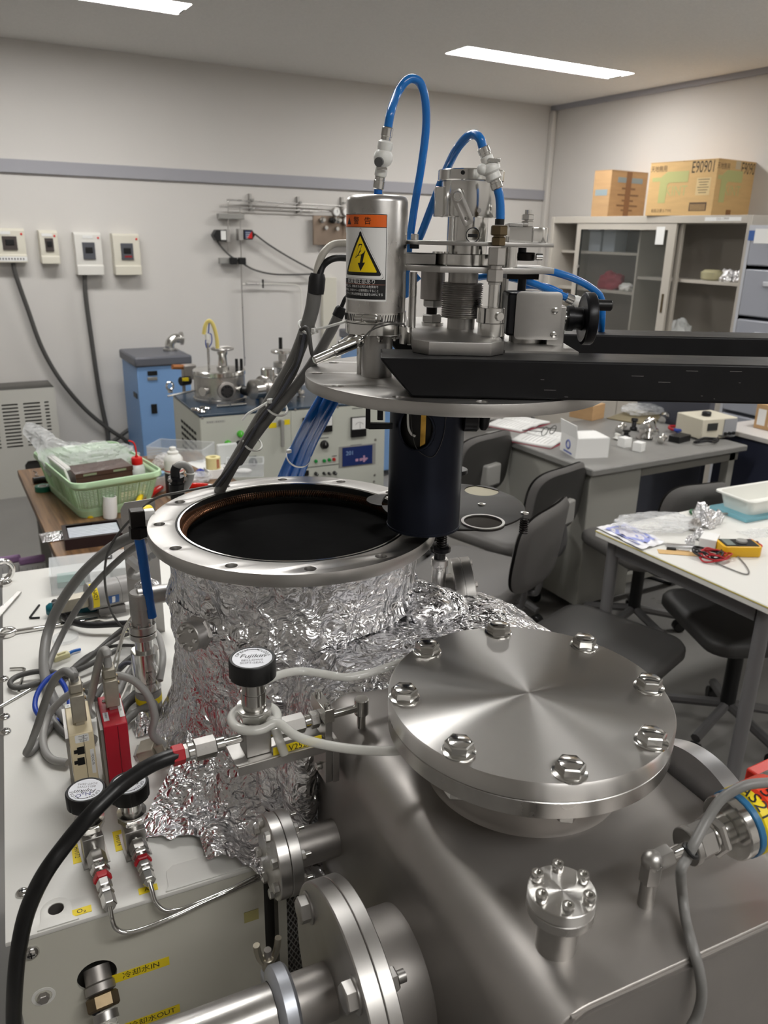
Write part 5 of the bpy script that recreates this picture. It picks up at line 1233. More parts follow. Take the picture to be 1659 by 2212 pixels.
cable('blue_wire', 'short royal blue cable end between the cables beside the cream module', wp([(123, 1460, .92), (138, 1480, .915), (148, 1505, .91), (150, 1525, .905)]), .0040, BLUEW)
for i, (pts, r, m, lb_) in enumerate((
    ([(322, 1328, .95), (285, 1345, .93), (245, 1375, .915), (200, 1415, .905), (150, 1450, .90), (110, 1475, .897)], .0048, CABLED, 'dark grey cable running straight from the upright gauge to the hex key'),
    ([(330, 1400, .93), (300, 1410, .92), (262, 1440, .91), (230, 1475, .903), (205, 1510, .90)], .006, CABLED, 'dark bundled cable beside the upright gauge'),
    ([(330, 1430, .92), (290, 1455, .908), (255, 1490, .90), (235, 1520, .899)], .0062, CABLEG, 'grey bundled cable in front of the upright gauge'),
    ([(328, 1470, .92), (285, 1505, .905), (250, 1540, .90)], .006, CABLED, 'dark cable emerging under the upright gauge'),
    ([(318, 1345, .93), (250, 1348, .912), (190, 1350, .908), (150, 1340, .905), (125, 1318, .903), (118, 1300, .903)], .0062, BLACKR, 'black cable curving round the teal screwdriver'),
    ([(300, 1395, .91), (250, 1395, .905), (200, 1410, .9), (165, 1435, .898), (135, 1470, .897)], .003, CABLED, 'thin twisted cable running to the cream crimp plug'),
    ([(345, 1470, .95), (352, 1420, .97), (345, 1380, .97), (335, 1365, .96)], .0052, CABLEL, 'grey cable hugging the foil behind the upright gauge'),
    ([(290, 1500, .9), (310, 1470, .92), (300, 1440, .925), (275, 1432, .92), (250, 1445, .91)], .0035, mat('slate_cable', (92, 94, 104), .4), 'slate grey cable arching in front of the upright gauge'),
    ([(336, 1395, .94), (300, 1425, .925), (270, 1465, .912), (248, 1510, .903), (235, 1550, .898)], .0055, CABLEG, 'grey cable in the tangle leaning on the crimson module'),
    ([(334, 1490, .93), (305, 1500, .915), (275, 1520, .905), (255, 1555, .90)], .0065, CABLED, 'stout dark cable low in the tangle by the gauge base'),
    ([(336, 1520, .92), (300, 1535, .905), (270, 1560, .90), (252, 1590, .898)], .006, CABLEG, 'stout grey cable running behind the crimson module'),
    ([(322, 1360, .95), (270, 1372, .92), (225, 1398, .908), (185, 1430, .90)], .0035, CABLEG, 'slim grey cable crossing above the cable tangle'),
    )):
    cable('signal_cable', lb_, wp(pts), r, m)
for i, (dx, lb_) in enumerate(((0, 'thin white wire crossing down from the steel elbow, the longer one'), (9, 'thin white wire crossing down from the steel elbow, the shorter one'))):
    cable('white_wire', lb_, wp([(348+dx*.3, 1283+dx, 1.08), (310, 1305+dx*1.4, 1.06), (275, 1345+dx, 1.02), (258+dx*.5, 1390, .97), (244+dx, 1440, .92), (236+dx, 1480-dx*2, .90)]), .0016, CABLEW)
cable('twisted_wire', 'dark twisted wire looping from the chamber ring down past the pressure gauge', wp([(480, 1045, 1.23), (430, 1055, 1.232), (390, 1063, 1.232), (340, 1075, 1.225), (300, 1105, 1.2), (262, 1145, 1.16), (236, 1185, 1.12), (227, 1225, 1.08), (228, 1270, 1.03), (240, 1320, .97), (265, 1355, .93), (300, 1372, .92), (325, 1380, .92)]), .0020, CABLED)
# crimp plugs
for px, py, rz, lb_ in ((135, 1422, .3, 'yellowed crimp plug lying near the flat cable loop'), (268, 1365, .9, 'yellowed crimp plug beside the upright gauge'), (312, 1552, 1.1, 'yellowed crimp plug beside the loose cable plug')):
    p = PZ(px, py, ZT); L = Matrix.Translation((p.x, p.y, ZT)) @ Matrix.Rotation(rz, 4, 'Z')
    t = thing('crimp_plug', lb_, 'connector', (p.x, p.y, ZT)); YN = mat('yellowed_nylon', (218, 212, 168), .4)
    part('shell', MB(L).bb((-.016, -.006, 0), (.012, .006, .009)), YN, t, bevel=.001)
    part('wire', MB(L).tube([(.012, 0, .005), (.022, .002, .005), (.034, .001, .004)], .0028, 8), BLUED if px == 135 else CABLEW, t)
    part('latch', MB(L).bb((-.008, -.002, .009), (.006, .002, .012)), YN, t)
# stray white leads between the modules
for i in range(5):
    a = PZ(262+i*6, 1470-i*3, .905); b = PZ(215+i*7, 1540+i*6, .895)
    cable('white_wire', ['short white lead closest to the crimson module', 'second short white lead from the crimson module', 'middle short white lead in the tangle', 'second short white lead from the upright gauge base', 'short white lead closest to the upright gauge base'][i], [a, a.lerp(b, .5)+Vector((.006*(i-2), 0, .006)), b], .0016, CABLEW, group='short white leads behind the crimson module')

# ------------------------------------------------------------------ gauges
GREYP = mat('grey_gauge_plastic', (148, 146, 144), .4)
g0, g1 = PZ(188, 1290, .932), PZ(283, 1268, .932)
t = thing('vacuum_gauge', 'grey cylindrical vacuum gauge lying down with a yellow PIG1 label', 'vacuum gauge', Vector((g0.x, g0.y, .90)))
d = (g1-g0).normalized(); LG = (g1-g0).length
part('housing', MB().lathe(g0, d, [(.024, 0), (.027, .002), (.027, LG*.68), (.0262, LG*.69), (.027, LG*.70), (.027, LG*.98), (.024, LG)], 40), GREYP, t)
part('vacuum_stub', MB().cyl(g1, g1+d*.035, .0085), STEELB, t)
ng = (CAM-g0); ng = (ng-d*ng.dot(d)).normalized()
def gb(a_c, n_):
    tv = d.cross(n_)
    def f(p): th = p.y/.027; return g0+d*(a_c+p.x)+(n_*math.cos(th)+tv*math.sin(th))*.0272
    return f
def wrap(a0, a1, t0, t1, n_, mm, nm, par, lift=0):
    f = gb(0, n_); mb = MB()
    mb.grid(lambda u, v: f(Vector((a0+(a1-a0)*u, t0+(t1-t0)*v, 0)))+n_*lift, 2, 14); return part(nm, mb, mm, par)
yl = wrap(.004, .016, -.028, .028, ng, YTAPE, 'label_tape', t)
part('lettering', MB().text('PIG1', .0105, Matrix.Rotation(PI/2, 4, 'Z'), bend=lambda p, f=gb(.0105, ng): f(p)+ng*.0002), INK, yl, smooth=False)
bl_ = wrap(LG*.36, LG*.62, -.006, .012, (ng+Vector((0, 0, -.5))).normalized(), mat('blue_type_label', (44, 88, 150), .4), 'type_label', t)
wrap(LG*.46, LG*.53, -.004, .010, (ng+Vector((0, 0, -.5))).normalized(), PAPER, 'number_field', bl_, .0003)
part('connector_hood', MB(Matrix.Translation(g0-d*.022+Vector((0, 0, -.004))) @ Matrix.Rotation(math.atan2(d.y, d.x), 4, 'Z')).bb((-.03, -.012, -.012), (.022, .012, .012)), DSUB, t, bevel=.0015)
part('foot', MB().box(g0.lerp(g1, .5)+Vector((0, 0, -.034)), (.05, .03, .016), None, ), GREYP, t)
# upright capacitance gauge
b0 = PZ(324, 1535, ZT); zz = lambda y: vup(318, y, b0)
t = thing('vacuum_gauge', 'upright steel gauge tube with a bolted flange and a printed warning mark beside the chamber', 'vacuum gauge', b0)
def ucyl(nm, y0, y1, r, m): return part(nm, MB().rcyl((b0.x, b0.y, zz(y0)), (b0.x, b0.y, zz(y1)), r, .0006, 36), m, t)
part('base', MB().rcyl((b0.x, b0.y, ZT), (b0.x, b0.y, zz(1487)), .0195, .001, 36), GREYP, t)
part('yellow_tape', MB().ring((b0.x, b0.y, zz(1512)), (0, 0, 1), .0196, .0199, zz(1500)-zz(1512), 36), YTAPE, t)
cn = ucyl('sensor_can', 1484, 1402, .0205, STEELB); ucyl('neck', 1403, 1375, .0135, STEELB); ucyl('lower_flange', 1374, 1363, .0198, STEEL); fl_ = ucyl('upper_flange', 1361, 1345, .0198, STEEL); ucyl('riser', 1345, 1296, .0150, STEELM)
for i in range(6):
    a = i*PI/3; q = Vector((b0.x+.0165*math.cos(a), b0.y+.0165*math.sin(a), zz(1345))); part('bolt', MB().rcyl(q, q+Vector((0, 0, .006)), .0033, n=12), STEELB, fl_)
el = Vector((b0.x, b0.y, zz(1288)))
part('elbow', MB().rcyl(el-Vector((0, 0, .018)), el+Vector((0, 0, .009)), .0158).rcyl(el-MX*.004, el+MX*.05, .0138), STEELM, t)
nb = (CAM-b0); nb.z = 0; nb.normalize(); tb = Vector((0, 0, 1)).cross(nb)
def ub(p, r=.0207): th = p.x/r; return Vector((b0.x, b0.y, zz(1450)+p.y))+(nb*math.cos(th)+tb*math.sin(th))*r
part('lettering', MB().text('WARNING', .0042, Matrix.Translation((.004, -.012, 0)), bend=ub).text('⚠', .011, Matrix.Translation((.004, -.002, 0)), bend=ub).text('RoHS', .0042, Matrix.Translation((.004, .009, 0)), bend=ub).text('m', .014, Matrix.Translation((-.015, -.006, 0)), bend=ub), INK, cn, smooth=False)
# sheet-metal plate, blue hose fitting and cable plug at the ring's edge
t = thing('sheet_metal_plate', 'thin grey sheet-metal plate standing behind the left edge of the chamber ring', 'metal plate', PZ(285, 1230, ZT))
a = PZ(290, 1232, 1.02); n_ = Vector((a.x, a.y, 0)).normalized(); sdv = Vector((n_.y, -n_.x, 0))
hz = lambda y: vup(285, y, a)
Lp = Matrix(((sdv.x, 0, n_.x, a.x), (sdv.y, 0, n_.y, a.y), (0, 1, 0, 0), (0, 0, 0, 1)))
part('plate', MB(Lp).plate([[(-.014, ZT), (.045, ZT), (.045, hz(1080)), (-.006, hz(1085)), (-.014, hz(1100))]], .0015), STEELM, t)
t = thing('tube_fitting', 'elbow tube fitting with a short blue hose at the left rim of the chamber ring', 'tube fitting', PZ(305, 1150, 1.2))
a = PZ(296, 1118, 1.215)
part('block', MB(MM @ Matrix.Translation(MMi @ a)).bb((-.010, -.010, -.012), (.010, .010, .012)), BURNT, t, bevel=.0015)
part('white_stub', MB(MM @ Matrix.Translation(MMi @ a)).bb((.010, -.006, -.004), (.024, .006, .010)), PAPER, t, bevel=.001)
part('nut', MB().hexn(a+Vector((0, 0, -.030)), a+Vector((0, 0, -.013)), .0135), BURNT, t)
part('blue_hose', MB().tube([a+Vector((0, 0, -.028)), a+Vector((.003, 0, -.06)), a+Vector((.006, .002, -.11)), a+Vector((.010, .004, -.16))], .0073, 14), BLUED, t)
part('yellow_tape', MB().cyl(PZ(312, 1108, 1.216), PZ(322, 1100, 1.216), .007), YTAPE, t)
cable('signal_cable', 'grey cable with a white tag behind the short blue hose', wp([(330, 1200, 1.14), (312, 1212, 1.12), (296, 1222, 1.1), (284, 1234, 1.09), (282, 1242, 1.08), (292, 1246, 1.07), (306, 1240, 1.07)]), .0052, CABLEL)
tg = PZ(292, 1218, 1.11); solo('cable_tag', 'white printed cable tag behind the short blue hose', 'tag', MB(Matrix.Translation(tg) @ Matrix.Rotation(R(-50), 4, 'Z') @ Matrix.Rotation(.6, 4, 'Y')).box((0, 0, 0), (.026, .012, .010)), PAPER, bevel=.001)
t = thing('cable_plug', 'black strain-relief cable plug standing behind the ring with its cable bent back', 'connector', PZ(385, 1062, 1.2))
a = PZ(383, 1062, 1.2); hz = lambda y: vup(385, y, a)
part('plug_body', MB().lathe((a.x, a.y, 0), (0, 0, 1), [(.011, hz(1080)), (.0118, hz(1062)), (.0125, hz(1048)), (.0125, hz(1044)), (.0105, hz(1043)), (.0105, hz(1036))], 24), BLACKP, t)
part('strain_clamp', MB().rcyl((a.x, a.y, hz(1037)), (a.x, a.y, hz(1029)), .0135), BLACKM, t)
for s in (-1, 1): part('clamp_screw', MB().cyl((a.x+s*.0125, a.y-.004, hz(1033)), (a.x+s*.0125, a.y-.010, hz(1033)), .003), STEELD, t)
pc = lambda px, py: onp(px, py, a, Vector((a.x, a.y, 0)))
part('black_sleeve', MB().tube([pc(379, 1034), pc(378, 1018), pc(382, 1008)], .0075, 12), BLACKR, t)
part('cable', MB().tube([pc(380, 1012), pc(386, 1005), pc(398, 1004), pc(409, 1014), pc(411, 1028), pc(405, 1045), pc(392, 1062), pc(375, 1080)], .0062, 12), CABLEL, t)
part('cable_tie', MB().torus(pc(410, 1022), (.1, 0, 1), .0072, .0012, 20, 6), WHITEP, t)

# ------------------------------------------------------------------ cable bundle and blue hose bundle behind the lid
def hp_(l): return [HM @ hl(x, y, v) for x, y, v in l]
t = thing('cable_bundle', 'thick grey cable bundle slanting down behind the raised lid with white cable ties', 'cable', HM @ hl(600, 830, .05))
main = [(680, 630, .0), (673, 672, .01), (655, 730, .03), (632, 785, .05), (603, 835, .07), (572, 888, .09), (535, 950, .12), (500, 1010, .15), (478, 1052, .18)]
part('thick_cable', MB().tube(hp_(main)+[HM @ (hl(470, 1075, .22))], .0098*KH, 16, 10), CABLEG, t)
part('heat_shrink', MB().lathe(HM @ hl(682, 634, 0), (HM @ hl(686, 592, 0))-(HM @ hl(682, 634, 0)), [(.0108*KH, 0), (.0112*KH, .004), (.0112*KH, .018), (.009*KH, .0235)], 20), BLACKR, t)
part('white_lead', MB().tube(hp_([(683, 596, 0), (688, 572, 0), (700, 545, .0), (720, 528, .01), (750, 525, .02)]), .0048*KH, 12), mat('off_white_cable', (200, 196, 186), .4), t)
part('black_lead', MB().tube(hp_([(690, 596, -.004), (697, 575, 0), (712, 562, .0), (730, 557, .01), (755, 558, .02)]), .0045*KH, 12), BLACKR, t)
part('second_cable', MB().tube(hp_([(731, 682, .02), (715, 715, .025), (690, 760, .04), (660, 806, .06), (622, 855, .075), (588, 895, .085), (552, 942, .112), (516, 998, .145)]), .0074*KH, 14, 8), CABLEG, t)
part('heat_shrink', MB().lathe(HM @ hl(729, 684, .02), (HM @ hl(739, 662, .02))-(HM @ hl(729, 684, .02)), [(.0080*KH, 0), (.0080*KH, .010), (.006*KH, .013)], 16), BLACKR, t)
part('black_lead', MB().tube(hp_([(736, 668, .02), (741, 655, .02), (747, 643, .02), (757, 636, .025)]), .0028*KH, 8), BLACKR, t)
for off, mm_, v in ((-9, CABLED, -.012), (-2, MATS['slate_cable'], -.014), (5, CABLED, -.013)):
    part('twisted_lead', MB().tube(hp_([(660+off, 722, .02+v), (648+off, 770-off, .03+v), (628+off, 815, .05+v), (598+off*.5, 862, .07+v), (568+off*.7, 900, .09+v), (540-off*.6, 940, .11+v), (506+off*.4, 1000, .14+v), (470+off, 1050, .165+v)]), .0026*KH, 8, 8), mm_, t)
part('looped_lead', MB().tube(hp_([(650, 712, .0), (662, 708, -.01), (668, 725, -.012), (672, 755, -.012), (678, 772, -.012), (690, 779, -.05)]), .0028*KH, 8), CABLED, t)
for x, y, r, v in ((664, 706, .0125, .012), (598, 880, .0165, .078), (546, 958, .0150, .117)):
    c = HM @ hl(x, y, v); dd = (HM @ hl(x+22, y-42, v-.02))-c
    part('cable_tie', MB().torus(c, dd, r*KH, .0016, 30, 6), WHITEP, t)
part('tie_tail', MB().tube(hp_([(676, 713, -.01), (700, 708, -.02), (728, 700, -.03), (750, 694, -.035)]), .0018, 5), WHITEP, t)
part('tie_tail', MB().tube(hp_([(583, 866, .06), (560, 880, .06), (538, 892, .06), (528, 902, .06), (523, 908, .06)]), .0018, 5), WHITEP, t)
for x, y, v in ((680, 714, -.01), (584, 866, .06)): part('tie_head', MB().box(HM @ hl(x, y, v), (.008, .006, .006), None, .4), WHITEP, t, bevel=.001)
t = thing('hose_bundle', 'bundle of three blue hoses slanting down behind the raised lid to the chamber', 'hose', HM @ hl(670, 950, .2))
for i, (dx, v) in enumerate(((-14, .21), (2, .19), (14, .205))):
    part('blue_hose', MB().tube(hp_([(742+dx, 790, v), (712+dx, 855, v+.02)])+wp([(685+dx*1.1, 905, 1.325), (655+dx*1.15, 965, 1.258), (628+dx*1.3, 1030, 1.192-.004*i), (612+dx*1.3, 1072, 1.13), (600+dx, 1120, 1.04)]), .0090*KH, 14, 8), BLUED, t)
c = PZ(645, 985, 1.24); part('cable_tie', MB().lathe(c, PZ(678, 920, 1.31)-c, [(.023*KH, -.002), (.024*KH, -.002), (.024*KH, .002), (.023*KH, .002)], 30, None, True), WHITEP, t)
part('tie_head', MB().box(PZ(624, 975, 1.255), (.008, .006, .006), None, .4), WHITEP, t, bevel=.001)

# ================================================================== TOOLS ON THE CABINET TOP
def tz(px, py, z=ZT): return PZ(px, py, z)
# eyebolt
e = tz(8, 1262); t = thing('eyebolt', 'chrome lifting eyebolt at the far corner of the ivory cabinet top', 'eyebolt', e)
part('shank', MB().lathe((e.x, e.y, ZT), (0, 0, 1), [(.017, 0), (.017, .005), (.010, .008), (.008, .012)], 28), CHROME, t)
part('eye', MB().torus((e.x, e.y, ZT+.030), (.3, -.95, 0), .0215, .0062, 40, 14), CHROME, t)
# tweezers
t = thing('tweezers', 'steel tweezers lying open on the ivory cabinet top', 'tweezers', tz(20, 1310))
for dy, z in ((0, .001), (16, .006)):
    a, b = tz(43, 1281+dy*.2), tz(-20, 1338+dy); d = (b-a).normalized(); s = Vector((-d.y, d.x, 0))
    part('arm', MB().add([a+s*.004+Vector((0, 0, z)), a-s*.004+Vector((0, 0, z)), b-s*.006+Vector((0, 0, z)), b+s*.006+Vector((0, 0, z)), a+s*.004+Vector((0, 0, z+.0015)), a-s*.004+Vector((0, 0, z+.0015)), b-s*.006+Vector((0, 0, z+.0015)), b+s*.006+Vector((0, 0, z+.0015))], [(0, 1, 2, 3), (7, 6, 5, 4), (0, 4, 5, 1), (1, 5, 6, 2), (2, 6, 7, 3), (3, 7, 4, 0)]), STEEL, t)
# hex keys
solo('hex_key', 'small black hex key on the ivory cabinet top near the tweezers', 'hex key', MB().tube([tz(85, 1309)+Vector((0, 0, .002)), tz(67, 1333)+Vector((0, 0, .002)), tz(66, 1336)+Vector((0, 0, .002)), tz(69, 1337)+Vector((0, 0, .002)), tz(86, 1336)+Vector((0, 0, .002))], .0021, 6, 4), BLACKM)
solo('hex_key', 'bright bent hex key beside the flat cable loop', 'hex key', MB().tube([tz(22, 1448)+Vector((0, 0, .003)), tz(48, 1447)+Vector((0, 0, .003)), tz(53, 1449)+Vector((0, 0, .003)), tz(53, 1454)+Vector((0, 0, .003)), tz(41, 1500)+Vector((0, 0, .003))], .0024, 6, 4), STEELB)
solo('steel_rod', 'long thin steel rod lying towards the cabinet edge', 'rod', MB().cyl(tz(90, 1478)+Vector((0, 0, .003)), tz(-25, 1545)+Vector((0, 0, .003)), .0024), STEELB)
# combination wrench
def wrench():
    a, b = tz(15, 1371), tz(232, 1337); d = (b-a).normalized(); L = (b-a).length; s = Vector((-d.y, d.x, 0))
    F = Matrix(((d.x, s.x, 0, a.x), (d.y, s.y, 0, a.y), (0, 0, 1, ZT+.001), (0, 0, 0, 1)))
    t = thing('wrench', 'chrome combination wrench lying beside the teal screwdriver', 'wrench', a)
    part('shaft', MB(F).plate([[(.012, -.006), (L-.012, -.0045), (L-.012, .0045), (.012, .006)]], .005, None, .001), CHROME, t)
    part('ring_end', MB(F).plate([circ(0, 0, .0165, 36), circ(0, 0, .0095, 12)], .008, None, .001), CHROME, t)
    part('open_end', MB(F).plate([[(L-.014, -.007), (L-.002, -.014), (L+.014, -.012), (L+.014, -.006), (L+.001, -.005), (L+.001, .005), (L+.014, .006), (L+.014, .012), (L-.002, .014), (L-.014, .007)]], .006, None, .001), CHROME, t)
wrench()
# teal screwdriver
a, b = tz(102, 1332)+Vector((0, 0, .014)), tz(222, 1318)+Vector((0, 0, .014)); c = tz(300, 1303)+Vector((0, 0, .014)); d = b-a
t = thing('screwdriver', 'teal and black handled screwdriver lying on the ivory cabinet top', 'screwdriver', tz(150, 1330))
TEAL = mat('teal_plastic', (18, 92, 104), .35)
part('handle', MB().lathe(a, d, [(.009, 0), (.0135, .006), (.0135, d.length*.35), (.012, d.length*.5), (.0138, d.length*.65), (.0138, d.length*.95), (.010, d.length)], 12), TEAL, t)
part('grip', MB().lathe(a, d, [(.0137, d.length*.12), (.0142, d.length*.16), (.0142, d.length*.40), (.0137, d.length*.44)], 12), BLACKP, t)
part('blade', MB().cyl(b-d.normalized()*.004, c, .0032), STEELB, t)
# clear hinged case with small parts
c0 = tz(120, 1270); cs = [tz(112, 1287), tz(300, 1262), tz(104, 1222)]
FX = (cs[1]-cs[0]).normalized(); LXc = (cs[1]-cs[0]).length; FYv = Vector((-FX.y, FX.x, 0)); F = Matrix(((FX.x, FYv.x, 0, cs[0].x), (FX.y, FYv.y, 0, cs[0].y), (0, 0, 1, ZT), (0, 0, 0, 1)))
t = thing('parts_case', 'clear plastic parts case behind the lying vacuum gauge', 'case', cs[0])
ACR = mat('frosted_acrylic', (238, 242, 244), .1, alpha=.26)
DPT = .105; w = .0016; H_ = .040
bx = MB(F).bb((0, 0, 0), (LXc, DPT, w)).bb((0, 0, w), (LXc, w, H_)).bb((0, DPT-w, w), (LXc, DPT, H_)).bb((0, w, w), (w, DPT-w, H_)).bb((LXc-w, w, w), (LXc, DPT-w, H_))
part('tray', bx, ACR, t)
part('lid', MB(F).bb((-.001, -.001, H_+.001), (LXc+.001, DPT+.001, H_+.0026)), ACR, t)
for k in (.42, .7): part('divider', MB(F).bb((LXc*k, w, w), (LXc*k+w, DPT-w, H_*.9)), ACR, t)
part('contents', MB(F).bb((.012, .03, w), (LXc*.38, .08, .014)), mat('green_sponge', (120, 160, 150), .8), t)
part('contents', MB(F).bb((LXc*.45, .02, w), (LXc*.68, .085, .010)), PAPER, t)
part('contents', MB(F).tube([(LXc*.75, .03, .006), (LXc*.95, .05, .006)], .003, 6), BLACKM, t)
solo('hex_key', 'small grey hex key lying on the clear parts case', 'hex key', MB(F).tube([(LXc*.48, .055, H_+.0055), (LXc*.70, .055, H_+.0055), (LXc*.72, .056, H_+.0055), (LXc*.725, .066, H_+.0055)], .0022, 6, 4), BLACKM)
q = tz(142, 1381); solo('petri_lid', 'clear shallow plastic lid lying on the ivory cabinet top', 'lid', MB().lathe((q.x, q.y, ZT+.0005), (0, 0, 1), [(.0225, 0), (.0225, .006), (.0218, .006), (.0215, .0008), (0, .0008)], 40), GLASS)
for i, (px, py, s) in enumerate(((205, 1402, .003), (190, 1437, .002), (120, 1660, .002), (95, 1735, .0018), (330, 1690, .003), (318, 1705, .002))):
    pass

# ================================================================== WOODEN TABLE WITH BASKET
def wood():
    m = bpy.data.materials.new('walnut_laminate'); m.use_nodes = True; nt = m.node_tree; N = nt.nodes; K = nt.links; b = N['Principled BSDF']
    b.inputs['Roughness'].default_value = .42
    co = N.new('ShaderNodeTexCoord'); mp = N.new('ShaderNodeMapping'); mp.inputs['Scale'].default_value = (26, 1.2, 26); K.new(co.outputs['Object'], mp.inputs[0])
    n = N.new('ShaderNodeTexNoise'); n.inputs['Scale'].default_value = 2.2; n.inputs['Detail'].default_value = 8; n.inputs['Distortion'].default_value = .6; K.new(mp.outputs[0], n.inputs['Vector'])
    r = N.new('ShaderNodeValToRGB'); r.color_ramp.elements[0].color = lin((84, 60, 40)); r.color_ramp.elements[0].position = .32; r.color_ramp.elements[1].color = lin((146, 112, 78)); r.color_ramp.elements[1].position = .68
    K.new(n.outputs['Fac'], r.inputs[0]); K.new(r.outputs[0], b.inputs['Base Color']); MATS[m.name] = m; return m
WOOD = wood(); ZW = .70
TX0, TX1, TY0, TY1 = .235, .955, 1.95, 3.28
t = thing('wooden_table', 'walnut-topped side table carrying the green basket', 'table', ((TX0+TX1)/2, (TY0+TY1)/2, 0))
part('table_top', MB().bb((TX0, TY0, ZW-.026), (TX1, TY1, ZW)), WOOD, t, bevel=.002)
for x in (TX0+.06, TX1-.06):
    for y in (TY0+.06, TY1-.06): part('leg', MB().bb((x-.018, y-.018, 0), (x+.018, y+.018, ZW-.0265)), GREYM, t)
for y in (TY0+.06, TY1-.06): part('rail', MB().bb((TX0+.08, y-.01, ZW-.075), (TX1-.08, y+.01, ZW-.0265)), GREYM, t)
def wz(px, py, z=ZW): return PZ(px, py, z)
# green basket: corners of the rim from the view, rim height guessed from its base
HBk = .135
rim = [wz(150, 1052, ZW+HBk), wz(343, 1018, ZW+HBk), wz(258, 950, ZW+HBk), wz(73, 972, ZW+HBk)]
cen = sum(rim, Vector())/4
ux = ((rim[1]-rim[0])+(rim[2]-rim[3]))/2; uy = ((rim[3]-rim[0])+(rim[2]-rim[1]))/2; wX, wY = ux.length, uy.length
ang = math.atan2(ux.y, ux.x); F = Matrix.Translation((cen.x, cen.y, ZW)) @ Matrix.Rotation(ang, 4, 'Z')
bk = thing('plastic_basket', 'mint green plastic basket with a latticed side full of packaging', 'basket', (cen.x, cen.y, ZW))
def bring(z, k, inset=0): return [(p[0], p[1], z) for p in rrect(-wX/2*k+inset, -wY/2*k+inset, wX/2*k-inset, wY/2*k-inset, .045*k, 6)]
def loft(mb, rings):
    n = len(rings[0]); vs = [p for r_ in rings for p in r_]
    fs = [(j*n+i, j*n+(i+1) % n, (j+1)*n+(i+1) % n, (j+1)*n+i) for j in range(len(rings)-1) for i in range(n)]
    return mb.add(vs, fs)
shell_ = loft(MB(F), [bring(.001, .80), bring(.02, .815), bring(.034, .825)]); 
n_ = len(bring(0, 1)); shell_.add(bring(.001, .80), [tuple(range(n_))])
o = part('basin', shell_, BASKET, bk, ang=60); o.modifiers.new('th', 'SOLIDIFY').thickness = .003
up2 = loft(MB(F), [bring(.104, .925), bring(HBk-.01, .955)]); o = part('upper_band', up2, BASKET, bk, ang=60); o.modifiers.new('th', 'SOLIDIFY').thickness = .003
part('rim', loft(MB(F), [bring(HBk-.018, 1.0), bring(HBk-.014, 1.012), bring(HBk, 1.0), bring(HBk, .965), bring(HBk-.012, .955), bring(HBk-.018, 1.0)]), BASKET, bk, ang=50)
lat = MB(F)
for i in range(11):
    z = .037+i*.0062; k = .825+.10*(z-.034)/.07
    r1, r2 = bring(z, k), bring(z+.0032, k+.003); 
    n = len(r1); lat.add(r1+r2, [(a, (a+1) % n, n+(a+1) % n, n+a) for a in range(n)])
for r_lo, r_hi in ((bring(.034, .825), bring(.104, .925)),):
    P = []; Q = []
    n = len(r_lo)
    for e_ in range(n):
        a, b, c, d = Vector(r_lo[e_]), Vector(r_lo[(e_+1) % n]), Vector(r_hi[e_]), Vector(r_hi[(e_+1) % n])
        k = max(1, int((b-a).length/.011))
        for j in range(k):
            f = j/k; p, q_ = a.lerp(b, f), c.lerp(d, f); tn = (b-a).normalized()*.0013
            lat.add([p-tn, p+tn, q_+tn, q_-tn], [(0, 1, 2, 3)])
o = part('lattice_side', lat, BASKET, bk, smooth=False, kind='stuff'); o.modifiers.new('th', 'SOLIDIFY').thickness = .002
ri = Matrix(F)
for sx_, yy in ((1, -1), (-1, -1), (1, 1), (-1, 1)):
    for f in (.0, .5, -.5):
        a, b = F @ Vector((wX*.41*f, yy*wY*.413, .034)), F @ Vector((wX*.46*f, yy*wY*.463, .104))
        if sx_ > 0: part('rib', MB().tube([a, b], .0028, 6, smooth=False), BASKET, bk)
# contents: bag, white tray, brown acrylic box, wash bottle
BAGM = mat('crinkled_clear_film', (240, 242, 244), .1, alpha=.34, bump=(45, 1.0, .012), coat=.6)
def bag(name, label, M, sx, sy, sz, seed, spike=None):
    def fn(u, v):
        a = 2*PI*u; b = PI*v; p = Vector((math.sin(b)*math.cos(a), math.sin(b)*math.sin(a), -math.cos(b)))
        d = 1+.25*noise.noise(p*2+Vector((seed, 0, 0)))+.12*noise.noise(p*6+Vector((seed, 3, 0)))+.05*abs(noise.noise(p*16))
        q = Vector((p.x*sx*d, p.y*sy*d, max(p.z, -.8)*sz*d))
        if spike is not None:
            w_ = max(0, p.dot(spike[0]))**5; q += spike[1]*w_
        return M @ q
    return solo(name, label, 'plastic bag', MB().grid(fn, 64, 40, True), BAGM, ang=25)
tip = F.inverted() @ wz(30, 893, ZW+.23)
bagc = Vector((-.00, .055, .125))
sp_ = (tip-bagc)
bag('plastic_bag', 'crumpled clear plastic bag spilling over the far side of the green basket', F @ Matrix.Translation(bagc), .155, .07, .055, 4, (Vector((-1, .05, .35)).normalized(), Vector((tip.x+.155, tip.y*.5, .085))))
tl_ = thing('white_tray', 'white plastic tray tilted up inside the green basket', 'tray', F @ Vector((-.12, 0, .02)))
Lt = F @ Matrix.Translation((-wX*.375, -.01, .07)) @ Matrix.Rotation(R(-14), 4, 'Y')
part('tray_sheet', MB(Lt).bb((-.004, -.10, -.055), (.004, .10, .085)), WHITEP, tl_, bevel=.003)
part('tray_lip', MB(Lt).bb((.0042, -.10, .075), (.018, .10, .085)), WHITEP, tl_, bevel=.002)
BRA = mat('brown_smoked_acrylic', (74, 50, 44), .1)
t = thing('acrylic_box', 'dark brown smoked acrylic box inside the green basket', 'box', F @ Vector((0, -.05, .005)))
x0, x1 = -.105, .085
part('box_body', MB(F).bb((x0, -.125, .004), (x1, -.015, .118)), BRA, t, bevel=.001)
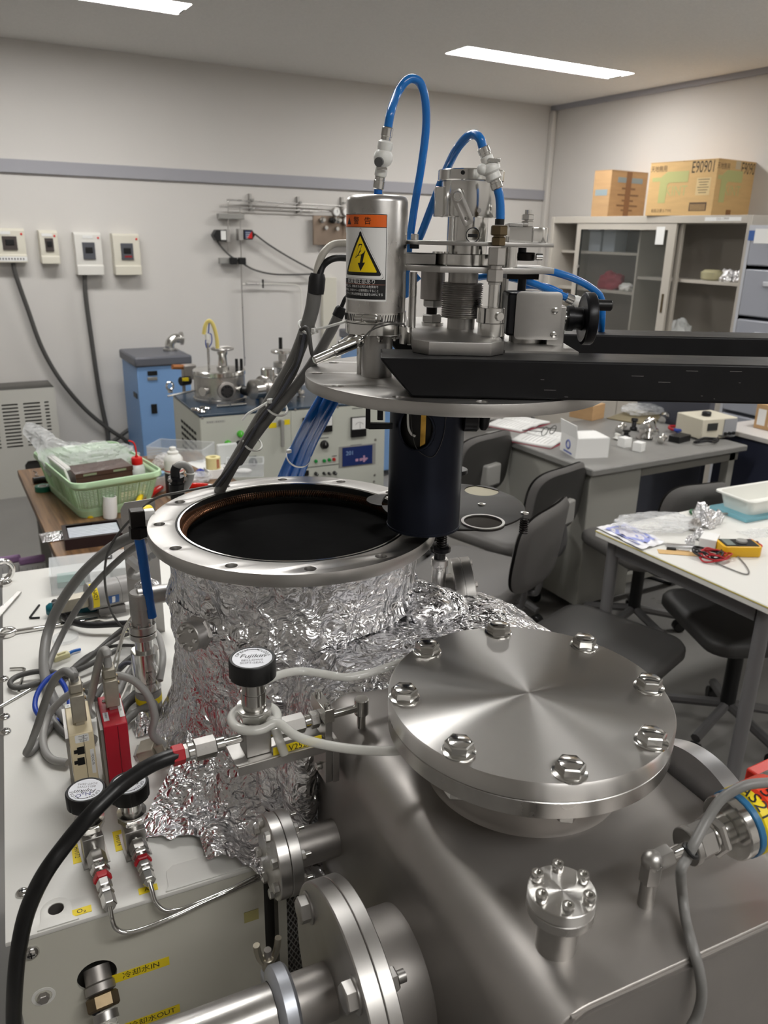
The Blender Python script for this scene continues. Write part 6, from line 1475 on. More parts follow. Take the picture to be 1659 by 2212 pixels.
part('box_lid', MB(F).bb((x0-.002, -.127, .1185), (x1+.002, -.013, .134)), BRA, t, bevel=.001)
for x in (x0+.045, x1-.045): part('hinge', MB(F).bb((x-.022, -.1285, .123), (x+.022, -.1272, .130)), STEELB, t)
wb = F @ Vector((.120, -.075, .004)); t = thing('wash_bottle', 'translucent wash bottle with a red cap and bent spout in the green basket', 'bottle', wb)
part('bottle', MB().lathe(wb, (0, 0, 1), [(.030, 0), (.034, .003), (.034, .085), (.030, .105), (.018, .118), (.016, .120)], 32), CLEARW, t)
part('cap', MB().lathe(wb, (0, 0, 1), [(.0185, .118), (.019, .120), (.019, .140), (.0175, .143), (.006, .144), (.005, .150)], 24), REDP, t)
part('spout', MB().tube([wb+Vector((0, 0, .145)), wb+Vector((0, .001, .165)), wb+Vector((-.002, .002, .185)), wb+Vector((-.008, .003, .197)), wb+Vector((-.022, .004, .204))], .003, 8), REDP, t)
# things beside the basket
def cup(px, py): return wz(px, py)
q = wz(93, 1060); t = thing('tape_roll', 'small dark green tape roll beside the green basket', 'tape roll', q)
part('tape', MB().ring((q.x, q.y, ZW), (0, 0, 1), .016, .027, .019, 36, .0008), mat('dark_green_tape', (18, 92, 70), .4), t); part('core', MB().ring((q.x, q.y, ZW+.0008), (0, 0, 1), .0135, .0158, .0175, 30), PAPER, t)
solo('flashlight', 'short black cylinder lying behind the green tape roll', 'flashlight', MB().rcyl(wz(72, 1045)+Vector((0, 0, .012)), wz(118, 1038)+Vector((0, 0, .012)), .0118), BLACKP)
solo('wire_clip', 'bent metal wire clip on the walnut table top', 'clip', MB().tube([wz(72, 1018)+Vector((0, 0, .002)), wz(80, 1022)+Vector((0, 0, .002)), wz(76, 1028)+Vector((0, 0, .002)), wz(84, 1028)+Vector((0, 0, .002))], .0018, 6), STEELD)
q = wz(238, 1118); t = thing('paper_roll', 'white rolled paper standing in front of the green basket', 'paper roll', q)
part('roll', MB().lathe(q, (.08, .05, 1), [(.021, 0), (.023, .02), (.022, .072), (.018, .072), (.018, .03)], 28), PAPER, t)
for px, py, lb_ in ((195, 1117, 'yellow plastic cap next to the basket'), (210, 1113, 'yellow plastic lump beside the white paper roll')):
    q = wz(px, py); solo('bottle_stopper', lb_, 'stopper', MB().lathe(q, (0, 0, 1), [(.013, 0), (.014, .003), (.011, .012), (.005, .015), (0, .0155)], 20), mat('yellow_plastic', (226, 196, 20), .4))
# tray with shiny slats
a0, a1, a2 = wz(142, 1190), wz(278, 1172), wz(138, 1120)
FX = (a1-a0).normalized(); LA = (a1-a0).length; FYv = Vector((-FX.y, FX.x, 0)); F2 = Matrix(((FX.x, FYv.x, 0, a0.x), (FX.y, FYv.y, 0, a0.y), (0, 0, 1, ZW), (0, 0, 0, 1)))
DPA = .135
t = thing('slide_tray', 'dark brown tray with rows of shiny glass slides on the walnut table', 'tray', a0)
DBR = mat('dark_brown_frame', (42, 28, 30), .35)
part('frame', MB(F2).bb((0, 0, 0), (LA, DPA, .018)).bb((0, 0, .018), (LA, .012, .034)).bb((0, DPA-.012, .018), (LA, DPA, .034)).bb((0, .012, .018), (.012, DPA-.012, .034)).bb((LA-.016, .012, .018), (LA, DPA-.012, .034)), DBR, t)
SLM = mat('slide_mirror', (222, 228, 238), .16, .25)
for i in range(8):
    y = .0155+i*.0132; part('glass_slide', MB(F2 @ Matrix.Translation((0, y, .0275)) @ Matrix.Rotation(.12, 4, 'X')).box((LA/2-.002, .004, 0), (LA-.034, .0074, .0018)), SLM, t)
def fs_(u, v):
    c = wz(122, 1160); p = Vector((c.x-.045+.11*u, c.y-.04+.08*v, ZW)); e_ = math.sin(PI*u)*math.sin(PI*v)
    return p+Vector((0, 0, .003+.012*e_+abs(crumple(p, 1.2))*.8*min(1, 3*e_+.2)))
solo('foil_scrap', 'crumpled scrap of aluminium foil under the slide tray', 'foil', MB().grid(fs_, 46, 36), FOIL, ang=180)
# spray can
q = wz(380, 1072); t = thing('spray_can', 'white spray can with a red stripe and dark lower label behind the chamber ring', 'spray can', q)
part('can', MB().lathe(q, (0, 0, 1), [(.032, 0), (.033, .004), (.033, .135), (.032, .142), (.026, .152), (.020, .157)], 36), WHITEP, t)
part('red_stripe', MB().ring((q.x, q.y, ZW+.098), (0, 0, 1), .0328, .0333, .004, 36), REDP, t)
part('dark_label', MB().ring((q.x, q.y, ZW+.01), (0, 0, 1), .0328, .0333, .082, 36), mat('dark_label', (40, 36, 38), .4), t)
part('cap', MB().lathe(q, (0, 0, 1), [(.019, .157), (.0195, .165), (.016, .168), (.012, .170), (.012, .180), (.010, .182), (.0, .182)], 28), WHITEP, t)
# red-handled cutters and knives
for a, b, lb_ in (((315, 1075), (372, 1035), 'red plastic folding knife leaning beside the spray can'), ((405, 1050), (450, 1048), 'red-handled pliers lying behind the chamber ring')):
    p, q = wz(*a, ZW+.012), wz(*b, ZW+.022)
    d = q-p; L = d.length; t = thing('hand_tool', lb_, 'hand tool', p)
    part('handle', MB().lathe(p, d, [(.006, 0), (.011, .006), (.012, L*.4), (.0095, L*.7), (.006, L)], 10), mat('red_translucent', (214, 34, 22), .2, trans=.25), t)
    part('jaw', MB().cyl(q, q+d.normalized()*.03, .004, .002), STEELB, t)
t = thing('box_cutter', 'yellow and black box cutter with a tan handle by the basket', 'knife', wz(300, 1080))
p, q = wz(296, 1092, ZW+.04), wz(312, 1050, ZW+.06); d = q-p
part('handle', MB().lathe(p, d, [(.008, 0), (.010, .01), (.009, d.length*.6)], 10), mat('yellow_plastic', (226, 176, 20), .4), t)
part('shaft', MB().lathe(p, d, [(.006, d.length*.6), (.007, d.length)], 10), mat('tan_wood', (188, 160, 110), .5), t)
part('foot', MB().cyl((p.x, p.y, ZW), p, .007), BLACKP, t)
# small card box with tools, tape, papers, clear boxes
q = wz(262, 1105); solo('card_box', 'small brown cardboard box beside the white paper roll', 'box', MB(Matrix.Translation(q) @ Matrix.Rotation(-.1, 4, 'Z')).bb((0, 0, 0), (.085, .06, .05)), CARDB2, bevel=.001)
q = wz(462, 1030); t = thing('tape_roll', 'cream tape roll standing on a white carton behind the cables', 'tape roll', q)
part('carton', MB(Matrix.Translation(q)).bb((-.03, -.03, 0), (.035, .03, .035)), PAPER, t, bevel=.001)
part('roll', MB().ring((q.x, q.y, ZW+.0352), (0, 0, 1), .013, .028, .045, 32, .001), mat('cream_tape', (228, 216, 160), .5), t)
part('red_bars', MB().bb((q.x+.006, q.y-.0285, ZW+.04), (q.x+.009, q.y-.0278, ZW+.075)).bb((q.x+.012, q.y-.0265, ZW+.04), (q.x+.015, q.y-.0258, ZW+.075)), REDT, t)
q = wz(432, 1030); t = thing('bulldog_clamp', 'blue plastic clamp lying beside the cream tape roll', 'clamp', q)
part('jaw', MB(Matrix.Translation(q) @ Matrix.Rotation(-.2, 4, 'Z')).prism([(-.012, 0), (.03, 0), (.03, .016), (.004, .03), (-.012, .022)], .02, Matrix(((1, 0, 0, 0), (0, 0, 1, 0), (0, 1, 0, .0), (0, 0, 0, 1)))), mat('blue_plastic', (36, 58, 160), .35), t, bevel=.002)
part('grip', MB().box(q+Vector((-.02, .0, .012)), (.016, .018, .010)), PALEALU, t, bevel=.002)
def clearbox(label, a, b, c, h, m=ACR, fill=None, name='storage_box'):
    A, B, C = wz(*a), wz(*b), wz(*c); fx = (B-A).normalized(); L = (B-A).length; fy = Vector((-fx.y, fx.x, 0)); D = abs((C-A).dot(fy)); D = max(D, .06)
    F3 = Matrix(((fx.x, fy.x, 0, A.x), (fx.y, fy.y, 0, A.y), (0, 0, 1, ZW), (0, 0, 0, 1))); w = .002
    t = thing(name, label, 'box', A)
    part('tray', MB(F3).bb((0, 0, 0), (L, D, w)).bb((0, 0, w), (L, w, h)).bb((0, D-w, w), (L, D, h)).bb((0, w, w), (w, D-w, h)).bb((L-w, w, w), (L, D-w, h)), m, t)
    part('rim', loft(MB(F3), [[(x*1., y*1., h) for x, y in rrect(-.004, -.004, L+.004, D+.004, .012)], [(x, y, h+.004) for x, y in rrect(-.004, -.004, L+.004, D+.004, .012)], [(x, y, h+.004) for x, y in rrect(.003, .003, L-.003, D-.003, .01)], [(x, y, h) for x, y in rrect(.003, .003, L-.003, D-.003, .01)]]), m, t)
    if fill: part('contents', MB(F3).sphere((L*.45, D*.45, .012), .03, 16, 10, (1.1, .7, .35)), fill, t)
clearbox('low translucent storage box lying behind the spray can', (318, 992), (438, 1000), (325, 972), .05)
clearbox('small clear box with a white powder behind the cable bundle', (490, 1032), (570, 1030), (492, 1016), .05, fill=PAPER)
p = wz(446, 1005); solo('paper_sheet', 'white sheet of paper under the cream tape roll', 'paper', MB(Matrix.Translation(p) @ Matrix.Rotation(.2, 4, 'Z')).bb((-.05, -.07, .0005), (.06, .08, .0015)), PAPER)
p = wz(505, 1020); solo('plastic_pouch', 'white plastic pouch standing behind the clear powder box', 'pouch', MB(Matrix.Translation(p) @ Matrix.Rotation(-.05, 4, 'Z')).bb((-.03, .12, .0), (.055, .14, .085)), CLEARW, bevel=.006)
p = wz(362, 1010); bag('plastic_bag', 'small crumpled clear bag between the basket and the spray can', Matrix.Translation((p.x, p.y, ZW+.03)), .05, .05, .028, 9)
p = wz(430, 1042); bag('plastic_bag', 'clear plastic wrap lying under the red pliers', Matrix.Translation((p.x, p.y, ZW+.02)), .05, .04, .018, 12)
q = wz(345, 1060); t = thing('glass_jar', 'small clear jar with a blue lid edge beside the red knife', 'jar', q)
part('jar', MB().lathe(q, (0, 0, 1), [(.02, 0), (.022, .003), (.022, .055), (.018, .06)], 24), CLEARW, t); part('lid', MB().lathe(q, (0, 0, 1), [(.0225, .060), (.0225, .070), (.02, .072)], 24), mat('pale_blue_lid', (130, 166, 196), .4), t)
# file boxes on the floor by the cabinet
for i, (px, lb_) in enumerate(((15, 'white file box with a purple top at the end of the cabinet'), (68, 'second white file box with a purple top next to the walnut table'))):
    c = PZ(px, 1204, .46); t = thing('file_box', lb_, 'file box', (c.x, c.y, 0))
    part('body', MB().bb((c.x-.044, c.y-.02, 0.001), (c.x+.044, c.y+.0, .44)), mat('file_grey_white', (206, 206, 204), .5), t, bevel=.002)
    part('cover', MB().bb((c.x-.0445, c.y-.021, .441), (c.x+.0445, c.y-.004, .47)), mat('purple_plastic', (150, 116, 158), .45), t, bevel=.008)
    for k in range(5): part('divider', MB().bb((c.x-.040+k*.018, c.y-.0225, .03), (c.x-.038+k*.018, c.y-.0205, .43)), mat('divider_grey', (168, 168, 170), .5), t)

def fs2(u, v):
    c = PZ(310, 1578, ZT); p = Vector((c.x-.014+.028*u, c.y-.016+.032*v, ZT)); e_ = math.sin(PI*u)*math.sin(PI*v)
    return p+Vector((0, 0, .002+.03*e_+abs(crumple(p*2, 1.2))*min(1, 3*e_+.1)))
solo('foil_scrap', 'small pointed scrap of foil beside the loose cable plug', 'foil', MB().grid(fs2, 30, 30), FOIL, ang=180)

# ================================================================== BENCH VACUUM UNIT AND CHILLERS BY THE BACK WALL
ZU = .85
BM = Matrix.Translation((.974, 3.29, 0)) @ Matrix.Rotation(R(-3), 4, 'Z')
BMi = BM.inverted(); BYv = BM.to_3x3() @ Vector((0, 1, 0))
def bp(px, py, y=0): return BMi @ onp(px, py, BM @ Vector((0, y, 0)), BYv)
UW = .90; UD = .52
PANG = mat('grey_green_enamel', (192, 194, 184), .45, var=(3, .02)); NAVYT = mat('dark_blue_top', (40, 58, 76), .3, var=(20, .15))
VU = thing('bench_vacuum_unit', 'grey-green bench vacuum unit cabinet with meters and knobs on its front', 'vacuum unit', BM @ Vector((UW/2, UD/2, 0)))
part('body', MB(BM).bb((.002, .004, .06), (UW, UD, ZU-.012)), PANG, VU, bevel=.002)
part('plinth', MB(BM).bb((.03, .03, 0), (UW-.03, UD-.03, .06)), BLACKP, VU)
part('top_sheet', MB(BM).bb((0, 0, ZU-.0115), (UW, UD, ZU)), NAVYT, VU, bevel=.003)
sx_ = bp(628, 900).x
part('left_panel', MB(BM).bb((.004, 0, .08), (sx_-.002, .0038, ZU-.014)), PANG, VU, bevel=.001)
part('right_panel', MB(BM).bb((sx_+.002, 0, .08), (UW-.004, .0038, ZU-.014)), PANG, VU, bevel=.001)
for px, py in ((437, 903), (620, 884), (638, 885), (729, 879), (811, 950), (809, 1026), (808, 1040)):
    q = bp(px, py); part('screw', MB(BM).lathe((q.x, 0, q.z), (0, -1, 0), [(.006, 0), (.005, .003), (0, .0035)], 14), STEELD, VU)
q = bp(466, 911); part('maker_plate', MB(BM).box((q.x, -.0003, q.z), (.085, .0006, .012)), mat('pale_plate', (176, 177, 170), .5), VU)
lt = MB(BM)
for i in range(8):
    if i != 3: lt.box((q.x-.035+i*.0095, -.0008, q.z), (.006, .0005, .007))
part('lettering', lt, GREYM, VU)
def knob(px, py, r, m, d=.02, nm='knob'):
    q = bp(px, py); o = part(nm, MB(BM).lathe((q.x, 0, q.z), (0, -1, 0), [(r*1.15, 0), (r*1.15, .003), (r, .004), (r*.92, d), (r*.8, d+.001)], 24), m, VU)
    part('pointer', MB(BM).box((q.x, -d-.0012, q.z+r*.4), (.002, .0008, r*.7)), PAPER, o); return o
GRN = mat('green_button', (80, 190, 50), .35); LGRN = mat('green_lamp', (22, 140, 62), .3); LRED = mat('red_lamp', (176, 34, 30), .3)
for px, py, r, m in ((519, 937, .0135, GRN), (492, 958, .0135, GRN), (517, 959, .015, BLACKP), (546, 998, .017, BLACKP), (700, 960, .018, BLACKP), (682, 1023, .008, BLACKP), (699, 1022, .006, BLACKP), (710, 1022, .006, BLACKP), (722, 1021, .008, BLACKP)): knob(px, py, r, m)
for px, py, m in ((657, 999, LGRN), (682, 996, LGRN), (700, 995, LGRN), (711, 993, LGRN), (721, 992, LRED)):
    q = bp(px, py); part('pilot_lamp', MB(BM).lathe((q.x, 0, q.z), (0, -1, 0), [(.0085, 0), (.0085, .004), (.007, .009), (0, .010)], 20), m, VU)
def meter(x0, x1, y0, y1, dial):
    a, b = bp(x0, y0), bp(x1, y1); h = a.z-b.z
    o = part('panel_meter', MB(BM).bb((a.x, -.014, b.z), (b.x, 0, a.z)), BLACKP, VU, bevel=.002)
    part('dial_face', MB(BM).bb((a.x+.003, -.0155, b.z+h*.40), (b.x-.003, -.0142, a.z-.003)), dial, o)
    part('needle', MB(BM).box(((a.x+b.x)/2+.004, -.0163, b.z+h*.58), (.0012, .0006, h*.28), None), INK, o)
    pts = [((a.x+b.x)/2+(b.x-a.x)*.34*math.cos(R(t_)), -.0162, b.z+h*.42+(b.x-a.x)*.40*math.sin(R(t_))) for t_ in range(40, 141, 10)]
    part('scale_arc', MB(BM).tube(pts, .0007, 4, smooth=False), INK, o)
meter(689, 716, 898, 931, PAPER); meter(757, 789, 901, 941, PAPER); meter(653, 676, 902, 918, mat('amber_dial', (150, 110, 70), .4))
a, b = bp(739, 967), bp(803, 1000)
part('display_frame', MB(BM).bb((bp(732, 967).x, -.003, b.z-.006), (bp(811, 967).x, 0, a.z+.006)), GREYM, VU, bevel=.001)
NB = mat('navy_display', (34, 50, 104), .2); o = part('display', MB(BM).bb((a.x, -.006, b.z), (b.x, -.0031, a.z)), NB, VU)
DG = mat('display_digits', (150, 180, 220), .3); DK = mat('pink_keys', (190, 150, 180), .4)
part('digits', MB(BM).text('201', .028, Matrix.Translation((a.x+.038, -.0064, a.z-.03)) @ Matrix.Rotation(PI/2, 4, 'X')), DG, o, smooth=False)
for i in range(3): part('key', MB(BM).box((a.x+.075+i*.022, -.0068, b.z+.025), (.014, .0015, .012)), DK, o)
part('arrow_keys', MB(BM).box((b.x-.045, -.0068, b.z+.028), (.038, .0015, .008)).box((b.x-.045, -.0069, b.z+.028), (.009, .0017, .032)), DK, o)
for px, py, w_ in ((662, 883, .07), (705, 879, .055), (772, 882, .055), (699, 946, .05), (769, 961, .06), (546, 986, .035), (722, 985, .025), (657, 1012, .04), (700, 1006, .17)):
    q = bp(px, py); part('caption', MB(BM).box((q.x, -.0003, q.z), (w_, .0006, .0045)), mat('caption_grey', (96, 97, 94), .5), VU)
q = bp(606, 926); part('lever_plate', MB(BM).box((q.x, -.002, q.z+.035), (.035, .004, .04)), PANG, VU, bevel=.002)
part('lever', MB(BM).bb((q.x-.007, -.03, q.z-.08), (q.x+.007, -.016, q.z+.045)), GREYM, VU, bevel=.003)
part('lever_hub', MB(BM).cyl((q.x, -.016, q.z+.03), (q.x, -.001, q.z+.03), .014), STEELD, VU)
for px, py in ((589, 919), (618, 912)):
    q = bp(px, py); part('yellow_sticker', MB(BM).box((q.x, -.0004, q.z), (.036, .0006, .024)), YTAPE, VU)
q = bp(657, 1022); part('rocker_switch', MB(BM).box((q.x, -.005, q.z), (.042, .01, .026)), BLACKP, VU, bevel=.002)
# louvre slots on the left side
for i in range(9):
    for j in range(6):
        y = .10+.05*j; z = ZU-.10-.030*i-.0*j
        part('vent_slot', MB(BM).box((.0012, y, z), (.003, .034, .012)), DARK, VU)
# --- things standing on the unit
def bt(px, py, z=ZU): return PZ(px, py, z)
c = bt(476, 861); s = .00214
hz = lambda y: vup(474, y, c)
t = thing('bell_chamber', 'round steel bell chamber with a dark viewport on the bench vacuum unit', 'vacuum chamber', c)
RB = 57*s
part('barrel', MB().lathe((c.x, c.y, ZU), (0, 0, 1), [(RB*1.02, 0), (RB*1.02, .012), (RB*.97, .014), (RB*.97, hz(808)-ZU)], 56), STEEL, t)
part('top_plate', MB().lathe((c.x, c.y, hz(808)), (0, 0, 1), [(RB*.98, 0), (RB*1.0, .003), (RB*1.0, .020), (RB*.96, .024), (0, .025)], 56), STEELB, t)
zl = hz(808)+.025
nv = (CAM-c); nv.z = 0; nv.normalize(); tv = Vector((0, 0, 1)).cross(nv)
vd = (nv+tv*.25).normalized(); vc = Vector((c.x, c.y, (ZU+hz(808))/2+.0))+vd*(RB*.97)
vp_ = part('viewport', MB().lathe(vc-vd*.01, vd, [(.042, 0), (.042, .022), (.038, .024)], 36), STEELD, t)
part('viewport_glass', MB().cyl(vc+vd*.0142, vc+vd*.0155, .030), mat('dark_glass', (54, 52, 52), .1), vp_)
Fv = frame(vc+vd*.016, vd)
for i in range(7):
    a = R(100+i*54); part('bolt_slot', MB(Fv).sphere((.022*math.cos(a), .022*math.sin(a), 0), .005, 10, 6, (1, 1, .4)), BLACKP, vp_)
for k, r_ in ((-.62, .02), (.95, .02)):
    d = (nv+tv*k).normalized(); q = Vector((c.x, c.y, (ZU+hz(808))/2))+d*RB*.95
    part('side_port', MB().lathe(q, d, [(r_*.7, 0), (r_*.7, .02), (r_, .021), (r_, .034)], 24), STEELB, t)
    if k > 0: part('black_knob', MB().lathe(q+d*.04, d, [(.014, 0), (.022, .004), (.022, .03), (.016, .034)], 24), BLACKP, t)
part('column', MB().lathe((c.x+.02, c.y, zl), (0, 0, 1), [(.03, 0), (.03, .01), (.022, .014), (.018, .06), (.024, .07), (.024, .085)], 24), STEELB, t)
part('hand_ring', MB().torus((c.x+.02, c.y, zl+.092), (0, 0, 1), .048, .006, 32, 8), STEELM, t)
for a in (0, 2.1, 4.2): part('spoke', MB().cyl((c.x+.02, c.y, zl+.092), (c.x+.02+.048*math.cos(a), c.y+.048*math.sin(a), zl+.092), .004), STEELM, t)
for dx in (.15, .19): part('black_lever', MB().cyl(c+tv*dx*.55+Vector((0, 0, zl-ZU)), c+tv*dx*.55+Vector((0, 0, zl-ZU+.045)), .007), BLACKP, t)
part('lift_tube', MB().cyl(c-tv*.045+Vector((0, 0, zl-ZU)), c-tv*.045+Vector((0, 0, zl-ZU+.12)), .006), STEEL, t)
YH = mat('yellow_hose', (224, 206, 120), .4)
vpz = lambda px, py: onp(px, py, c, Vector((c.x, c.y, 0)))
solo('yellow_hose', 'pale yellow hose looping above the bell chamber', 'hose', MB().tube([vpz(470, 755), vpz(468, 730), vpz(461, 703), vpz(452, 693), vpz(444, 702), vpz(440, 722)], .009, 12), YH)
solo('blue_wire', 'thin blue wires looping beside the yellow hose', 'wire', MB().tube([vpz(452, 698), vpz(450, 720), vpz(444, 738), vpz(448, 752), vpz(457, 740), vpz(456, 722), vpz(447, 722)], .0026, 6), BLUEW)
p = vpz(448, 728); solo('cable_joint', 'white cable joint hanging beside the yellow hose', 'connector', MB().rcyl(p+Vector((0, 0, .016)), p-Vector((0, 0, .012)), .010), WHITEP)
t = thing('crank_feedthrough', 'steel feedthrough with a crank disc and an upright black grip on the bench unit', 'feedthrough', bt(610, 850)); q = bt(612, 852); hz2 = lambda y: vup(610, y, q)
part('stand', MB().lathe((q.x, q.y, ZU), (0, 0, 1), [(.05, 0), (.05, .05), (.03, .06), (.03, hz2(795)-ZU), (.045, hz2(792)-ZU), (.045, hz2(782)-ZU), (.02, hz2(780)-ZU), (.02, hz2(760)-ZU)], 32), STEEL, t)
part('crank_disc', MB().rcyl((q.x, q.y, hz2(762)), (q.x, q.y, hz2(756)), .055), STEELB, t)
gp = onp(606, 742, q, Vector((q.x, q.y, 0))); part('grip', MB().rcyl((gp.x, gp.y, hz2(754)), (gp.x, gp.y, hz2(729)), .009), BLACKP, t)
t = thing('cross_pipe', 'horizontal polished steel cross pipe next to the bell chamber', 'pipe', bt(570, 860)); a, b = bt(545, 842, ZU+.075), bt(640, 828, ZU+.075)
part('pipe', MB().cyl(a, b, .045, n=36), STEELB, t); dd = (b-a).normalized()
for f in (.25, .55, .8): part('flange', MB().rcyl(a.lerp(b, f)-dd*.012, a.lerp(b, f)+dd*.012, .058, n=36), STEEL, t)
part('riser', MB().rcyl(a.lerp(b, .35), a.lerp(b, .35)+Vector((0, 0, .09)), .032), STEELB, t)
for f in (.2, .8): part('support_leg', MB().cyl(a.lerp(b, f)-Vector((0, 0, .074)), a.lerp(b, f)-Vector((0, 0, .04)), .012), STEELM, t)
t = thing('ion_gauge', 'dark gauge head with a yellow tag mounted left of the bell chamber', 'vacuum gauge', bt(395, 850)); q = bt(398, 848); hq = lambda y: vup(398, y, q)
part('bracket', MB().cyl((q.x, q.y, ZU), (q.x, q.y, hq(830)), .008), STEELD, t)
part('black_body', MB().rcyl((q.x-.02, q.y-.02, hq(822)), (q.x+.03, q.y, hq(822)), .022), BLACKP, t)
part('yellow_tag', MB().box((q.x, q.y-.035, hq(817)), (.03, .006, .016)), YTAPE, t)
part('steel_box', MB().box((q.x+.035, q.y+.02, hq(805)), (.06, .06, .07)), STEELD, t, bevel=.004)
part('arm', MB().cyl((q.x-.05, q.y, hq(791)), (q.x+.03, q.y+.02, hq(795)), .012), mat('copper_tone', (176, 116, 72), .4, .5), t)
t = thing('eyebolt', 'chrome eyebolt on the corner of the bench vacuum unit', 'eyebolt', bt(368, 850)); q = bt(368, 848)
part('shank', MB().cyl((q.x, q.y, ZU), (q.x, q.y, ZU+.012), .012), CHROME, t); part('eye', MB().torus((q.x, q.y, ZU+.032), (.3, -.9, 0), .019, .005, 28, 8), CHROME, t)
solo('needle_line', 'thin steel line with small valves leading to the bell chamber', 'pipe', MB().tube([bt(362, 856, ZU+.02), bt(400, 848, ZU+.035), bt(430, 842, ZU+.05)], .005, 8), STEELB)
for i, (px, py, lb_) in enumerate(((428, 888, 'largest'), (444, 884, 'middle'), (436, 892, 'smallest'))):
    q = bt(px, py); solo('metal_part', lb_ + ' shiny ring part lying at the front of the bench unit top', 'metal part', MB().torus((q.x, q.y, ZU+.006), (.2, .1, 1), (.026, .02, .014)[i], .006, 24, 8), CHROME)
for px, py, l, lb_ in ((482, 880, .06, 'short steel rod on the bench unit top by the rings'), (515, 877, .075, 'longer steel rod on the bench unit top')):
    q = bt(px, py); solo('steel_rod', lb_, 'rod', MB().rcyl((q.x-l/2, q.y, ZU+.007), (q.x+l/2, q.y, ZU+.007), .0065), STEELB)
for px, py, lb_ in ((600, 866, 'small round steel fitting on the bench unit beside the cables'), (585, 858, 'dark knob fitting on the bench unit beneath the cross pipe'), (650, 866, 'white-capped fitting on the bench unit near the raised lid'), (560, 862, 'blue handled mini valve under the cross pipe')):
    q = bt(px, py); solo('pipe_fitting', lb_, 'fitting', MB().lathe((q.x, q.y, ZU), (0, 0, 1), [(.02, 0), (.02, .02), (.012, .024), (.012, .034), (.018, .038), (.016, .05)], 20), BLACKP if 'dark' in lb_ else BLUET if 'blue' in lb_ else STEELB)
# chillers
SKY = mat('light_blue_enamel', (120, 158, 206), .4); SKYD = mat('slate_top', (92, 94, 102), .4)
def chiller(name, label, x0, x1, y0, y1, zt, full=True):
    t = thing(name, label, 'chiller', ((x0+x1)/2, (y0+y1)/2, 0))
    part('body', MB().bb((x0, y0, .04), (x1, y1, zt-.06)), SKY, t, bevel=.006)
    part('top_cover', MB().bb((x0-.012, y0-.012, zt-.0595), (x1+.012, y1+.012, zt)), SKYD, t, bevel=.012)
    for x in (x0+.04, x1-.04):
        for y in (y0+.04, y1-.04): part('caster', MB().rcyl((x-.012, y, .02), (x+.012, y, .02), .02), BLACKP, t)
    for px, py, w_, h_, m in ((329, 806, .06, .028, BLACKP), (329, 818, .06, .02, STEELM), (333, 883, .036, .06, BLACKP)):
        q = PY(px, py, y0); 
        if full: part('panel_fitting', MB().box((q.x, y0-.003, q.z), (w_, .006, h_)), m, t, bevel=.002)
    if full:
        for i in range(9): part('louvre', MB().box((x0+.07, y0-.0015, .12+i*.02), (.09, .003, .008)), SKYD, t)
        part('side_handle', MB().box((x0-.002, y0+.09, .62), (.004, .09, .03)), BLACKP, t)
chiller('chiller', 'light blue floor chiller with a dark slate top beside the bench vacuum unit', 1.09, 1.42, 4.93, 5.34, .865)
q = PY(835, 890, 4.6); chiller('chiller', 'light blue chiller mostly hidden behind the right end of the bench unit', q.x-.15, q.x+.17, 4.6, 5.0, .98, False)
c = PZ(405, 770, .865)
t = thing('steel_elbow', 'polished steel elbow assembly standing on the slate-topped chiller', 'fitting', (1.36, 5.15, .865))
part('elbow', MB().tube([(1.36, 5.15, .866), (1.36, 5.15, .91), (1.39, 5.15, .94), (1.43, 5.15, .94)], .03, 16), STEELB, t)
part('flange', MB().rcyl((1.36, 5.15, .866), (1.36, 5.15, .88), .045), STEEL, t); part('flange', MB().rcyl((1.428, 5.15, .94), (1.445, 5.15, .94), .042), STEEL, t)

# ================================================================== RIGHT SIDE: GLASS-DOOR CABINET
CABM = mat('warm_grey_steel', (188, 182, 172), .45, var=(3, .02)); CABI = mat('cabinet_interior', (150, 144, 136), .6)
XF, XBk, CY0, CY1, CT = 4.28, 4.665, 3.195, 4.945, 1.755
def cx(px, py, x=XF): return PX(px, py, x)
ca = thing('glass_door_cabinet', 'warm grey steel cabinet with a sliding glass door against the side wall', 'cabinet', ((XF+XBk)/2, (CY0+CY1)/2, 0))
ZM = .90; w = .03
part('back_panel', MB().bb((XBk-.008, CY0, .06), (XBk, CY1, CT)), CABI, ca)
for y, nm in ((CY0, 'side_panel'), (CY1-w, 'side_panel')): part(nm, MB().bb((XF, y, .06), (XBk-.0085, y+w, CT)), CABM, ca, bevel=.002)
part('top_panel', MB().bb((XF, CY0+w+.0005, CT-.045), (XBk-.0085, CY1-w-.0005, CT)), CABM, ca, bevel=.002)
part('middle_panel', MB().bb((XF, CY0+w+.0005, ZM-.03), (XBk-.0085, CY1-w-.0005, ZM+.03)), CABM, ca, bevel=.002)
part('plinth', MB().bb((XF+.03, CY0, 0), (XBk, CY1, .06)), GREYM, ca)
ym = cx(1463, 480).y
part('centre_post', MB().bb((XF+.04, ym-.02, ZM+.031), (XF+.06, ym+.012, CT-.046)), CABM, ca)
for y0, y1 in ((CY0+w, (CY0+CY1)/2-.002), ((CY0+CY1)/2+.002, CY1-w)):
    d = part('lower_door', MB().bb((XF+.004, y0+.002, .065), (XF+.022, y1, ZM-.032)), CABM, ca, bevel=.002)
zs1, zs2, zs3 = cx(1300, 546).z, cx(1290, 629).z, cx(1530, 609, XF+.06).z
yv = cx(1385, 545, XF+.12).y
for z in (zs1, zs2): part('shelf', MB().bb((XF+.10, yv+.01, z-.012), (XBk-.009, CY1-w-.001, z+.006)), CABM, ca)
part('shelf', MB().bb((XF+.07, CY0+w+.001, zs3-.014), (XBk-.009, ym-.021, zs3+.006)), CABM, ca)
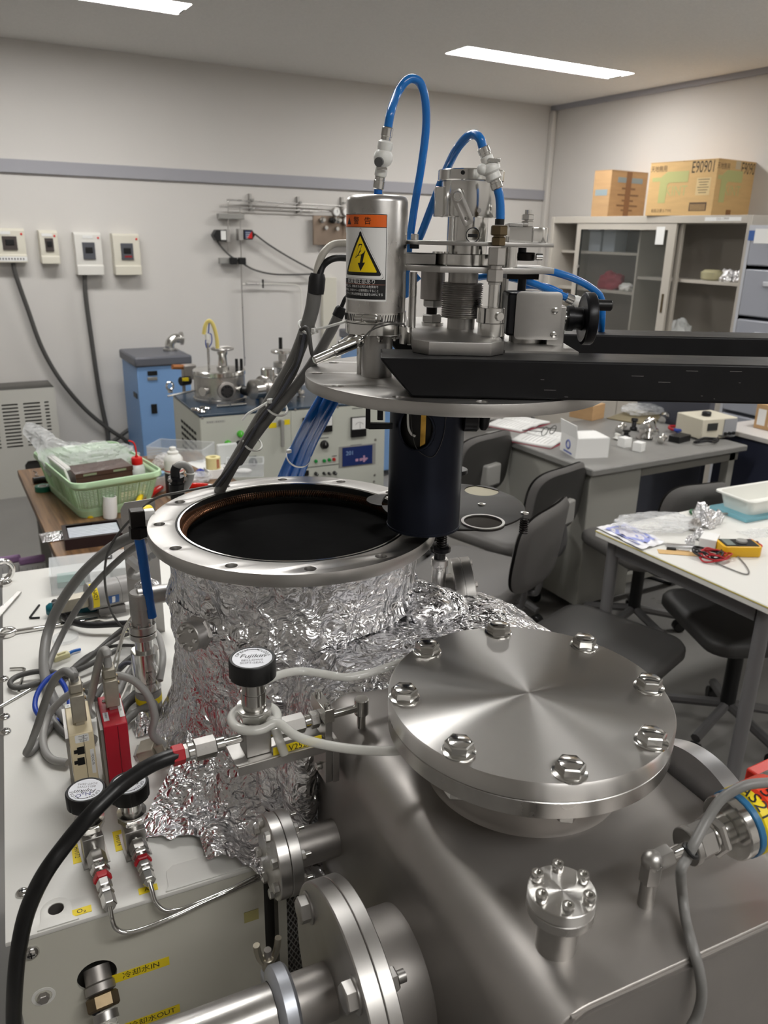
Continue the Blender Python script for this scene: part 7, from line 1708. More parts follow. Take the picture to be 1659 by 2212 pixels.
zs4 = cx(1410, 601, XF+.12).z; part('shelf', MB().bb((XF+.10, ym+.013, zs4-.012), (XBk-.009, yv-.01, zs4+.006)), CABM, ca)
part('divider', MB().bb((XF+.09, yv-.008, ZM+.031), (XBk-.009, yv+.008, CT-.046)), CABM, ca)
d0, d1 = cx(1247, 480).y, cx(1462, 480).y; zb_, zt_ = ZM+.032, CT-.047
fr = MB().bb((XF+.004, d0-.045, zb_), (XF+.022, d0, zt_)).bb((XF+.004, d1, zb_), (XF+.022, d1+.065, zt_)).bb((XF+.004, d1+.065, zt_-.04), (XF+.022, d0-.045, zt_)).bb((XF+.004, d1+.065, zb_), (XF+.022, d0-.045, zb_+.04))
sd_ = part('sliding_door', fr, CABM, ca)
part('glass_pane', MB().bb((XF+.011, d1+.064, zb_+.039), (XF+.015, d0-.044, zt_-.039)), mat('greyish_glass', (96, 99, 97), .05, alpha=.2), sd_)
part('finger_pull', MB().bb((XF+.001, d1+.028, 1.15), (XF+.005, d1+.044, 1.27)), BRASS, sd_)
q = cx(1425, 509); part('door_sticker', MB().bb((XF+.0025, q.y-.035, q.z-.055), (XF+.0035, q.y+.035, q.z+.055)), PAPER, sd_)
q = cx(1242, 575); part('door_lock', MB().cyl((XF+.001, q.y-.03, q.z), (XF+.006, q.y-.03, q.z), .012), STEELD, sd_)
# contents
def cbox(name, label, cat, px, py, dy, dz, x, dx, m, z0): 
    q = cx(px, py, x); return solo(name, label, cat, MB().bb((x, q.y-dy/2, z0), (x+dx, q.y+dy/2, z0+dz)), m, bevel=.003)
WBX = mat('white_blue_carton', (176, 186, 196), .5)
for px, z0, dz, lb_ in ((1283, zs1+.006, .14, 'lower'), (1313, zs1+.006, .15, 'second')):
    cbox('carton', lb_ + ' white carton with a blue print on the top shelf behind the glass door', 'carton', px, 540, .12, dz, XF+.13, .12, WBX, z0)
cbox('carton', 'white carton stacked on top of another behind the glass door', 'carton', 1283, 500, .12, .13, XF+.13, .12, WBX, zs1+.148)
q = cx(1312, 620, XF+.16)
def crum(c, sx, sy, sz, seed): 
    def fn(u, v):
        a = 2*PI*u; b = PI*v; p = Vector((math.sin(b)*math.cos(a), math.sin(b)*math.sin(a), -math.cos(b))); k = 1+.35*noise.noise(p*2.2+Vector((seed, 0, 0)))+.15*noise.noise(p*6+Vector((0, seed, 0)))
        return Vector(c)+Vector((p.x*sx*k, p.y*sy*k, (max(p.z, -.5)*k+.5)*sz))
    return MB().grid(fn, 36, 20, True)
solo('red_bag', 'dark red crumpled bag on the lower shelf behind the glass door', 'bag', crum((XF+.2, q.y, zs2+.006), .07, .11, .08, 2), mat('dark_red_fabric', (140, 44, 60), .6), ang=60)
q = cx(1352, 622, XF+.16); solo('white_bag', 'small white bag next to the dark red bag in the cabinet', 'bag', crum((XF+.17, q.y, zs2+.006), .05, .06, .035, 5), WHITEP, ang=60)
q = cx(1537, 598, XF+.14); solo('glass_dish', 'round glass dish on the open cabinet shelf', 'dish', MB().lathe((XF+.14, q.y, zs3+.006), (0, 0, 1), [(.05, 0), (.065, .01), (.07, .05), (.05, .065), (.045, .062), (.062, .048), (.055, .008), (0, .006)], 32), mat('amber_glass', (214, 208, 170), .08, alpha=.5))
for i, (px, lb_) in enumerate(((1572, 'larger'), (1597, 'smaller'))):
    q = cx(px, 600, XF+.14); solo('foil_ball', lb_ + ' crumpled foil ball on the open cabinet shelf', 'foil', crum((XF+.14, q.y, zs3+.006), .035, .05-.012*i, .05, 7+i), FOIL, ang=20)
q = cx(1468, 690, XF+.16); solo('plastic_bag', 'white plastic bag on the open floor of the cabinet', 'plastic bag', crum((XF+.16, q.y, ZM+.031), .08, .09, .11, 11), CLEARW, ang=60)
q = cx(1530, 700, XF+.2); solo('plastic_bag', 'grey crumpled bag at the back of the open cabinet bay', 'plastic bag', crum((XF+.24, q.y, ZM+.031), .07, .08, .07, 14), mat('grey_film', (150, 146, 142), .4), ang=60)
q = cx(1574, 700, XF+.13); t = thing('bottle', 'white bottle with a green top leaning in the open cabinet bay', 'bottle', (XF+.13, q.y, ZM+.031))
part('body', MB().lathe((XF+.13, q.y, ZM+.031), (0, -.12, 1), [(.033, 0), (.035, .004), (.035, .085)], 28), WHITEP, t); part('cap', MB().lathe((XF+.13, q.y-.0102, ZM+.1155), (0, -.12, 1), [(.036, 0), (.036, .03), (.034, .033)], 28), mat('sea_green_cap', (92, 170, 140), .4), t)
tp = cx(1545, 462); tape_label(ca, 'OO-17PPP', Vector((XF-.0006, tp.y-.06, CT-.022)), (0, -1, 0), (0, 0, 1), .26, .022, .02, PAPER, 'paper_label', INKF)
# cardboard boxes on top
def carton(name, label, pc, pl, ztop, dx, m, rz=0):
    """pc: near bottom corner px, pl: far-left px, box stands on the cabinet top"""
    a = cx(pc, 456, XF+.02); b = cx(pl, 456, XF+.02); zt = cx(pc, ztop, XF+.02).z
    t = thing(name, label, 'cardboard box', (XF+.02, (a.y+b.y)/2, CT))
    F = Matrix.Translation((XF+.02, a.y, CT)) @ Matrix.Rotation(rz, 4, 'Z'); L = b.y-a.y; H = zt-CT
    part('carton_body', MB(F).bb((0, 0, 0), (dx, L, H-.004)), m, t, bevel=.002)
    part('top_flap', MB(F).bb((-.001, -.001, H-.0035), (dx+.001, L/2-.003, H)), m, t); part('top_flap', MB(F).bb((-.001, L/2+.003, H-.0035), (dx+.001, L+.001, H)), m, t)
    return t, F, L, H
def on_x(F, y, z, lift=.0006): return F @ Matrix.Translation((-lift, y, z)) @ Matrix(((0, 0, -1, 0), (-1, 0, 0, 0), (0, 1, 0, 0), (0, 0, 0, 1)))   # face towards -X, text runs along -Y
def on_y(F, x, z, lift=.0006): return F @ Matrix.Translation((x, -lift, z)) @ Matrix(((1, 0, 0, 0), (0, 0, -1, 0), (0, 1, 0, 0), (0, 0, 0, 1)))
t, F, L, H = carton('cardboard_box', 'larger golden cardboard box with green print and stencilled numbers on the cabinet', 1537, 1402, 343, .40, CARDB, R(4))
D_ = .40
for L0, wd_ in ((lambda u, z: on_x(F, L*(1-u), H*z), L), (lambda u, z: on_y(F, D_*u, H*z), D_)):
    part('stencil', MB().text('E90901', .095, L0(.80, .86), sx=.60), INK, t, smooth=False)
    part('green_print', MB().plate([[(-.11, -.10), (-.11, .03), (-.10, .06), (-.06, .085), (.10, .085), (.10, .02), (-.04, .02), (-.055, .005), (-.055, -.10)]], .0006, L0(.40, .55)), GREENP, t)
    part('lettering', MB().text('KINT', .085, L0(.44, .45), sx=.85), GREENP, t, smooth=False)
    part('green_print', MB().box((0, 0, 0), (.075, .024, .0006), L0(.13, .68)), GREENP, t)
    part('handling_marks', MB().text('天地無用', .04, L0(.14, .87), sx=.8), INKF, t, smooth=False)
part('address_block', MB().box((0, 0, 0), (.10, .10, .0004), on_x(F, L*.17, H*.52)), mat('pale_sticker', (214, 190, 140), .6), t)
for i in range(6): part('text_line', MB().box((0, .04-.015*i, .0005), (.08-.012*(i % 3), .004, .0004), on_x(F, L*.17, H*.52)), INKF, t)
part('barcode', MB().box((0, 0, 0), (.125, .05, .0004), on_x(F, L*.21, H*.16)), INKF, t)
for i in range(10): part('barcode_bar', MB().box((-.05+i*.011, -.003, .0006), (.004, .036, .0004), on_x(F, L*.21, H*.16)), CARDB, t)
part('lettering', MB().text('取扱注意 E-TYPE', .024, on_x(F, L*.75, H*.09), sx=.9), INKF, t, smooth=False)
part('tape_strip', MB().box((0, 0, 0), (.05, .05, .0004), on_y(F, D_*.5, H*.92)), mat('clear_tape', (196, 180, 150), .3), t); part('tape_strip', MB().box((0, 0, 0), (.05, .035, .0004), on_y(F, D_*.42, H*.06)), TAPEB, t)
t, F, L, H = carton('cardboard_box', 'smaller tan cardboard box with brown tape and faded blue print on the cabinet', 1313, 1279, 367, .43, CARDB2, R(4))
part('faded_print', MB().box((0, 0, 0), (.26, .035, .0005), on_y(F, .20, H*.80)), BLUEP, t)
part('tape_strip', MB().box((0, 0, .0003), (.055, H-.01, .0006), on_y(F, .185, H*.5)), TAPEB, t)
part('faded_print', MB().box((0, 0, 0), (L*.7, .04, .0005), on_x(F, L*.5, H*.52)), BLUEP, t)
for i, (z, w_) in enumerate(((.62, .14), (.48, .22), (.36, .12), (.25, .22), (.15, .12))): part('text_line', MB().box((0, 0, .0001), (w_, .012, .0005), on_y(F, .19, H*z)), mat('tan_ink', (136, 104, 74), .6), t)
# drawer tower
q0, q1 = cx(1606, 486, XF-.02), cx(1606, 716, XF-.02)
BLD = mat('bluish_drawer_plastic', (172, 175, 184), .3, alpha=.8); t = thing('drawer_tower', 'bluish translucent plastic drawer tower next to the steel cabinet', 'drawer unit', (XF+.15, 2.9, 0))
Y1 = CY0-.004; Y0_ = Y1-.55
part('frame', MB().bb((XF-.02, Y0_, 0), (XBk-.05, Y0_+.02, q0.z)).bb((XF-.02, Y1-.02, 0), (XBk-.05, Y1, q0.z)).bb((XF-.02, Y0_+.02, q0.z-.03), (XBk-.05, Y1-.02, q0.z)).bb((XBk-.06, Y0_+.02, 0), (XBk-.05, Y1-.02, q0.z-.03)), mat('pale_blue_frame', (190, 192, 198), .4), t)
zb = .05
while zb < q0.z-.1:
    h = min(.28, q0.z-.04-zb); d = part('drawer', MB().bb((XF-.028, Y0_+.024, zb), (XBk-.08, Y1-.024, zb+h-.015)), BLD, t, bevel=.008)
    part('drawer_pull', MB().bb((XF-.038, Y0_+.16, zb+h*.62), (XF-.0285, Y1-.16, zb+h*.72)), MATS['pale_blue_frame'], d, bevel=.004); zb += h+.005
part('label_card', MB().bb((XF-.0305, Y1-.16, q0.z-.10), (XF-.0285, Y1-.05, q0.z-.02)), PAPER, t); part('blue_tab', MB().bb((XF-.0305, Y1-.05, q0.z-.085), (XF-.0285, Y1-.01, q0.z-.03)), mat('blue_tab', (60, 96, 160), .5), t)

# ================================================================== GREY DESK
ZD = .70; DX0, DX1, DY0, DY1 = 2.315, 3.30, 2.285, 3.03
dk = thing('grey_desk', 'grey steel office desk with a cluttered top', 'desk', ((DX0+DX1)/2, (DY0+DY1)/2, 0))
part('desk_top', MB().bb((DX0, DY0, ZD-.03), (DX1, DY1, ZD)), DESKT, dk, bevel=.006)
pxr = PY(1383, 1040, DY0+.03).x
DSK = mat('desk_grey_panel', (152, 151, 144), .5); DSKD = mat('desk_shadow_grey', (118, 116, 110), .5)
pd = part('pedestal', MB().bb((DX0+.02, DY0+.03, .06), (pxr, DY1-.03, ZD-.031)), DSK, dk, bevel=.004)
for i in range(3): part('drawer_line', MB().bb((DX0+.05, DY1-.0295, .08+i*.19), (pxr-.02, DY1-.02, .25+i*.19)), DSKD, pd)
for x in (DX1-.06,):
    for y in (DY0+.05, DY1-.05): part('leg', MB().bb((x-.02, y-.02, 0), (x+.02, y+.02, ZD-.031)), DSK, dk)
part('foot_rail', MB().bb((pxr+.001, DY0+.05, .10), (DX1-.081, DY0+.08, .14)), DSK, dk)
for x, y in ((DX0+.06, DY0+.08), (DX0+.06, DY1-.08), (pxr-.05, DY0+.08), (pxr-.05, DY1-.08)): part('foot', MB().cyl((x, y, 0), (x, y, .06), .02), BLACKP, dk)
part('modesty_panel', MB().bb((pxr+.001, DY1-.06, .25), (DX1-.081, DY1-.045, ZD-.032)), mat('beige_panel', (176, 166, 156), .5), dk)
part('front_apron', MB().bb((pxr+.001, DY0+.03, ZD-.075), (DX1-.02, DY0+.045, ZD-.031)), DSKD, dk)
def dz(px, py, z=ZD): return PZ(px, py, z)
def frm(px, py, rz, z=ZD): p = dz(px, py, z); return Matrix.Translation((p.x, p.y, z)) @ Matrix.Rotation(rz, 4, 'Z')
# open books
for px, py, rz, lb_ in ((1120, 918, R(20), 'open book lying flat behind another at the far edge of the grey desk'), (1175, 950, R(24), 'open book with pink tabs and eyeglasses on the grey desk')):
    F = frm(px, py, rz); t = thing('book', lb_, 'book', F @ Vector())
    for s in (-1, 1):
        part('page_block', MB(F).grid(lambda u, v, s=s: (s*(.003+.14*u), -.10+.20*v, .012+.010*math.sin(PI*u**.6)*(1-u*.6)), 10, 2), PAPER, t).modifiers.new('t', 'SOLIDIFY').thickness = .01
        for k in range(8): part('print_line', MB(F).grid(lambda u, v, s=s, k=k: (s*(.02+.10*u), -.075+.019*k+.004*v, .0125+.010*math.sin(PI*(.12+.72*u)**.6)*(1-(.12+.72*u)*.6)), 6, 1), mat('print_grey', (170, 170, 168), .6), t)
    part('cover', MB(F).bb((-.1445, -.1015, .0005), (.1445, .1015, .0022)), mat('pink_cover', (188, 86, 104), .5), t)
F = frm(1185, 938, R(10), ZD+.024); t = thing('eyeglasses', 'thin black eyeglasses resting on the open book', 'eyeglasses', F @ Vector())
for s in (-1, 1): part('rim', MB(F).torus((s*.03, 0, .018), (0, 1, .3), .022, .0018, 24, 6), BLACKM, t); part('temple', MB(F).tube([(s*.053, 0, .02), (s*.055, .06, .012), (s*.05, .12, .004)], .0017, 6), BLACKM, t)
part('bridge', MB(F).tube([(-.008, 0, .022), (0, -.001, .026), (.008, 0, .022)], .0015, 6), BLACKM, t)
# open white carton
a, b = dz(1243, 991), dz(1313, 988); fx = (b-a).normalized(); L = (b-a).length; fy = Vector((-fx.y, fx.x, 0)); F = Matrix(((fx.x, fy.x, 0, a.x), (fx.y, fy.y, 0, a.y), (0, 0, 1, ZD), (0, 0, 0, 1))); WH = .085; w = .003; DD = .16
t = thing('white_carton', 'white carton with an open flap and blue lettering on the grey desk corner', 'carton', a)
part('carton_body', MB(F).bb((0, 0, 0), (L, DD, w)).bb((0, 0, w), (L, w, WH)).bb((0, DD-w, w), (L, DD, WH)).bb((0, w, w), (w, DD-w, WH)).bb((L-w, w, w), (L, DD-w, WH)), PAPER, t)
part('open_flap', MB(F @ Matrix.Translation((0, 0, WH)) @ Matrix.Rotation(R(-10), 4, 'Y')).bb((0, 0, 0), (w, DD, .06)), PAPER, t)
part('top_flap', MB(F).bb((.008, .002, WH+.0005), (L, DD*.85, WH+.003)), PAPER, t)
sL = F @ Matrix.Translation((-.0006, DD*.5, .045)) @ Matrix(((0, 0, -1, 0), (-1, 0, 0, 0), (0, 1, 0, 0), (0, 0, 0, 1)))
part('blue_mark', MB().torus((0, 0, 0), (0, 0, 1), .018, .004, 24, 6, L=sL).box((.0, -.035, 0), (.08, .008, .0008), sL), mat('blue_print', (110, 120, 176), .5), t)
part('pink_mark', MB().box((0, 0, 0), (.016, .012, .0008), sL @ Matrix.Translation((-.055, .065, 0))), mat('pink_print', (220, 130, 160), .5), t)
for i, (px, py, s, lb_) in enumerate(((1348, 965, .045, 'small white cube box with a bright lid'), (1379, 974, .042, 'small white cube box closer to the desk edge'))):
    F = frm(px, py, R(15*i)); solo('cube_box', lb_ + ' on the grey desk', 'box', MB(F).bb((-s/2, -s/2, 0), (s/2, s/2, s)), PAPER, bevel=.002)
rnd = random.Random(5)
for i, (px, py, r, h, m) in enumerate(((1335, 938, .02, .05, STEELB), (1352, 945, .02, .035, BLACKP), (1368, 930, .018, .06, BLACKM), (1390, 935, .026, .07, CHROME), (1400, 950, .022, .05, STEELB), (1415, 938, .02, .085, CHROME), (1425, 960, .018, .04, STEELB), (1330, 950, .015, .03, WHITEP), (1378, 948, .017, .045, STEELD), (1428, 915, .022, .06, CHROME))):
    p = dz(px, py); d = Vector((rnd.uniform(-.5, .5), rnd.uniform(-.3, .3), 1)).normalized() if i % 3 else Vector((.9, .3, .35)).normalized()
    solo('vacuum_fitting', ['tall', 'stubby', 'slim black', 'broad chrome', 'flanged', 'highest chrome', 'low', 'white', 'dull grey', 'gleaming'][i] + ' metal fitting among the heap of vacuum parts on the grey desk', 'fitting', MB().lathe(Vector((p.x, p.y, ZD+r*(.9 if i % 3 == 0 else .05))), d, [(r*.5, 0), (r, .002), (r, h*.25), (r*.6, h*.3), (r*.6, h*.7), (r*.95, h*.75), (r*.95, h), (r*.5, h+.002)], 20), m)
F = frm(1545, 948, R(-8)); t = thing('power_supply', 'beige bench power supply at the right end of the grey desk', 'power supply', F @ Vector())
BEI = mat('beige_case', (206, 200, 182), .45)
part('case', MB(F).bb((-.11, -.02, .008), (.10, .16, .105)), BEI, t, bevel=.004); part('front_face', MB(F).bb((.02, -.0235, .012), (.098, -.0205, .10)), mat('grey_face', (150, 152, 156), .5), t)
part('display', MB(F).bb((-.08, -.0235, .05), (-.02, -.0205, .085)), mat('dark_display', (50, 52, 50), .3), t); part('terminal_cap', MB(F).rcyl((-.03, .05, .1052), (-.03, .05, .125), .022), BLACKP, t)
for i in range(3): part('terminal', MB(F).rcyl((.03+.025*i, -.024, .03), (.03+.025*i, -.035, .03), .008), BLACKP, t)
for i, (m, lb_, sd) in enumerate(((BLUEW, 'tangle of blue wires on the grey desk', 1), (REDT, 'loop of red wire around the blue wires on the grey desk', 2), (BLACKR, 'black cable trailing from the power supply on the desk', 3), (CABLED, 'dark cable coil at the right end of the grey desk', 4))):
    c = dz((1480, 1475, 1525, 1560)[i], (935, 930, 958, 945)[i]); rr = random.Random(sd); pts = []
    for k in range(16):
        a = k*1.25; pts.append(Vector((c.x+(.07+.02*rr.random())*math.cos(a)*(1.2 if i == 1 else .9), c.y+.035*math.sin(a), ZD+.006+.02*rr.random())))
    cable('desk_wire', lb_, pts, .0035, m, 'wire')
F = frm(1467, 953, R(10)); solo('power_adapter', 'black power adapter in front of the blue wires', 'power adapter', MB(F).bb((-.05, -.03, 0), (.05, .03, .032)), BLACKP, bevel=.004)
F = frm(1298, 905, R(15)); t = thing('cardboard_box', 'open cardboard box with a blue flap at the back of the grey desk', 'cardboard box', F @ Vector())
part('carton_body', MB(F).bb((-.09, -.0, 0), (.03, .14, .08)), CARDB2, t, bevel=.002); part('blue_flap', MB(F @ Matrix.Translation((-.09, 0, .08)) @ Matrix.Rotation(R(-50), 4, 'Y')).bb((0, 0, 0), (.004, .14, .06)), mat('blue_card', (96, 150, 200), .5), t)
F = frm(1385, 902, R(20)); solo('clipboard', 'olive clipboard lying behind the heap of vacuum parts', 'clipboard', MB(F).bb((-.17, -.10, 0.0005), (.17, .12, .006)), mat('olive_board', (120, 110, 84), .6), bevel=.001)
p = dz(1390, 895); bag('plastic_bag', 'white crumpled bag on the olive clipboard', Matrix.Translation((p.x, p.y, ZD+.03)), .14, .10, .028, 21)
# navy counter with boxes beyond the desk
NV = mat('navy_panel', (44, 48, 66), .5); c0 = PZ(1600, 945, .72)
t = thing('navy_counter', 'navy blue counter with a pale top beyond the grey desk', 'counter', (3.75, 2.3, 0))
part('counter_body', MB().bb((3.42, 1.7, 0), (3.95, 2.55, .70)), NV, t, bevel=.004); part('counter_top', MB().bb((3.40, 1.68, .7005), (3.97, 2.57, .725)), mat('pale_counter', (196, 192, 188), .4), t, bevel=.003)
for i, (x, y, lb_) in enumerate(((3.62, 2.38, 'tan parts box with paper labels on the navy counter'), (3.66, 2.20, 'second tan parts box on the navy counter, further along'))):
    t = thing('parts_box', lb_, 'box', (x, y, .7255)); part('body', MB().bb((x-.07, y-.07, .7255), (x+.07, y+.07, .85)), CARDB2, t, bevel=.003)
    for s in (-1, 1): part('paper_label', MB().bb((x-.0715, y+s*.032-.022, .745), (x-.0702, y+s*.032+.022, .825)), PAPER, t)
solo('dark_partition', 'dark grey partition standing behind the grey desk', 'partition', MB().bb((3.42, 2.62, 0), (3.46, 3.1, 1.1)), mat('dark_partition', (70, 72, 82), .6), bevel=.004)

# ================================================================== WHITE WORKTABLE
ZQ = .70; WX0, WX1, WY0, WY1 = 1.822, 3.25, 1.108, 1.757
t = thing('white_worktable', 'white-topped worktable with grey tube legs', 'table', ((WX0+WX1)/2, (WY0+WY1)/2, 0))
part('table_top', MB().bb((WX0, WY0, ZQ-.024), (WX1, WY1, ZQ)), mat('white_laminate', (226, 225, 220), .35), t, bevel=.003)
part('edge_band', MB().bb((WX0-.0012, WY0, ZQ-.006), (WX0-.0002, WY1, ZQ-.003)), mat('yellow_edge', (206, 190, 90), .5), t)
TLG = mat('grey_tube_leg', (116, 115, 116), .4, .1)
for x in (WX0+.045, WX1-.05):
    for y in (WY0+.045, WY1-.045): part('leg', MB().cyl((x, y, 0), (x, y, ZQ-.025), .02), TLG, t)
for y in (WY0+.045, WY1-.045): part('long_rail', MB().bb((WX0+.066, y-.012, ZQ-.075), (WX1-.071, y+.012, ZQ-.025)), TLG, t)
part('end_rail', MB().bb((WX0+.033, WY0+.066, ZQ-.075), (WX0+.057, WY1-.066, ZQ-.025)), TLG, t)
def qz(px, py, z=ZQ): return PZ(px, py, z)
def qf(px, py, rz, z=ZQ): p = qz(px, py, z); return Matrix.Translation((p.x, p.y, z)) @ Matrix.Rotation(rz, 4, 'Z')
cs = [qz(1287, 1142), qz(1345, 1130), qz(1440, 1175), qz(1385, 1190)]
def quadsheet(cs, z, amp, seed): return MB().grid(lambda u, v: (cs[0].lerp(cs[1], u)).lerp(cs[3].lerp(cs[2], u), v)+Vector((0, 0, z+amp*noise.noise(Vector((u*5, v*5, seed))))), 24, 24)
o = solo('brochure', 'brochure in a clear sleeve at the corner of the white worktable', 'brochure', quadsheet(cs, .006, .006, 1), mat('sleeve_white', (232, 232, 236), .25), ang=60)
ins = [cs[0].lerp(cs[2], .12), cs[1].lerp(cs[3], .12), cs[2].lerp(cs[0], .14), cs[3].lerp(cs[1], .14)]
part('blue_frame', quadsheet(ins, .0085, .006, 1), mat('brochure_blue', (150, 158, 214), .4), o); 
in2 = [cs[0].lerp(cs[2], .19), cs[1].lerp(cs[3], .19), cs[2].lerp(cs[0], .24), cs[3].lerp(cs[1], .22)]
part('pale_page', quadsheet(in2, .0098, .006, 1), mat('brochure_page', (214, 212, 222), .4, var=(60, .12)), o)
p = qz(1420, 1140); bag('plastic_bag', 'clear plastic film spread over the white worktable', Matrix.Translation((p.x, p.y, ZQ+.018)) @ Matrix.Rotation(-.3, 4, 'Z'), .15, .075, .022, 31)
for i, (px, py, r, lb_) in enumerate(((1512, 1125, .03, 'uppermost'), (1530, 1138, .028, 'centre'), (1500, 1145, .02, 'dullest'), (1548, 1130, .02, 'outlying'), (1508, 1165, .018, 'lowest'), (1490, 1175, .014, 'tiniest'))):
    p = qz(px, py); solo('foil_ball', lb_ + ' crumpled foil ball in the heap on the white worktable', 'foil', crum((p.x, p.y, ZQ), r, r*.9, r*1.4, 40+i), FOIL if i != 2 else STEELD, ang=20)
for i, (px, py, rz, lx, ly, m, lb_) in enumerate(((1530, 1180, R(30), .07, .05, PAPER, 'crumpled white tissue beside the yellow multimeter'), (1465, 1195, R(-38), .12, .035, CARDB, 'tan card strip near the edge of the white worktable'), (1470, 1182, R(-40), .09, .02, ALU, 'folded strip of shiny foil beside the tan card'))):
    F = qf(px, py, rz); solo(['tissue', 'card_strip', 'foil_strip'][i], lb_, ['tissue', 'card', 'foil'][i], MB(F).bb((-lx/2, -ly/2, .0005), (lx/2, ly/2, (.035, .002, .008)[i])), m, bevel=.002)
F = qf(1592, 1195, R(62)); t = thing('multimeter', 'yellow multimeter with a dark face lying on the white worktable', 'multimeter', F @ Vector())
YM = mat('multimeter_yellow', (226, 176, 24), .4); part('case', MB(F).plate([rrect(-.035, -.06, .035, .06, .012)], .034, None, .004), YM, t)
part('face', MB(F).bb((-.029, -.05, .0342), (.029, .052, .036)), BLACKP, t, bevel=.0005); part('screen', MB(F).bb((-.024, .02, .0362), (.024, .046, .0368)), mat('lcd_grey', (120, 130, 124), .3), t); part('dial', MB(F).rcyl((0, -.008, .0362), (0, -.008, .044), .016), GREYM, t)
for i, (m, lb_, sd, px, py, r) in enumerate(((REDT, 'coiled red test leads in front of the multimeter', 11, 1540, 1207, .045), (BLACKR, 'coiled black test leads tangled with the red ones', 12, 1528, 1203, .05), (REDT, 'red test lead looping behind the multimeter', 13, 1625, 1185, .025))):
    c = qz(px, py); rr = random.Random(sd); pts = [Vector((c.x+r*(.6+.7*rr.random())*math.cos(k*1.1+sd), c.y+r*(.5+.5*rr.random())*math.sin(k*1.1+sd), ZQ+.005+.02*rr.random())) for k in range(24 if i < 2 else 9)]
    cable('test_lead', lb_, pts, .0024, m, 'wire')
cable('test_lead', 'single dark lead trailing in a loop towards the worktable edge', [qz(1545, 1215, ZQ+.004), qz(1575, 1228, ZQ+.003), qz(1608, 1240, ZQ+.003), qz(1618, 1236, ZQ+.003), qz(1610, 1220, ZQ+.003), qz(1592, 1200, ZQ+.003)], .002, CABLEG, 'wire')
for (px, py), m, lb_ in (((1628, 1178), BLACKP, 'black probe plug behind the multimeter'), ((1636, 1185), REDP, 'red probe plug behind the multimeter')):
    p = qz(px, py, ZQ+.008); solo('probe_plug', lb_, 'plug', MB().rcyl(p-Vector((.03, .0, 0)), p+Vector((.03, .01, 0)), .0065), m)
a, b = qz(1440, 1185, ZQ+.004), qz(1490, 1190, ZQ+.004); t = thing('pin_tool', 'slim steel tool with a dark handle lying on the tan card', 'hand tool', a)
part('handle', MB().cyl(a, a.lerp(b, .4), .005), BLACKP, t); part('shaft', MB().cyl(a.lerp(b, .4), b, .003), STEELB, t)
a, b = qz(1500, 1108, ZQ+.008), qz(1585, 1112, ZQ+.008); t = thing('scissors', 'green-handled scissors lying by the white tray', 'scissors', a)
part('handle', MB().torus(a.lerp(b, .12)+Vector((0, .01, 0)), (0, 0, 1), .02, .006, 24, 8).torus(a.lerp(b, .36)-Vector((0, .008, 0)), (0, 0, 1), .018, .006, 24, 8), mat('dark_green_plastic', (24, 92, 52), .4), t); part('blade', MB().cyl(a.lerp(b, .5), b+Vector((.03, 0, 0)), .005, .002), STEELD, t)
F = qf(1645, 1118, R(-4)); solo('teal_book', 'teal-edged book under the white tray on the worktable', 'book', MB(F).bb((-.10, -.02, 0), (.25, .14, .014)), mat('teal_cover', (120, 176, 190), .4), bevel=.002)
TY = mat('tray_white', (232, 232, 226), .35); F = qf(1650, 1108, R(-4), ZQ+.0145); t = thing('plastic_tray', 'deep white plastic tray stacked on the teal book', 'tray', F @ Vector())
rg = lambda x0, y0, x1, y1, z, r: [(x, y, z) for x, y in rrect(x0, y0, x1, y1, r)]
o = part('tray_shell', loft(MB(F), [rg(-.07, .0, .20, .12, .001, .02), rg(-.085, -.012, .215, .132, .055, .022), rg(-.098, -.024, .228, .144, .056, .025), rg(-.099, -.025, .229, .145, .051, .025)]).add(rg(-.07, .0, .20, .12, .001, .02), [tuple(range(24))]), TY, t, ang=50); o.modifiers.new('t', 'SOLIDIFY').thickness = .002
F = qf(1655, 1152, R(-10)); solo('clear_sheet', 'wrinkled clear sheet lying behind the multimeter', 'plastic sheet', MB(F).grid(lambda u, v: (-.09+.2*u, -.03+.07*v, .003+.006*noise.noise(Vector((u*8, v*6, 2)))), 20, 10), BAGM, ang=60)

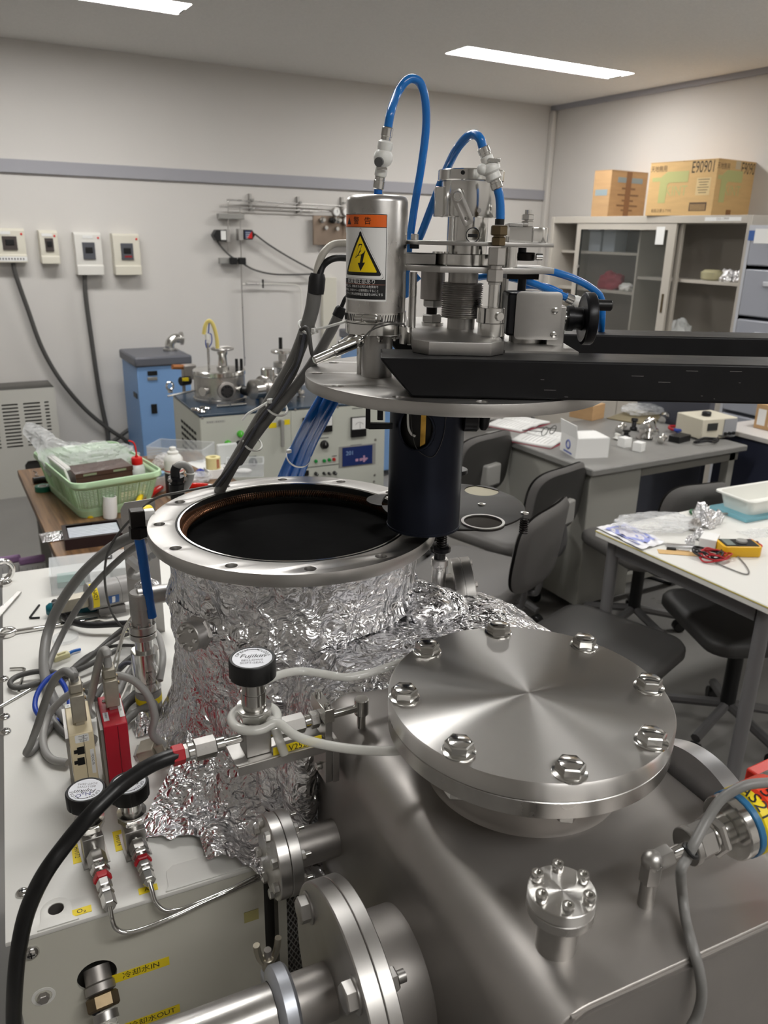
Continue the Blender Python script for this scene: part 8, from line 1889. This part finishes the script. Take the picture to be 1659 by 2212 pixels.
# ================================================================== CHAIRS
CHF = mat('grey_chair_frame', (96, 95, 95), .4, .3)
def chair(label, seat, back, m, zseat=.43, zback=.78, base=True, rear=True, bw=.40, seat_w=.42, shell=None):
    """seat: centre (x,y); back: unit vector from seat to backrest"""
    b = Vector((back[0], back[1], 0)).normalized(); s = Vector((-b.y, b.x, 0)); F = Matrix(((s.x, b.x, 0, seat[0]), (s.y, b.y, 0, seat[1]), (0, 0, 1, 0), (0, 0, 0, 1)))
    t = thing('office_chair', label, 'chair', (seat[0], seat[1], 0), 'office chairs and stools')
    def cush(x0, y0, x1, y1, z0, z1, r): return loft(MB(F), [rg(x0+.012, y0+.012, x1-.012, y1-.012, z0, r), rg(x0, y0, x1, y1, z0+.014, r), rg(x0, y0, x1, y1, z1-.018, r), rg(x0+.006, y0+.006, x1-.006, y1-.006, z1-.006, r), rg(x0+.03, y0+.03, x1-.03, y1-.03, z1, r*.8)]).add(rg(x0+.03, y0+.03, x1-.03, y1-.03, z1, r*.8), [tuple(range(24))])
    part('seat', cush(-seat_w/2, -.21, seat_w/2, .20, zseat-.055, zseat, .07), m, t, ang=50)
    if back and rear is not None:
        z0, z1 = zback-.30, zback
        def bf(u, v, off):
            n = 24
            x = (u*2-1); yv = v*2-1; r = max(abs(x), abs(yv)); 
            k = (abs(x)**4+abs(yv)**4)**.25; sc = r/k if k > 1e-6 else 1
            X = x*sc*bw/2; Z = (z0+z1)/2+yv*sc*(z1-z0)/2; edge = max(0, r-.86)/.14
            return F @ Vector((X, .215+.03*(1-(x*sc)**2)*1+off*(1-.75*edge**2)+(Z-z0)*.12, Z))
        bm_ = MB(); bm_.grid(lambda u, v: bf(u, v, .022), 20, 16); bm_.grid(lambda u, v: bf(u, v, -.022), 20, 16)
        part('backrest', bm_, m, t, ang=60)
        if shell:
            part('rear_shell', MB().grid(lambda u, v: bf(.06+.88*u, .06+.88*v, .025), 18, 14), shell, t, ang=60)
            part('rear_bracket', MB(F).bb((-.05, .27, z0+.06), (.05, .315, z0+.16)), GREYM, t, bevel=.008)
            part('back_stem', MB(F).tube([(0, .05, zseat-.07), (0, .24, zseat-.07), (0, .30, zseat-.02), (0, .29, z0+.08)], .017, 8), CHF, t)
        else:
            for x in (-.07, .07): part('back_stem', MB(F).tube([(x, .0, zseat-.07), (x, .19, zseat-.07), (x, .225, zseat-.04), (x, .235, z0+.06)], .011, 8), CHF, t)
    if base:
        part('column', MB(F).cyl((0, 0, .10), (0, 0, zseat-.075), .025), BLACKP, t); part('seat_plate', MB(F).bb((-.10, -.10, zseat-.08), (.10, .10, zseat-.056)), BLACKP, t)
        for i in range(5):
            a = i*2*PI/5+.3; e = Vector((.21*math.cos(a), .21*math.sin(a), .07)); part('base_arm', MB(F).tube([(0, 0, .115), e.lerp(Vector((0, 0, .115)), .5), e], .017, 8, 3), CHF, t)
            part('caster', MB(F).rcyl(e+Vector((-.018*math.sin(a), .018*math.cos(a), -.044)), e+Vector((.018*math.sin(a), -.018*math.cos(a), -.044)), .026, n=16), BLACKP, t)
    return t
p = PZ(1200, 1182, .60); chair('grey vinyl office chair with a rounded plain back turned away from the desk', (p.x-.30*.45, p.y+.30*.89), (.45, -.89), SEATG, .44, .75)
DKS = mat('dark_rear_shell', (58, 57, 55), .5)
p = PZ(1203, 1098, .62); chair('grey office chair with a dark rear shell and bracket, pushed to the desk pedestal', (2.08, 2.545), (.26, -.97), SEATG, .42, .74, shell=DKS)
p = PZ(1055, 1000, .62); chair('grey office chair with a bracketed rear shell behind the black cylinder', (2.07, 3.03), (.26, -.97), SEATG, .42, .77, shell=DKS)
p = PZ(1508, 1075, .68); chair('grey office chair behind the white worktable, only its back showing', (p.x, p.y-.22+.45), (-.15, -.99), SEATG, .43, .755, bw=.31, seat_w=.38)
p = PZ(1600, 1325, .46); chair('black wheeled chair tucked under the white worktable', (p.x+.02, p.y), (.9, -.4), SEATD, .46, .62, rear=None)
p = PZ(1300, 1382, .47); chair('dark charcoal padded stool between the duct box and the worktable', (p.x, p.y), (.3, -.95), SEATD, .47, .7, rear=None, seat_w=.40)
# red trolley frame and dark cloth beside the duct box
c = PZ(1655, 1700, .95)
t = thing('red_trolley', 'red painted steel frame standing beside the duct box', 'trolley', (c.x+.05, c.y, 0)); REDF = mat('red_paint', (206, 44, 26), .4)
part('upright', MB().bb((c.x-.002, c.y-.02, 0), (c.x+.045, c.y+.03, .96)), REDF, t, bevel=.003); part('foot_bar', MB().bb((c.x+.046, c.y-.02, 0), (c.x+.4, c.y+.03, .05)), REDF, t, bevel=.003); part('upright', MB().bb((c.x+.355, c.y-.02, .051), (c.x+.4, c.y+.03, .96)), REDF, t, bevel=.003)
p = PZ(1640, 1690, .80); solo('padded_bag', 'dark navy padded bag standing behind the red trolley', 'bag', MB().sphere((p.x+.09, p.y+.12, .34), .16, 24, 16, (1, .8, 2.1)), mat('navy_cloth', (26, 28, 40), .8), ang=180)
# cables on the floor
for i, (pts, lb_) in enumerate((([(1180, 1262), (1215, 1285), (1260, 1275), (1300, 1290), (1330, 1265)], 'black cable lying on the floor below the grey desk'), ([(1270, 1250), (1290, 1240), (1340, 1255), (1390, 1245), (1450, 1262)], 'second black cable on the floor under the worktable'))):
    cable('floor_cable', lb_, [PZ(x, y, .008) for x, y in pts], .007, BLACKR)
